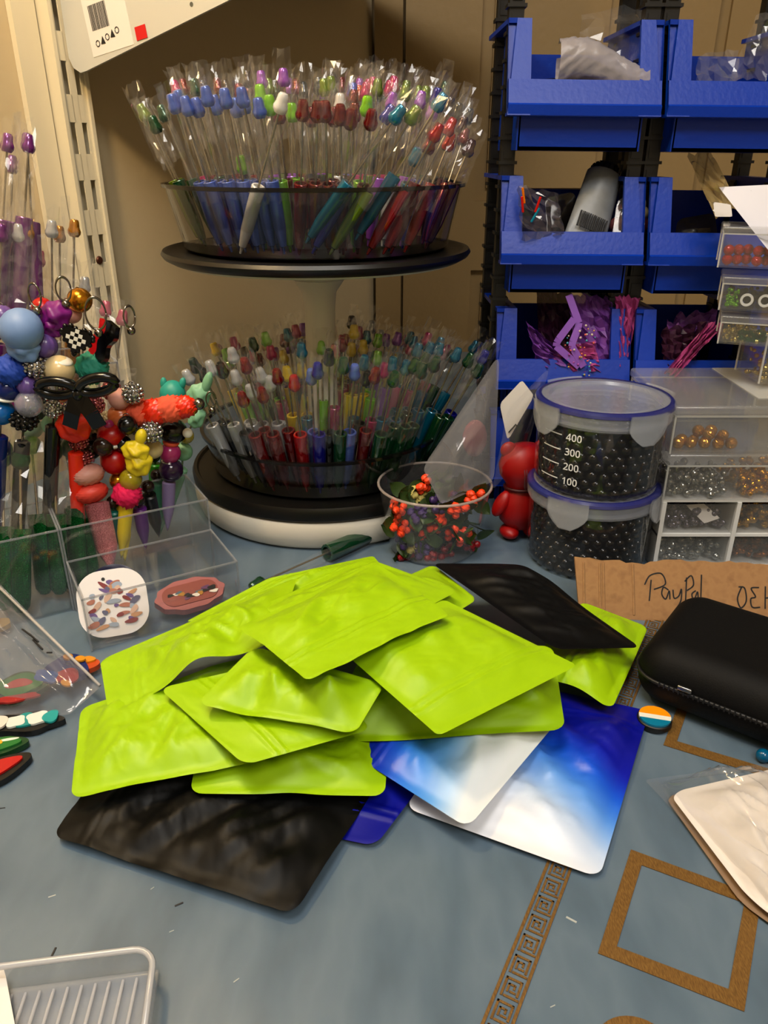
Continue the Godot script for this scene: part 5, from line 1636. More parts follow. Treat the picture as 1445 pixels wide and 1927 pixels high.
func build_badge():
	var b = thing("round_badge", "round badge striped orange, white and teal on black rubber", "badge", Vector3(0.1459, 0.0008, -0.329))
	var black := mat("rubber_black", Color(0.02, 0.02, 0.02), 0.5)
	part(b, "backing", lathe_mesh([Vector2(0, 0), Vector2(0.0088, 0), Vector2(0.0092, 0.0008), Vector2(0.009, 0.0032), Vector2(0.0085, 0.0036), Vector2(0, 0.0036)], 36), black)
	var spans := [[-1.0, -0.12, Color(0.9, 0.55, 0.02)], [-0.12, 0.30, Color(0.85, 0.85, 0.8)], [0.30, 1.0, Color(0.02, 0.42, 0.55)]]
	for s in spans:
		var p := PackedVector2Array()
		var r := 0.0083
		for i in 13:
			var z: float = lerpf(s[0], s[1], i / 12.0)
			p.append(Vector2(r * sqrt(maxf(0.0, 1.0 - z * z)), z * r))
		for i in 13:
			var z: float = lerpf(s[1], s[0], i / 12.0)
			p.append(Vector2(-r * sqrt(maxf(0.0, 1.0 - z * z)), z * r))
		var clean := PackedVector2Array()
		for q in p:
			if clean.size() == 0 or clean[clean.size() - 1].distance_to(q) > 1e-5 and clean[0].distance_to(q) > 1e-5:
				clean.append(q)
		var st := st_new()
		slab(st, clean, 0.0012, Transform3D(Basis(Vector3.RIGHT, Vector3(0, 0, 1), Vector3(0, 1, 0)), Vector3(0, 0.0036, 0)))
		part(b, "stripe", done(st), mat("badge_%d" % int(s[2].r * 100), s[2], 0.35), Vector3.ZERO, Basis(Vector3.UP, -0.25))
	single("blue_bead", "small turquoise bead beside the clear packet of white card", "bead", bead_mesh("round"), mat("bead_turquoise", Color(0.0, 0.3, 0.45), 0.15), Vector3(0.192, 0.0036, -0.3008), Basis().scaled(Vector3.ONE * 0.0036))
	single("violet_bead", "small violet bead beside the turquoise bead", "bead", bead_mesh("round"), mat("bead_violet", Color(0.2, 0.04, 0.35), 0.15), Vector3(0.1959, 0.0036, -0.3001), Basis().scaled(Vector3.ONE * 0.0036))

# ---------- the heap of pouches ----------
func gradient_film(key: String, offsets: Array, colors: Array) -> StandardMaterial3D:
	var g := Gradient.new()
	g.offsets = PackedFloat32Array(offsets)
	g.colors = PackedColorArray(colors)
	var t := GradientTexture2D.new()
	t.gradient = g
	t.width = 64
	t.height = 512
	t.fill_from = Vector2(0.35, 0.0)
	t.fill_to = Vector2(-0.05, 1.0)
	var m := mat(key, Color.WHITE, 0.4)
	m.albedo_texture = t
	m.texture_repeat = false
	return m

func build_pouches():
	var green := mat("lime_foil", Color(0.56, 0.715, 0.0), 0.46)
	green.metallic_specular = 0.4
	var black := mat("black_foil", Color(0.006, 0.006, 0.006), 0.5, 0.0, 0.3)
	var blue := gradient_film("blue_white_print", [0.0, 0.18, 0.3, 0.42, 0.56, 0.7], [Color(0.0, 0.02, 0.5), Color(0.0, 0.05, 0.6), Color(0.04, 0.3, 0.8), Color(0.3, 0.53, 0.86), Color(0.7, 0.78, 0.9), Color(0.86, 0.87, 0.9)])
	var g := "lime green pouches in the heap"
	# flat on the desk
	pouch("blue_pouch", "pouch whose royal blue end peeps out beside the black pouch", "", [Vector3(-0.039, 0.003, -0.2541), Vector3(-0.0039, 0.003, -0.2453), Vector3(0.0482, 0.003, -0.3307), Vector3(0.0022, 0.003, -0.3418)], blue, {"dome": 0.002, "seed": 3})
	pouch("black_pouch", "black foil pouch at the front edge of the heap", "", [Vector3(-0.1479, 0.004, -0.2497), Vector3(-0.1318, 0.006, -0.3293), Vector3(0.0102, 0.006, -0.3086), Vector3(-0.036, 0.005, -0.2094)], black, {"dome": 0.004, "seed": 11, "wrinkle": 0.0051, "flop": 0.003, "bumps": [[0.85, 0.7, 0.2, 0.2, 0.004]]})
	pouch("blue_pouch", "blue to white faded pouch lying lowest beside the badge", "", [Vector3(0.0643, 0.003, -0.3657), Vector3(0.1455, 0.003, -0.336), Vector3(0.0909, 0.003, -0.2288), Vector3(0.0098, 0.004, -0.2662)], blue, {"dome": 0.005, "seed": 21, "wrinkle": 0.0041, "bumps": [[0.85, 0.28, 0.12, 0.14, 0.004]]})
	pouch("blue_pouch", "pale blue and white pouch overlapping the other blue pouch", "", [Vector3(0.0235, 0.019, -0.3617), Vector3(-0.0214, 0.017, -0.2925), Vector3(0.0363, 0.0145, -0.2447), Vector3(0.093, 0.0185, -0.3155)], gradient_film("pale_print", [0.0, 0.2, 0.4, 0.58, 0.75], [Color(0.02, 0.14, 0.66), Color(0.12, 0.42, 0.84), Color(0.36, 0.6, 0.88), Color(0.84, 0.87, 0.9), Color(0.86, 0.87, 0.88)]), {"dome": 0.004, "seed": 31, "wrinkle": 0.0031})
	pouch("lime_pouch", "lime pouch under the black one, its corner near the cardboard", g, [Vector3(0.1316, 0.01, -0.4382), Vector3(0.0791, 0.014, -0.3575), Vector3(0.1205, 0.012, -0.325), Vector3(0.1681, 0.007, -0.4124)], green, {"dome": 0.008, "seed": 5, "wrinkle": 0.0068, "bumps": [[0.9, 0.6, 0.2, 0.3, 0.006]]})
	pouch("lime_pouch", "lime pouch with two round corners lying on the front black pouch", g, [Vector3(-0.0964, 0.014, -0.3536), Vector3(0.0046, 0.016, -0.3485), Vector3(0.0004, 0.0145, -0.263), Vector3(-0.0889, 0.0145, -0.2646)], green, {"dome": 0.004, "seed": 41, "wrinkle": 0.0048, "bumps": [[0.52, 0.78, 0.12, 0.2, 0.004]]})
	pouch("lime_pouch", "lime pouch with a square end reaching over the bare desk", g, [Vector3(-0.0661, 0.028, -0.3567), Vector3(-0.0499, 0.026, -0.2754), Vector3(-0.1425, 0.013, -0.2623), Vector3(-0.1614, 0.013, -0.3273)], green, {"dome": 0.007, "seed": 51, "wrinkle": 0.0041, "flop": 0.003})
	pouch("lime_pouch", "lime pouch whose long edge overlaps the pale blue pouch", g, [Vector3(-0.0097, 0.03, -0.3589), Vector3(0.0938, 0.032, -0.3561), Vector3(0.0882, 0.026, -0.2939), Vector3(-0.0316, 0.022, -0.2917)], green, {"dome": 0.006, "seed": 61, "wrinkle": 0.0051, "round": 0.007, "bumps": [[0.3, 0.95, 0.3, 0.15, -0.003]]})
	pouch("lime_pouch", "lime pouch turned cornerwise with a straight sealed end", g, [Vector3(-0.1147, 0.033, -0.3173), Vector3(-0.0619, 0.034, -0.2618), Vector3(-0.0056, 0.036, -0.2831), Vector3(-0.0455, 0.04, -0.3349)], green, {"dome": 0.004, "seed": 71, "wrinkle": 0.0037})
	pouch("lime_pouch", "lime pouch crimped at one end, arched over a dark gap", g, [Vector3(-0.1596, 0.022, -0.3565), Vector3(-0.1409, 0.02, -0.3129), Vector3(-0.0561, 0.05, -0.335), Vector3(-0.0536, 0.042, -0.4156)], green, {"dome": 0.003, "seed": 81, "wrinkle": 0.0061, "bumps": [[0.9, 0.55, 0.5, 0.16, 0.010]]})
	pouch("lime_pouch", "lime pouch leaning at the back beside the acrylic organizer", g, [Vector3(-0.1216, 0.022, -0.3943), Vector3(-0.0738, 0.034, -0.4275), Vector3(-0.0072, 0.038, -0.4502), Vector3(0.0041, 0.046, -0.4086)], green, {"dome": 0.002, "seed": 91, "wrinkle": 0.0037, "round": 0.004})
	pouch("lime_pouch", "lime pouch with a puffed middle between the zip-ended pouches", g, [Vector3(-0.0672, 0.049, -0.3312), Vector3(-0.0895, 0.043, -0.2928), Vector3(-0.0131, 0.042, -0.2726), Vector3(0.0004, 0.049, -0.3)], green, {"dome": 0.005, "seed": 101, "wrinkle": 0.0054, "zip": false, "bumps": [[0.6, 0.75, 0.3, 0.12, 0.005], [0.75, 0.3, 0.25, 0.12, -0.004]]})
	pouch("lime_pouch", "small lime pouch corner tucked under the back black pouch", g, [Vector3(-0.0261, 0.036, -0.3912), Vector3(0.0108, 0.038, -0.3475), Vector3(0.0567, 0.034, -0.4017), Vector3(0.033, 0.03, -0.453)], green, {"dome": 0.004, "seed": 111, "wrinkle": 0.0041})
	pouch("black_pouch", "black foil pouch at the back of the heap by the jars", "", [Vector3(0.1468, 0.024, -0.3655), Vector3(0.0938, 0.034, -0.3497), Vector3(0.0312, 0.036, -0.4436), Vector3(0.0934, 0.03, -0.4515)], black, {"dome": 0.004, "seed": 121, "wrinkle": 0.0034, "zip": false, "bumps": [[0.3, 0.75, 0.4, 0.2, 0.004]]})
	pouch("lime_pouch", "lime pouch with zip ridges pointing at the blue pouch, high on the heap", g, [Vector3(0.0238, 0.049, -0.2635), Vector3(0.0964, 0.049, -0.3148), Vector3(0.0336, 0.053, -0.3707), Vector3(-0.0219, 0.055, -0.3198)], green, {"dome": 0.006, "seed": 131, "wrinkle": 0.0027, "round": 0.003})
	pouch("lime_pouch", "lime pouch with a creased zip end on the very top", g, [Vector3(-0.0344, 0.066, -0.2806), Vector3(0.0337, 0.065, -0.336), Vector3(-0.0055, 0.06, -0.4012), Vector3(-0.0746, 0.06, -0.3313)], green, {"dome": 0.005, "seed": 141, "wrinkle": 0.0037, "round": 0.003, "flop": 0.003})
	pouch("lime_pouch", "lime pouch lying behind the topmost one, folded at the back", g, [Vector3(-0.0757, 0.046, -0.3696), Vector3(-0.0224, 0.048, -0.3261), Vector3(0.0441, 0.044, -0.395), Vector3(-0.011, 0.046, -0.4324)], green, {"dome": 0.004, "seed": 151, "wrinkle": 0.0051, "zip": false})

# ---------- cup of flowers, red figure, clear bags ----------
func build_cup():
	var clear := mat("cup_clear", Color(0.75, 0.75, 0.75, 0.07), 0.06)
	var cup = thing("flower_cup", "clear plastic cup full of artificial flower sprigs", "cup", Vector3(0.0385, 0.0006, -0.537))
	part(cup, "cup_wall", lathe_mesh([Vector2(0, 0.001), Vector2(0.033, 0.001), Vector2(0.0345, 0.003), Vector2(0.0425, 0.053)], 48), clear)
	part(cup, "rim", tube_mesh(ring_path(0.0428, 40).map(func(p): return Vector3(p.x, 0.0532, p.y)), 0.0011, 6), mat("cup_rim", Color(0.7, 0.65, 0.62, 0.5), 0.12))
	var rng := RandomNumberGenerator.new()
	rng.seed = 17
	var leaf := mat("flower_leaf", Color(0.15, 0.24, 0.05), 0.5)
	var kinds := {"orange": mat("flower_orange", Color(0.9, 0.24, 0.04), 0.5), "purple": mat("flower_purple", Color(0.22, 0.14, 0.36), 0.5), "yellow": mat("flower_yellow", Color(0.78, 0.72, 0.4), 0.5), "red": mat("flower_red", Color(0.5, 0.02, 0.06), 0.4)}
	var st := st_new()
	for i in 11:
		var p := Vector3(rng.randf_range(-1, 1), rng.randf_range(-1, 1), rng.randf_range(-0.6, 0.6)) * 0.0068
		lathe(st, [Vector2(0, -0.003), Vector2(0.0022, -0.002), Vector2(0.003, 0), Vector2(0.0022, 0.002), Vector2(0, 0.003)], 7, Transform3D(Basis(), p))
	var bloom := done(st)
	var leaf_st := st_new()
	leaf_st.set_smooth_group(1)
	for s in [-1, 1]:
		for k in 5:
			var t0 := k / 5.0
			var t1 := (k + 1) / 5.0
			var w0: float = 0.006 * sin(PI * t0)
			var w1: float = 0.006 * sin(PI * t1)
			var a := Vector3(0, t0 * 0.018, 0.004 * t0 * t0)
			var b := Vector3(0, t1 * 0.018, 0.004 * t1 * t1)
			if s > 0:
				quad(leaf_st, a, a + Vector3(w0, 0, 0.001), b + Vector3(w1, 0, 0.001), b)
			else:
				quad(leaf_st, a + Vector3(-w0, 0, 0.001), a, b, b + Vector3(-w1, 0, 0.001))
	var leafm := done(leaf_st)
	mats["flower_leaf"].cull_mode = BaseMaterial3D.CULL_DISABLED
	for q in [["orange", Vector3(0.0048, 0.0439, -0.505)], ["orange", Vector3(0.0068, 0.0298, -0.503)], ["orange", Vector3(0.0577, 0.0409, -0.505)], ["orange", Vector3(0.0524, 0.0218, -0.506)], ["orange", Vector3(0.0653, 0.0176, -0.508)], ["orange", Vector3(0.0736, 0.0479, -0.512)], ["orange", Vector3(0.0284, 0.0563, -0.522)], ["yellow", Vector3(0.0243, 0.0481, -0.524)], ["purple", Vector3(0.0215, 0.0413, -0.506)], ["purple", Vector3(0.0292, 0.0087, -0.508)], ["purple", Vector3(0.0089, 0.0189, -0.509)], ["red", Vector3(0.0358, 0.0003, -0.5085)], ["red", Vector3(0.013, 0.0012, -0.511)], ["orange", Vector3(0.0391, 0.0319, -0.512)], ["orange", Vector3(0.0169, 0.0239, -0.515)], ["purple", Vector3(0.0421, 0.0435, -0.515)], ["red", Vector3(0.0748, 0.012, -0.512)], ["orange", Vector3(0.0309, 0.0194, -0.515)], ["yellow", Vector3(0.019, 0.0115, -0.513)], ["orange", Vector3(0.015, 0.0433, -0.53)], ["red", Vector3(0.0514, 0.0036, -0.515)], ["purple", Vector3(0.0632, 0.0433, -0.53)]]:
		var f = thing("flower_sprig", "small %s artificial flower sprig in the clear cup" % q[0], "flower", cup.position + (q[1] - cup.position) * Vector3(0.8, 1.0, 0.72), Basis.from_euler(Vector3(rng.randf_range(-0.5, 0.5), rng.randf() * 0.8, rng.randf() * 6.0)), "%s sprigs in the cup" % q[0])
		part(f, "blossom", bloom, kinds[q[0]])
		for k in 3:
			part(f, "leaf", leafm, leaf, Vector3(0, 0, -0.004), Basis.from_euler(Vector3(-0.4, 0, k * 2.1 + rng.randf())))
	var mass := []
	for i in 110:
		var a := rng.randf() * TAU
		var r := sqrt(rng.randf()) * 0.027
		mass.append(Transform3D(Basis.from_euler(Vector3(rng.randf() * 6, rng.randf() * 6, rng.randf() * 6)), cup.position + Vector3(cos(a) * r, 0.006 + rng.randf() * 0.034, sin(a) * r)))
	stuff(self, "leaf_filling", "tangle of dark green artificial leaves inside the cup", "leaves", leafm, leaf, mass)
	# clear bags standing in and behind the cup
	clear_bag("clear_bag", "clear bag with a pink flower standing up in the cup", [Vector3(0.0277, 0.0751, -0.515), Vector3(0.0824, 0.1507, -0.545), Vector3(0.0823, 0.0585, -0.53), Vector3(0.0416, 0.0479, -0.51)], {"normal": Vector3(0, 0.1, 1), "wrinkle": 0.003, "single": false, "seed": 7}, "milky_film")
	single("pink_flower", "pink fabric flower seen through the bag in the cup", "flower", bead_mesh("rose"), mat("flower_pink", Color(0.5, 0.2, 0.22), 0.7), Vector3(0.0682, 0.0856, -0.548), Basis().scaled(Vector3(0.009, 0.014, 0.003)))
	clear_bag("clear_bag", "clear bag with a white card leaning behind the flower cup", [Vector3(0.0921, 0.1072, -0.552), Vector3(0.1217, 0.1383, -0.556), Vector3(0.1088, 0.0731, -0.553), Vector3(0.0839, 0.0411, -0.55)], {"normal": Vector3(0, 0.1, 1), "wrinkle": 0.002, "seed": 9}, "clear_film")
	pouch("white_card", "white card marked with a black pen stroke inside the clear bag", "", [Vector3(0.0865, 0.11, -0.556), Vector3(0.1022, 0.1278, -0.558), Vector3(0.1123, 0.1156, -0.558), Vector3(0.0945, 0.0806, -0.556)], mat("sticker_paper"), {"zip": false, "dome": 0.0, "wrinkle": 0.0004, "round": 0.003, "floor": -1.0, "nu": 10, "nv": 12, "normal": Vector3(0, 0.1, 1)})
	part(get_node("white_card"), "pen_stroke", tube_mesh([Vector3(-0.004, 0.007, 0.001), Vector3(0.001, 0.0135, 0.001), Vector3(0.002, 0.012, 0.001)], 0.0007, 4), mat("marker_black"))

func build_red_figure():
	var red := mat("red_vinyl", Color(0.62, 0.006, 0.01), 0.45)
	var f = thing("red_figurine", "smooth red toy figurine standing behind the flower cup", "figurine", Vector3(0.1086, 0.0006, -0.5569), Basis(Vector3.UP, 0.2))
	var st := st_new()
	lathe(st, [Vector2(0, 0.006), Vector2(0.010, 0.0075), Vector2(0.0165, 0.015), Vector2(0.018, 0.024), Vector2(0.016, 0.034), Vector2(0.0125, 0.041), Vector2(0.0135, 0.046), Vector2(0.0185, 0.053), Vector2(0.020, 0.061), Vector2(0.0175, 0.070), Vector2(0.010, 0.0765), Vector2(0, 0.078)], 32, Transform3D(), 0.8)
	part(f, "body", done(st), red)
	for s in [-1, 1]:
		part(f, "foot", ball(1.0, 18, 10), red, Vector3(s * 0.0095, 0.0055, 0.004), Basis().scaled(Vector3(0.0075, 0.0055, 0.010)))
		part(f, "arm", ball(1.0, 18, 10), red, Vector3(s * 0.0175, 0.030, 0.003), Basis(Vector3(0, 0, 1), s * 0.5) * Basis().scaled(Vector3(0.0055, 0.0115, 0.006)))
		part(f, "ear", ball(1.0, 16, 10), red, Vector3(s * 0.0135, 0.0735, 0), Basis().scaled(Vector3(0.0065, 0.0065, 0.004)))
	part(f, "collar", tube_mesh(ring_path(0.0138, 28).map(func(p): return Vector3(p.x, 0.0425, p.y * 0.8)), 0.0014, 6), mat("collar_dark", Color(0.25, 0.0, 0.01), 0.5))

func build_packet():
	# clear packet with folded white card
	clear_bag("clear_packet", "clear crinkly packet holding a stack of white card", [Vector3(0.127, 0.003, -0.285), Vector3(0.1516, 0.004, -0.2183), Vector3(0.1684, 0.006, -0.1719), Vector3(0.1974, 0.01, -0.2902)], {"dome": 0.017, "wrinkle": 0.004, "nu": 40, "nv": 50, "floor": 0.001, "round": 0.002}, "clear_film")
	var card := mat("packet_card", Color(0.82, 0.79, 0.76), 0.65)
	pouch("white_card_stack", "stack of white card and tissue inside the clear packet", "", [Vector3(0.1345, 0.006, -0.2734), Vector3(0.1479, 0.006, -0.2168), Vector3(0.1781, 0.006, -0.1756), Vector3(0.2019, 0.01, -0.2887)], card, {"zip": false, "dome": 0.006, "wrinkle": 0.004, "freq": 30.0, "round": 0.008, "nu": 40, "nv": 40})
	pouch("tan_card", "tan card edge showing under the white stack in the packet", "", [Vector3(0.1338, 0.002, -0.2754), Vector3(0.1461, 0.002, -0.2174), Vector3(0.1752, 0.002, -0.1821), Vector3(0.1931, 0.002, -0.2886)], mat("tan_card_stock", Color(0.52, 0.42, 0.32), 0.7), {"zip": false, "dome": 0.001, "wrinkle": 0.001, "round": 0.006, "nu": 20, "nv": 20})
	# ribbed clear tray in the near corner
	var clear := mat("tray_clear", Color(0.72, 0.74, 0.78, 0.2), 0.12)
	var ridge := mat("tray_ridge", Color(0.78, 0.78, 0.79, 0.45), 0.2)
	var a: Vector3 = Vector3(-0.0845, 0.014, -0.1896)
	var dirx: Vector3 = (a - Vector3(-0.1385, 0.014, -0.182)).normalized()
	var t = thing("ribbed_tray", "clear ribbed plastic tray holding a white slip", "tray", Vector3(a.x, 0.0006, a.z), Basis(dirx, Vector3.UP, dirx.cross(Vector3.UP)))
	var L := 0.13
	var W := 0.062
	part(t, "tray_floor", rbox(Vector3(L, 0.0016, W), 0.0007, 12, 6), clear, Vector3(-L / 2, 0.001, W / 2))
	var wall := st_new()
	var o := round_rect(L, W, 0.008, 6)
	for i in o.size():
		var p := o[i]
		var q := o[(i + 1) % o.size()]
		wall.set_smooth_group(1)
		quad(wall, Vector3(q.x, 0.001, q.y), Vector3(p.x, 0.001, p.y), Vector3(p.x * 1.0, 0.0135, p.y), Vector3(q.x, 0.0135, q.y))
	part(t, "tray_wall", done(wall), clear, Vector3(-L / 2, 0, W / 2))
	var path := []
	for p in o:
		path.append(Vector3(p.x - L / 2, 0.0138, p.y + W / 2))
	path.append(path[0])
	part(t, "rim", tube_mesh(path, 0.0013, 6), ridge)
	var rib := rbox(Vector3(0.0013, 0.0016, 0.0185), 0.0006, 12, 6)
	for row in 3:
		for i in 24:
			part(t, "rib", rib, ridge, Vector3(-0.008 - i * 0.0049, 0.0025, 0.0125 + row * 0.0205), Basis(Vector3.UP, -0.06))
		part(t, "divider", rbox(Vector3(L - 0.010, 0.0035, 0.0012), 0.0005, 12, 6), ridge, Vector3(-L / 2, 0.0032, 0.0228 + row * 0.0205 - 0.0003))
	pouch("paper_slip", "white paper slip lying in the ribbed clear tray", "", [Vector3(-0.1485, 0.008, -0.1841), Vector3(-0.1398, 0.008, -0.1857), Vector3(-0.1236, 0.008, -0.1599), Vector3(-0.1369, 0.008, -0.1599)], mat("sticker_paper"), {"zip": false, "dome": 0.0, "wrinkle": 0.0002, "round": 0.001, "nu": 8, "nv": 8})

# ---------- acrylic organizer and what stands in it ----------
func build_organizer():
	var clear := mat("acrylic_clear", Color(0.7, 0.72, 0.75, 0.02), 0.04)
	var edge := mat("acrylic_edge", Color(0.6, 0.62, 0.65, 0.36), 0.08)  # edge gleam of the acrylic painted as a paler, denser tone
	var org = thing("acrylic_organizer", "clear acrylic desk organizer with low front trays and tall pen bays", "organizer", Vector3(-0.181, 0.0006, -0.3955), Basis(Vector3.UP, deg_to_rad(29.5)))
	clear_box(org, "front_tray", Vector3(0, 0, -0.054), Vector3(0.097, 0.037, 0), 0.0015, clear, edge)
	part(org, "tray_step", box_mesh(Vector3(0.0015, 0.0012, -0.012), Vector3(0.0955, 0.014, -0.0108)), clear)
	clear_box(org, "pen_bay", Vector3(0, 0, -0.108), Vector3(0.097, 0.060, -0.0555), 0.0015, clear, edge)
	clear_box(org, "pen_bay", Vector3(-0.118, 0, -0.108), Vector3(-0.0015, 0.060, -0.0555), 0.0015, clear, edge)
	clear_box(org, "tall_bay", Vector3(-0.118, 0, -0.17), Vector3(0.06, 0.15, -0.1095), 0.0015, clear, edge)
	part(org, "raised_floor", box_mesh(Vector3(-0.1165, 0.098, -0.1685), Vector3(0.0585, 0.1, -0.111)), clear)
	# printed tags in the front tray: an oval white one standing, a pink one lying
	var rng := RandomNumberGenerator.new()
	rng.seed = 8
	var tag_at: Vector3 = Vector3(-0.168, 0.004, -0.4073)
	var tag_up: Vector3 = Vector3(-0.1748, 0.0402, -0.4275) - tag_at
	var tagb := Basis(Vector3(0.93, 0.0, -0.32), tag_up.normalized(), Vector3(0.93, 0, -0.32).cross(tag_up.normalized()).normalized()).orthonormalized()
	var tag = thing("oval_tag", "white oval tag with small colourful print standing in the tray", "tag", tag_at, tagb)
	var tl := tag_up.length()
	part(tag, "tag_plate", slab_mesh(round_rect(0.042, tl, 0.015, 8), 0.002), mat("tag_white", Color(0.86, 0.85, 0.86), 0.3), Vector3(0, tl / 2, 0))
	part(tag, "tag_hole", lathe_mesh([Vector2(0.0011, 0), Vector2(0.0011, 0.0003), Vector2(0, 0.0003)], 12), mat("ink_black"), Vector3(-0.004, tl - 0.0055, 0.002), Basis(Vector3.RIGHT, PI / 2))
	var inks := [Color(0.36, 0.26, 0.5), Color(0.62, 0.38, 0.3), Color(0.45, 0.1, 0.1), Color(0.55, 0.6, 0.68), Color(0.68, 0.5, 0.35), Color(0.3, 0.3, 0.42), Color(0.75, 0.62, 0.55)]
	for i in 40:
		var y: float = tl * (0.80 - 0.66 * i / 40.0)
		var x: float = (sin(i * 2.4) * 0.013) * (0.3 if i < 9 else 1.0)
		var st := st_new()
		slab(st, blob_outline(rng.randf_range(0.003, 0.009), rng.randf_range(0.002, 0.004), 3, 0.08, 18, rng.randf() * 6.0), 0.00012)
		part(tag, "printed_patch", done(st), mat("tag_ink_%d" % (i % 7), inks[i % 7], 0.4), Vector3(x, y, 0.0021 + 0.00002 * i), Basis(Vector3(0, 0, 1), rng.randf_range(-0.9, 0.9)))
	pouch("blue_ribbon_tag", "dark blue ruffled tag behind the white oval tag", "", [Vector3(-0.1969, 0.0331, -0.436), Vector3(-0.1659, 0.0386, -0.446), Vector3(-0.1561, 0.0203, -0.436), Vector3(-0.1877, 0.0131, -0.428)], mat("ruffle_blue", Color(0.04, 0.05, 0.2), 0.4), {"zip": false, "dome": 0.003, "wrinkle": 0.004, "freq": 40.0, "round": 0.016, "floor": -1.0, "nu": 26, "nv": 26})
	var pk = thing("pink_tag", "pink shell-edged oval plaque lying in the organizer tray", "tag", Vector3(-0.1298, 0.01, -0.4429), Basis(Vector3.UP, deg_to_rad(29.5)) * Basis(Vector3.RIGHT, 0.35))
	var pst := st_new()
	var flatb := Basis(Vector3.RIGHT, Vector3(0, 0, -1), Vector3.UP)
	slab(pst, blob_outline(0.046, 0.026, 10, 0.035, 60), 0.005, Transform3D(flatb, Vector3.ZERO))
	part(pk, "plaque", done(pst), mat("plaque_pink", Color(0.6, 0.36, 0.36), 0.35))
	pst = st_new()
	slab(pst, round_rect(0.037, 0.017, 0.008, 6), 0.0006, Transform3D(flatb, Vector3(0, 0.005, 0)))
	part(pk, "inset", done(pst), mat("plaque_inset", Color(0.5, 0.25, 0.22), 0.4))
	var pc := [Color(0.02, 0.02, 0.02), Color(0.8, 0.78, 0.75), Color(0.25, 0.35, 0.42), Color(0.6, 0.42, 0.12), Color(0.35, 0.2, 0.35), Color(0.1, 0.08, 0.1)]
	for i in 14:
		pst = st_new()
		slab(pst, blob_outline(rng.randf_range(0.003, 0.006), rng.randf_range(0.002, 0.004), 3, 0.2, 16, rng.randf() * 6.0), 0.0002, Transform3D(flatb, Vector3.ZERO))
		part(pk, "printed_patch", done(pst), mat("plaque_ink_%d" % (i % 6), pc[i % 6], 0.4), Vector3(-0.012 + 0.0021 * i + rng.randf_range(-0.002, 0.002), 0.0056 + 0.00003 * i, rng.randf_range(-0.0055, 0.0045)))

# one beaded pen: a barrel from foot to neck, then beads at the places given
func beaded(label: String, foot: Vector3, neck: Vector3, m, beads: Array, barrel_r := 0.0046):
	var p = thing("beaded_pen", label, "pen", foot)
	var d := neck - foot
	var l := d.length()
	part(p, "barrel", lathe_mesh([Vector2(0, 0), Vector2(0.0012, 0.004), Vector2(barrel_r * 0.75, 0.014), Vector2(barrel_r, 0.02), Vector2(barrel_r * 1.08, l - 0.001), Vector2(barrel_r * 0.8, l), Vector2(0, l)], 16), m, Vector3.ZERO, along(d))
	var path := [d]
	for b in beads:
		path.append(b[1] - foot)
	part(p, "rod", tube_mesh(path, 0.0008, 5), mat("steel_rod"))
	for b in beads:
		part(p, b[4] if b.size() > 4 else "bead", bead_mesh(b[0]), b[2], b[1] - foot, along(b[1] - foot - d * 0.8) * Basis().scaled(b[3] if b[3] is Vector3 else Vector3.ONE * b[3]))
	return p

func charm_ring(p, at: Vector3, r: float, tilt: float):
	part(p, "key_ring", tube_mesh(ring_path(r, 24), 0.00075, 6), mat("ring_steel", Color(0.5, 0.48, 0.45), 0.18, 1.0), at - p.position, Basis(Vector3.UP, tilt) * Basis().scaled(Vector3(0.7, 1.15, 1)))
	part(p, "end_ball", bead_mesh("round"), mat("ring_steel"), at - p.position + Vector3(0, -r * 1.15 - 0.002, 0), Basis().scaled(Vector3.ONE * 0.0027))

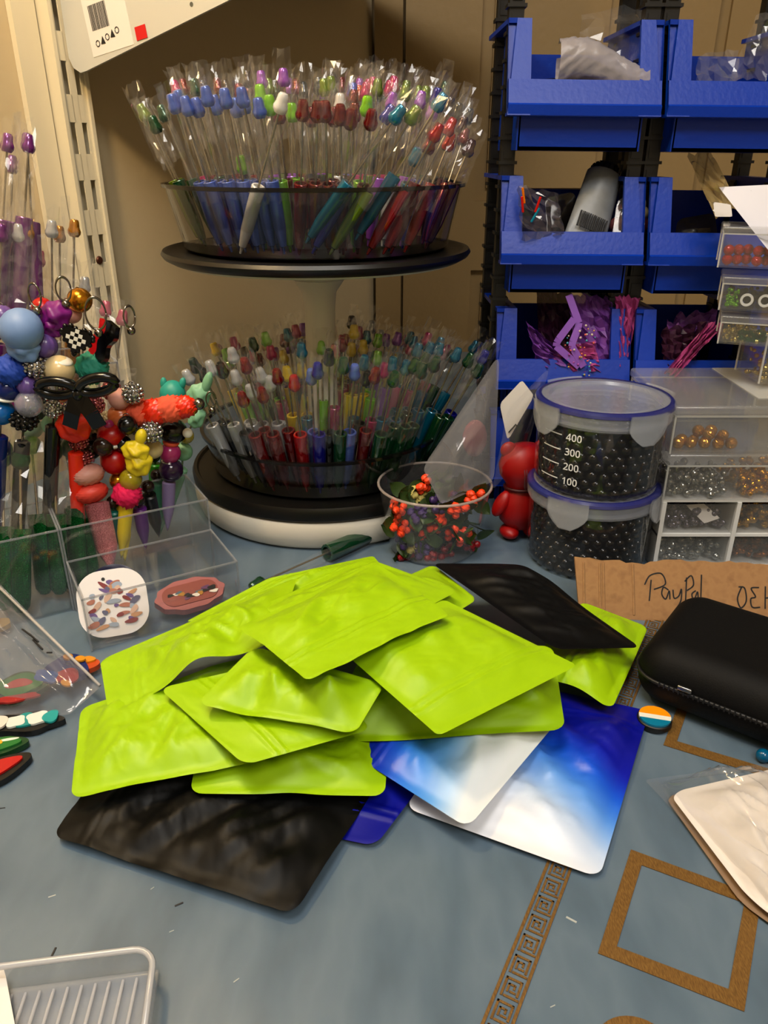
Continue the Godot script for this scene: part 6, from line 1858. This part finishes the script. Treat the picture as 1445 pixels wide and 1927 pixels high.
func build_charms():
	var steel := mat("ring_steel", Color(0.5, 0.48, 0.45), 0.18, 1.0)
	var M := {
		"sky": mat("bead_sky", Color(0.42, 0.54, 0.74), 0.5), "azure": mat("bead_azure", Color(0.02, 0.22, 0.62), 0.7), "navy": mat("bead_navy", Color(0.03, 0.1, 0.35), 0.12), "white": mat("bead_white", Color(0.85, 0.84, 0.8), 0.25),
		"cyan": mat("bead_cyan", Color(0.0, 0.33, 0.62), 0.12), "purple": mat("bead_purple", Color(0.42, 0.04, 0.42), 0.4), "lilac": mat("bead_lilac", Color(0.38, 0.28, 0.55), 0.25), "silver": mat("bead_silver", Color(0.7, 0.7, 0.7), 0.14, 0.95),
		"clear": mat("bead_clear", Color(0.7, 0.7, 0.78, 0.35), 0.05), "check": mat("bead_check", Color(0.1, 0.1, 0.1), 0.2, 0.4), "pearl": mat("bead_cream_pearl", Color(0.78, 0.7, 0.52), 0.18), "teal": mat("bead_teal", Color(0.1, 0.5, 0.42), 0.7),
		"orange": mat("bead_orange", Color(0.85, 0.14, 0.01), 0.35), "peach": mat("bead_peach", Color(0.78, 0.4, 0.2), 0.25), "salmon": mat("bead_salmon", Color(0.85, 0.32, 0.2), 0.8), "red": mat("bead_bright_red", Color(0.65, 0.01, 0.015), 0.3),
		"pinkc": mat("bead_pink_crystal", Color(0.72, 0.42, 0.45), 0.14, 0.85), "blush": mat("bead_blush", Color(0.78, 0.55, 0.5), 0.5), "coral": mat("bead_coral", Color(0.85, 0.25, 0.2), 0.5), "yellow": mat("bead_yellow", Color(0.85, 0.76, 0.1), 0.4),
		"lemon": mat("bead_lemon_clear", Color(0.6, 0.55, 0.05, 0.75), 0.05), "hot": mat("bead_hot_pink", Color(0.85, 0.02, 0.32), 0.8), "black": mat("bead_jet", Color(0.012, 0.012, 0.014), 0.2), "rose": mat("bead_rose", Color(0.62, 0.15, 0.38), 0.2),
		"violet": mat("bead_smoky_violet", Color(0.16, 0.08, 0.2), 0.12), "mint": mat("bead_mint", Color(0.45, 0.65, 0.52), 0.5), "aqua": mat("bead_aqua", Color(0.12, 0.55, 0.5), 0.5), "gold": mat("bead_gold_small", Color(0.75, 0.5, 0.12), 0.2, 0.9), "brown": mat("bead_brown", Color(0.14, 0.08, 0.06), 0.2),
	}
	var glit_pink := glitter("pink_glitter", Color(0.55, 0.25, 0.3), Color(0.9, 0.58, 0.62), Color(1, 0.92, 0.92))
	# pen with pale blue and azure beads
	beaded("beaded pen with a large pale blue bead over azure fluff", Vector3(-0.2709, 0.0215, -0.47), Vector3(-0.2474, 0.1151, -0.47), M.navy, [["round", Vector3(-0.2434, 0.1311, -0.47), M.cyan, 0.0085], ["round", Vector3(-0.2393, 0.1408, -0.47), M.white, Vector3(0.008, 0.0022, 0.008), "spacer"], ["round", Vector3(-0.2362, 0.146, -0.47), M.navy, 0.0082], ["fluff", Vector3(-0.2312, 0.1575, -0.47), M.azure, 0.0105, "pompom"], ["lumpy", Vector3(-0.2199, 0.1722, -0.468), M.sky, Vector3(0.010, 0.008, 0.009)], ["round", Vector3(-0.2188, 0.1837, -0.467), M.sky, 0.0128]])
	var pa = beaded("beaded pen with a lumpy purple bead and lilac ribbed beads", Vector3(-0.2579, 0.023, -0.475), Vector3(-0.2362, 0.1096, -0.475), M.black, [["studded", Vector3(-0.2299, 0.1258, -0.47), M.check, Vector3(0.009, 0.007, 0.009)], ["round", Vector3(-0.2238, 0.1369, -0.468), M.clear, 0.0085], ["ribbed", Vector3(-0.2232, 0.1481, -0.47), M.lilac, 0.0065], ["studded", Vector3(-0.2164, 0.1597, -0.472), M.silver, Vector3(0.0085, 0.007, 0.0085)], ["ribbed", Vector3(-0.2113, 0.1716, -0.478), M.lilac, 0.0078], ["lumpy", Vector3(-0.2061, 0.1832, -0.482), M.purple, 0.0078], ["lumpy", Vector3(-0.2024, 0.1891, -0.482), M.purple, 0.0092]])
	charm_ring(pa, Vector3(-0.1953, 0.2051, -0.482), 0.0062, 0.5)
	charm_ring(pa, Vector3(-0.2104, 0.2024, -0.475), 0.0062, -0.3)
	# heart with checks, hanging ring and cream pearl
	var pb = beaded("beaded pen with a black and white checked heart charm", Vector3(-0.2373, 0.0245, -0.48), Vector3(-0.2164, 0.1189, -0.48), M.black, [["studded", Vector3(-0.2135, 0.1303, -0.478), M.silver, 0.006], ["round", Vector3(-0.2036, 0.1566, -0.475), M.pearl, 0.0095], ["round", Vector3(-0.2004, 0.1624, -0.4745), M.white, Vector3(0.0062, 0.0025, 0.0062), "spacer"]])
	charm_ring(pb, Vector3(-0.1757, 0.1915, -0.476), 0.0085, 0.3)
	var heart := PackedVector2Array()
	for i in 40:
		var a: float = TAU * i / 40
		heart.append(Vector2(16.0 * pow(sin(a), 3), 13.0 * cos(a) - 5.0 * cos(2 * a) - 2.0 * cos(3 * a) - cos(4 * a)) * 0.00056)
	var hc: Vector3 = Vector3(-0.1874, 0.1773, -0.473)
	var hb := Basis(Vector3(0, 0, 1), -0.35)
	var hs = part(pb, "heart_charm", slab_mesh(heart, 0.005), M.black, hc - pb.position, hb, "black heart with a white check")
	for i in 22:
		var q := heart[int(i * 40 / 22.0)]
		part(hs, "heart_stud", bead_mesh("small"), M.black, Vector3(q.x, q.y, 0.003) * 1.05, Basis().scaled(Vector3.ONE * 0.0016))
	for i in 5:
		for j in 5:
			var x := (i - 2) * 0.0024
			var y := (j - 2) * 0.0024 + 0.0005
			if absf(x) + absf(y) < 0.0085 and (i + j) % 2 == 0:
				part(hs, "check", box_mesh(Vector3(x - 0.0012, y - 0.0012, 0.005), Vector3(x + 0.0012, y + 0.0012, 0.0053)), M.white)
	# red and black slab charm over a teal pompom and a black bow
	var pc = beaded("beaded pen with a teal pompom, black bow and orange bead", Vector3(-0.2177, 0.0175, -0.485), Vector3(-0.207, 0.0985, -0.485), M.orange, [["lumpy", Vector3(-0.2033, 0.1182, -0.482), M.orange, 0.011], ["crystal", Vector3(-0.2024, 0.1297, -0.48), M.silver, 0.006], ["fluff", Vector3(-0.1857, 0.1562, -0.483), M.teal, 0.0105, "pompom"]])
	charm_ring(pc, Vector3(-0.1588, 0.1877, -0.486), 0.0058, 0.9)
	var wave := PackedVector2Array()
	for i in 13:
		wave.append(Vector2(0.0042 + 0.0012 * sin(i * 0.9), -0.0125 + i * 0.0021))
	for i in 13:
		wave.append(Vector2(-0.0042 + 0.0012 * sin((12 - i) * 0.9), -0.0125 + (12 - i) * 0.0021))
	var sl: Vector3 = Vector3(-0.1724, 0.1723, -0.482)
	part(pc, "slab_charm", slab_mesh(wave, 0.004), M.black, sl - pc.position, Basis(Vector3(0, 0, 1), -0.55) * Basis(Vector3.UP, -0.5), "black wavy slab")
	part(pc, "slab_face", slab_mesh(wave, 0.003), M.red, sl - pc.position + Vector3(-0.0055, 0.001, -0.002), Basis(Vector3(0, 0, 1), -0.55) * Basis(Vector3.UP, -0.5), "glossy red face")
	var bow = thing("bow_charm", "glossy black bow charm hanging among the beaded pens", "charm", Vector3(-0.1892, 0.1449, -0.462))
	for s in [-1, 1]:
		var loop := []
		for i in 19:
			var a: float = TAU * i / 18
			loop.append(Vector3(s * (0.0125 - 0.0115 * cos(a)), 0.0035 + 0.0052 * sin(a) + (0.0045 if s > 0 else 0.0005) * (1 - cos(a)) / 2, 0.002 * sin(a)))
		part(bow, "loop", tube_mesh(loop, 0.0032, 8), M.black)
		part(bow, "tail", ribbon([Vector3(0, 0, 0.001), Vector3(s * 0.006 + 0.001, -0.012, 0.002), Vector3(s * 0.0095 + 0.001, -0.021, 0.001)], 0.0095), M.black)
	part(bow, "knot", bead_mesh("round"), M.black, Vector3.ZERO, Basis().scaled(Vector3(0.0035, 0.0042, 0.0035)))
	# pink glitter pen with blossoms
	beaded("pink glitter pen with blush and coral blossom beads", Vector3(-0.1907, 0.012, -0.4717), Vector3(-0.1995, 0.0604, -0.487), glit_pink, [["rose", Vector3(-0.2024, 0.0672, -0.488), M.coral, Vector3(0.0112, 0.007, 0.0112), "blossom"], ["rose", Vector3(-0.2032, 0.0803, -0.489), M.blush, Vector3(0.0108, 0.0075, 0.0108), "blossom"], ["studded", Vector3(-0.2053, 0.092, -0.49), M.pinkc, Vector3(0.0078, 0.005, 0.0078)], ["studded", Vector3(-0.2063, 0.1031, -0.491), M.pinkc, Vector3(0.0068, 0.0055, 0.0068)]], 0.0075)
	# red doll-like stack: plain beads
	beaded("beaded pen with a red round bead over a red cone bead", Vector3(-0.1873, 0.012, -0.4888), Vector3(-0.1855, 0.0567, -0.5), M.yellow, [["round", Vector3(-0.1872, 0.071, -0.5), M.gold, 0.006], ["round", Vector3(-0.1873, 0.0858, -0.5), M.red, Vector3(0.0095, 0.0095, 0.009)], ["round", Vector3(-0.1869, 0.0984, -0.5), M.white, Vector3(0.0082, 0.003, 0.0082), "spacer"], ["round", Vector3(-0.1866, 0.1049, -0.5), M.red, Vector3(0.0098, 0.0085, 0.0095)], ["round", Vector3(-0.1866, 0.1132, -0.498), M.rose, 0.0034]])
	beaded("beaded pen with yellow wavy beads and a hot pink pompom", Vector3(-0.1887, 0.016, -0.4863), Vector3(-0.1806, 0.0582, -0.492), M.yellow, [["fluff", Vector3(-0.1783, 0.0652, -0.49), M.hot, 0.0102, "pompom"], ["round", Vector3(-0.1746, 0.076, -0.49), M.lemon, 0.0078], ["lumpy", Vector3(-0.167, 0.0889, -0.49), M.yellow, Vector3(0.0088, 0.0095, 0.0085)], ["lumpy", Vector3(-0.1677, 0.0978, -0.489), M.yellow, Vector3(0.0092, 0.007, 0.008)], ["round", Vector3(-0.1634, 0.1073, -0.49), M.yellow, Vector3(0.0038, 0.0058, 0.0038)]])
	beaded("lavender pen with a black ball bead, rose and violet beads", Vector3(-0.165, 0.0189, -0.525), Vector3(-0.1589, 0.0605, -0.525), mat("lavender_barrel", Color(0.5, 0.44, 0.62), 0.4), [["round", Vector3(-0.1563, 0.0694, -0.525), M.violet, 0.0088], ["round", Vector3(-0.1567, 0.0761, -0.525), M.silver, Vector3(0.006, 0.0015, 0.006), "spacer"], ["round", Vector3(-0.1555, 0.0827, -0.525), M.rose, 0.0078], ["round", Vector3(-0.1538, 0.0909, -0.525), M.salmon, Vector3(0.006, 0.0035, 0.006)], ["round", Vector3(-0.1516, 0.0994, -0.525), M.black, Vector3(0.0104, 0.0092, 0.0098)], ["round", Vector3(-0.1617, 0.0995, -0.52), M.white, 0.0032], ["round", Vector3(-0.1398, 0.0995, -0.52), M.white, 0.0036]])
	# the pen that lies across the others: pearl, peach, salmon fluff, orange fluff
	beaded("beaded pen lying across the others with orange fur and peach beads", Vector3(-0.2255, 0.1024, -0.515), Vector3(-0.2079, 0.108, -0.51), M.white, [["studded", Vector3(-0.1987, 0.1106, -0.508), M.pearl, 0.0072], ["studded", Vector3(-0.1933, 0.1122, -0.508), M.pearl, 0.0072], ["ribbed", Vector3(-0.181, 0.1159, -0.507), M.peach, 0.0088], ["fluff", Vector3(-0.1679, 0.1186, -0.507), M.salmon, 0.0098, "pompom"], ["fluff", Vector3(-0.1576, 0.119, -0.507), M.orange, Vector3(0.0095, 0.0115, 0.0095), "fur_piece"], ["fluff", Vector3(-0.1464, 0.1213, -0.507), M.salmon, Vector3(0.0095, 0.0125, 0.0095), "fur_piece"], ["fluff", Vector3(-0.1372, 0.1228, -0.507), M.orange, Vector3(0.008, 0.010, 0.008), "fur_piece"], ["crystal", Vector3(-0.1312, 0.1213, -0.507), M.gold, 0.004], ["round", Vector3(-0.1267, 0.1247, -0.508), steel, 0.0042]])
	# aqua and mint charms behind
	beaded("pen topped with an aqua bead between two small horn beads", Vector3(-0.1798, 0.0017, -0.55), Vector3(-0.1603, 0.0954, -0.55), mat("mint_barrel", Color(0.1, 0.5, 0.35), 0.4), [["round", Vector3(-0.1556, 0.1192, -0.55), M.aqua, Vector3(0.0095, 0.0105, 0.009)], ["round", Vector3(-0.1612, 0.1272, -0.55), M.aqua, Vector3(0.0025, 0.0048, 0.0025)], ["round", Vector3(-0.1476, 0.1272, -0.55), M.aqua, Vector3(0.0025, 0.0048, 0.0025)]])
	var pm = beaded("pen with mint green wing beads and a steel ring", Vector3(-0.1776, 0.0089, -0.545), Vector3(-0.1539, 0.0631, -0.545), M.mint, [["round", Vector3(-0.1513, 0.0761, -0.545), M.mint, 0.007], ["round", Vector3(-0.1479, 0.0887, -0.545), M.lemon, 0.006], ["lumpy", Vector3(-0.1385, 0.1032, -0.545), M.mint, Vector3(0.0062, 0.0085, 0.006)], ["lumpy", Vector3(-0.1353, 0.1194, -0.545), M.mint, Vector3(0.0085, 0.0095, 0.006)], ["round", Vector3(-0.1281, 0.1294, -0.545), M.mint, Vector3(0.0035, 0.0085, 0.0035)]])
	charm_ring(pm, Vector3(-0.1254, 0.1181, -0.54), 0.0052, 0.4)
	for q in [["lime green pen with no charm behind the yellow beads", Vector3(-0.181, 0.0089, -0.545), Vector3(-0.1737, 0.0666, -0.545), Color(0.2, 0.62, 0.05)], ["sea green pen standing in the organizer's back bay", Vector3(-0.1747, 0.0134, -0.536), Vector3(-0.1708, 0.0546, -0.536), Color(0.03, 0.45, 0.27)], ["violet pen standing among the beaded pens", Vector3(-0.1773, 0.012, -0.5077), Vector3(-0.175, 0.0504, -0.5), Color(0.35, 0.12, 0.48)], ["black pen standing behind the violet pen", Vector3(-0.1727, 0.012, -0.5278), Vector3(-0.1702, 0.0564, -0.51), Color(0.015, 0.015, 0.016)], ["turquoise pen leaning in the front of the pen bay", Vector3(-0.193, 0.012, -0.5035), Vector3(-0.1917, 0.0506, -0.495), Color(0.05, 0.4, 0.36)]]:
		beaded(q[0], q[1], q[2], mat("barrel_%d_%d" % [int(q[3].r * 100), int(q[3].g * 100)], q[3], 0.35), [["round", q[2] + Vector3(0, 0.006, 0), M.brown, 0.0048]])
	# loose crystal and pearl beads of further pens, half hidden
	var rng := RandomNumberGenerator.new()
	rng.seed = 33
	for q in [[Vector3(-0.2267, 0.1361, -0.4921), "silver"], [Vector3(-0.2268, 0.1268, -0.5013), "clear"], [Vector3(-0.2184, 0.1228, -0.4961), "pinkc"], [Vector3(-0.2359, 0.1206, -0.5031), "brown"], [Vector3(-0.2145, 0.1408, -0.5038), "silver"], [Vector3(-0.1966, 0.1275, -0.487), "brown"], [Vector3(-0.1885, 0.1309, -0.4854), "pinkc"], [Vector3(-0.205, 0.1029, -0.5101), "brown"], [Vector3(-0.1906, 0.0994, -0.4928), "brown"], [Vector3(-0.1719, 0.1148, -0.492), "black"], [Vector3(-0.1717, 0.1072, -0.5149), "silver"], [Vector3(-0.1587, 0.1079, -0.4991), "silver"], [Vector3(-0.1627, 0.0911, -0.5101), "pearl"], [Vector3(-0.2491, 0.1274, -0.4993), "purple"], [Vector3(-0.2422, 0.1088, -0.5042), "mint"], [Vector3(-0.2207, 0.1157, -0.4895), "mint"], [Vector3(-0.1789, 0.1296, -0.504), "blush"], [Vector3(-0.186, 0.1332, -0.511), "pinkc"], [Vector3(-0.1682, 0.1343, -0.5007), "silver"], [Vector3(-0.2028, 0.1857, -0.5072), "blush"], [Vector3(-0.1954, 0.1945, -0.5051), "gold"], [Vector3(-0.2381, 0.1878, -0.4869), "lilac"], [Vector3(-0.2469, 0.1788, -0.5077), "lilac"], [Vector3(-0.2192, 0.1899, -0.5027), "red"], [Vector3(-0.22, 0.1848, -0.494), "navy"], [Vector3(-0.256, 0.1001, -0.4859), "navy"], [Vector3(-0.2073, 0.0908, -0.511), "brown"], [Vector3(-0.1792, 0.099, -0.4992), "black"]]:
		var b = thing("loose_charm", "%s charm bead half hidden among the beaded pens" % q[1].replace("pinkc", "pink crystal"), "charm", q[0], Basis(), "%s charm beads among the pens" % q[1].replace("pinkc", "pink crystal"))
		part(b, "bead", bead_mesh("studded" if q[1] in ["silver", "pinkc", "clear"] else "round"), M[q[1]], Vector3.ZERO, Basis().scaled(Vector3.ONE * rng.randf_range(0.0058, 0.008)))
		part(b, "end_ring", bead_mesh("hoop"), steel, Vector3(0, 0.006, 0), Basis().scaled(Vector3.ONE * 0.0022))


func build_left():
	# green glitter pens in sleeves in the left bays
	var k := 0
	for q in [[Vector3(-0.2399, 0.004, -0.4326), Vector3(-0.2393, 0.1011, -0.475)], [Vector3(-0.2236, 0.004, -0.4563), Vector3(-0.2235, 0.1012, -0.49)], [Vector3(-0.2135, 0.004, -0.467), Vector3(-0.2167, 0.0999, -0.5)], [Vector3(-0.2335, 0.004, -0.4563), Vector3(-0.2425, 0.1022, -0.5)], [Vector3(-0.2526, 0.004, -0.4359), Vector3(-0.2585, 0.0966, -0.49)], [Vector3(-0.2067, 0.004, -0.4744), Vector3(-0.225, 0.0987, -0.51)]]:
		var foot: Vector3 = q[0]
		var tip: Vector3 = q[1]
		var d := tip - foot
		var l := d.length()
		var p = thing("glitter_pen", "green glitter pen with a ball top in a clear sleeve", "pen", foot, along(d), "green glitter pens in the acrylic organizer")
		var m := tint("green_glitter")
		part(p, "barrel", lathe_mesh([Vector2(0, 0), Vector2(0.0030, 0.001), Vector2(0.0056, 0.005), Vector2(0.0061, 0.012), Vector2(0.0066, 0.055), Vector2(0.0064, 0.056), Vector2(0.0042, 0.056), Vector2(0.004, 0.048), Vector2(0, 0.048)], 18), m)
		part(p, "rod", shared["rod"], mat("steel_rod"), Vector3(0, 0.048, 0), Basis().scaled(Vector3(1.2, l - 0.055, 1.2)))
		part(p, "ball_top", bead_mesh("round"), m, Vector3(0, l - 0.004, 0), Basis().scaled(Vector3(0.0062, 0.0068, 0.0062)))
		part(p, "wrapper", shared["sleeve%d" % (k % 8)], mat("cellophane"), Vector3(0, 0.05, 0), Basis().scaled(Vector3(1.5, l - 0.035, 1.2)))
		k += 1
	# tall pens in the raised bay: silver, gold and purple caps
	for q in [["violet", Vector3(-0.261, 0.235, -0.56), Vector3(-0.25, 0.2923, -0.57)], ["violet", Vector3(-0.2483, 0.2363, -0.565), Vector3(-0.238, 0.2918, -0.575)], ["violet", Vector3(-0.2478, 0.232, -0.575), Vector3(-0.2459, 0.2928, -0.59)], ["violet", Vector3(-0.2628, 0.232, -0.575), Vector3(-0.2586, 0.2788, -0.59)],
			["violet", Vector3(-0.2831, 0.1109, -0.54), Vector3(-0.2567, 0.2375, -0.55)], ["silver", Vector3(-0.2694, 0.1078, -0.55), Vector3(-0.2498, 0.2367, -0.56)], ["gold", Vector3(-0.2658, 0.1062, -0.555), Vector3(-0.2454, 0.2381, -0.565)], ["silver", Vector3(-0.2516, 0.1073, -0.565), Vector3(-0.2308, 0.2384, -0.57)], ["gold", Vector3(-0.2409, 0.1085, -0.575), Vector3(-0.2187, 0.238, -0.58)], ["gold", Vector3(-0.2572, 0.0953, -0.59), Vector3(-0.2379, 0.2322, -0.6)],
			["silver", Vector3(-0.2865, 0.0946, -0.565), Vector3(-0.2646, 0.2245, -0.58)], ["pink", Vector3(-0.2309, 0.0577, -0.57), Vector3(-0.2083, 0.1801, -0.59)], ["pink", Vector3(-0.2259, 0.0466, -0.575), Vector3(-0.1965, 0.1735, -0.59)], ["pink", Vector3(-0.2774, 0.0897, -0.58), Vector3(-0.2555, 0.2151, -0.6)], ["silver", Vector3(-0.2434, 0.0675, -0.58), Vector3(-0.2251, 0.1961, -0.6)], ["gold", Vector3(-0.2554, 0.072, -0.58), Vector3(-0.2406, 0.1804, -0.6)]]:
		pen(q[1] - (q[2] - q[1]).normalized() * 0.088 if q[1].y > 0.2 else q[1], q[2], q[0], "tall %s pen in a clear sleeve in the raised organizer bay" % q[0], "%s pens in the raised organizer bay" % q[0], 0.3, k, 1.25, 1.9 if q[1].y > 0.2 else 1.0)
		k += 1
	# extra loose crumpled film around the tall pens
	var n := 0
	for c in [
		["loose clear sleeve crumpled over the violet pens", [Vector3(-0.261, 0.2308, -0.55), Vector3(-0.2392, 0.2337, -0.555), Vector3(-0.2419, 0.175, -0.545), Vector3(-0.2699, 0.176, -0.54)]],
		["loose clear sleeve crumpled over the gold capped pens", [Vector3(-0.2426, 0.229, -0.57), Vector3(-0.2141, 0.232, -0.575), Vector3(-0.215, 0.1721, -0.56), Vector3(-0.2452, 0.1731, -0.555)]],
		["long clear sleeve hanging over the organizer's corner", [Vector3(-0.2163, 0.1846, -0.575), Vector3(-0.1907, 0.1837, -0.58), Vector3(-0.193, 0.1073, -0.565), Vector3(-0.218, 0.1047, -0.56)]],
		["short pink tinged sleeve behind the black bow", [Vector3(-0.2095, 0.1333, -0.56), Vector3(-0.185, 0.136, -0.565), Vector3(-0.1853, 0.0979, -0.555), Vector3(-0.2134, 0.0995, -0.55)]],
		["clear sleeve standing upright around the two tall violet pens", [Vector3(-0.2443, 0.2939, -0.57), Vector3(-0.2307, 0.2956, -0.572), Vector3(-0.2413, 0.2329, -0.565), Vector3(-0.253, 0.2333, -0.56)]],
		["clear sleeve around the shorter violet pens in the raised bay", [Vector3(-0.2565, 0.2891, -0.565), Vector3(-0.2443, 0.2908, -0.57), Vector3(-0.2537, 0.2333, -0.56), Vector3(-0.2644, 0.2337, -0.555)]],
		["clear sleeve with torn top beside the checked heart", [Vector3(-0.225, 0.2016, -0.56), Vector3(-0.2037, 0.1936, -0.565), Vector3(-0.2022, 0.1591, -0.55), Vector3(-0.2248, 0.1602, -0.545)]],
		["clear sleeve bunched behind the green glitter pens", [Vector3(-0.2682, 0.081, -0.5), Vector3(-0.2356, 0.0871, -0.505), Vector3(-0.2388, 0.038, -0.495), Vector3(-0.2731, 0.0363, -0.49)]],
		["clear sleeve bunched behind the coral blossoms", [Vector3(-0.2384, 0.0832, -0.515), Vector3(-0.2113, 0.0854, -0.52), Vector3(-0.2147, 0.0307, -0.51), Vector3(-0.2425, 0.0332, -0.505)]]]:
		crumpled("clear_sleeve", c[0], "sleeve", c[1], mat("clear_film"), 6, 11, 0.0042, 60 + n)
		n += 1
	# zip bag of rubber charms at the left, with a marker scrawl along its seal
	clear_bag("zip_bag", "clear zip bag of rubber charms leaning on the organizer", [Vector3(-0.2872, 0.03, -0.4697), Vector3(-0.1566, 0.012, -0.3466), Vector3(-0.1708, 0.004, -0.3317), Vector3(-0.2302, 0.004, -0.3295)], {"dome": 0.010, "wrinkle": 0.003, "nu": 36, "nv": 30, "floor": 0.001, "round": 0.004}, "milky_film")
	var zb = get_node("zip_bag")
	part(zb, "seal", tube_mesh([Vector3(-0.2817, 0.0325, -0.4596) - zb.position, Vector3(-0.2118, 0.026, -0.3922) - zb.position, Vector3(-0.1564, 0.0145, -0.3434) - zb.position], 0.0009, 6), mat("seal_white", Color(0.72, 0.7, 0.68, 0.7), 0.3), Vector3.ZERO, Basis(), "whitish zip seal")
	for q in [[Vector3(-0.2105, 0.029, -0.3769), Vector3(-0.2028, 0.029, -0.3704)], [Vector3(-0.2049, 0.029, -0.3725), Vector3(-0.1967, 0.028, -0.3655)], [Vector3(-0.2006, 0.028, -0.3676), Vector3(-0.1921, 0.027, -0.3596)], [Vector3(-0.1893, 0.026, -0.358), Vector3(-0.1863, 0.026, -0.358)]]:
		part(zb, "marker_stroke", tube_mesh([q[0] - zb.position, q[1] - zb.position], 0.0006, 4), mat("ink_black"))
	rubber_charm("green shield shaped rubber charm with red patches in the zip bag", Vector3(-0.2046, 0.006, -0.3496), 0.3, [[0.030, 0.026, 4, 0.08, Color(0.03, 0.2, 0.06), 0.0, 0.0], [0.024, 0.02, 4, 0.08, Color(0.08, 0.35, 0.1), 0.0, 0.0], [0.014, 0.008, 3, 0.1, Color(0.55, 0.02, 0.03), 0.0, -0.001], [0.024, 0.006, 5, 0.12, Color(0.55, 0.02, 0.03), 0.0, 0.0125]])
	rubber_charm("blue and red rubber charm with yellow limbs in the zip bag", Vector3(-0.1862, 0.006, -0.3642), -0.5, [[0.026, 0.022, 3, 0.12, Color(0.03, 0.12, 0.35), 0.0, -0.004], [0.015, 0.013, 3, 0.1, Color(0.55, 0.03, 0.03), 0.008, 0.003], [0.016, 0.010, 4, 0.12, Color(0.08, 0.25, 0.5), -0.002, 0.009], [0.008, 0.004, 2, 0.1, Color(0.75, 0.5, 0.04), 0.013, 0.008], [0.007, 0.0045, 2, 0.1, Color(0.75, 0.5, 0.04), -0.006, -0.010], [0.007, 0.0045, 2, 0.1, Color(0.75, 0.5, 0.04), 0.002, -0.012]])
	rubber_charm("orange rubber charm half under the zip bag's seal", Vector3(-0.1767, 0.004, -0.373), 0.2, [[0.016, 0.014, 3, 0.1, Color(0.7, 0.25, 0.04), 0.0, 0.0], [0.008, 0.006, 3, 0.1, Color(0.8, 0.5, 0.04), 0.002, -0.003]])
	# rubber charms on the desk in front of the bag
	rubber_charm("black edged rubber charm in teal and white cloud shapes", Vector3(-0.1916, 0.001, -0.3262), 0.12, [[0.040, 0.016, 5, 0.10, Color(0.012, 0.012, 0.012), -0.002, 0.0], [0.012, 0.011, 3, 0.1, Color(0.05, 0.5, 0.5), 0.0, 0.0], [0.012, 0.010, 4, 0.12, Color(0.8, 0.82, 0.8), 0.006, -0.001], [0.010, 0.009, 4, 0.12, Color(0.8, 0.82, 0.8), -0.005, 0.001], [0.008, 0.010, 3, 0.1, Color(0.06, 0.55, 0.55), 0.0125, -0.001], [0.012, 0.011, 4, 0.05, Color(0.82, 0.78, 0.74), -0.015, 0.001]])
	rubber_charm("green rubber charm with white piping by the red one", Vector3(-0.1974, 0.001, -0.3075), 0.3, [[0.026, 0.013, 4, 0.06, Color(0.03, 0.22, 0.08), 0.0, 0.0], [0.020, 0.009, 4, 0.06, Color(0.08, 0.4, 0.14), 0.0, 0.0], [0.010, 0.002, 2, 0.1, Color(0.85, 0.85, 0.8), 0.004, -0.002], [0.003, 0.003, 3, 0.1, Color(0.8, 0.6, 0.05), 0.0, -0.001]])
	rubber_charm("red rubber charm on a thick black backing", Vector3(-0.1927, 0.001, -0.2889), 0.75, [[0.036, 0.017, 4, 0.05, Color(0.012, 0.012, 0.012), 0.0, 0.0], [0.028, 0.010, 4, 0.05, Color(0.65, 0.01, 0.01), 0.0, 0.0], [0.006, 0.006, 4, 0.05, Color(0.75, 0.6, 0.1), -0.001, 0.0]])
	rubber_charm("small gold glitter spool by the zip bag", Vector3(-0.2461, 0.004, -0.4169), 0.0, [[0.012, 0.012, 6, 0.05, Color(0.45, 0.36, 0.16), 0.0, 0.0]])

func rubber_charm(label: String, at: Vector3, turn: float, layers: Array):
	var c = thing("rubber_charm", label, "charm", at, Basis(Vector3.UP, turn))
	var fb := Basis(Vector3.RIGHT, Vector3(0, 0, -1), Vector3.UP)
	var y := 0.0
	for i in layers.size():
		var l: Array = layers[i]
		var st := st_new()
		var th := 0.0032 if i == 0 else 0.0011
		slab(st, blob_outline(l[0], l[1], l[2], l[3], 40, 0.7 * i), th, Transform3D(fb, Vector3(l[5], 0.0 if i == 0 else 0.0032 + 0.00012 * i, l[6])))
		part(c, "base" if i == 0 else "coloured_layer", done(st), mat("rubber_%d_%d_%d" % [int(l[4].r * 100), int(l[4].g * 100), int(l[4].b * 100)], l[4], 0.45))
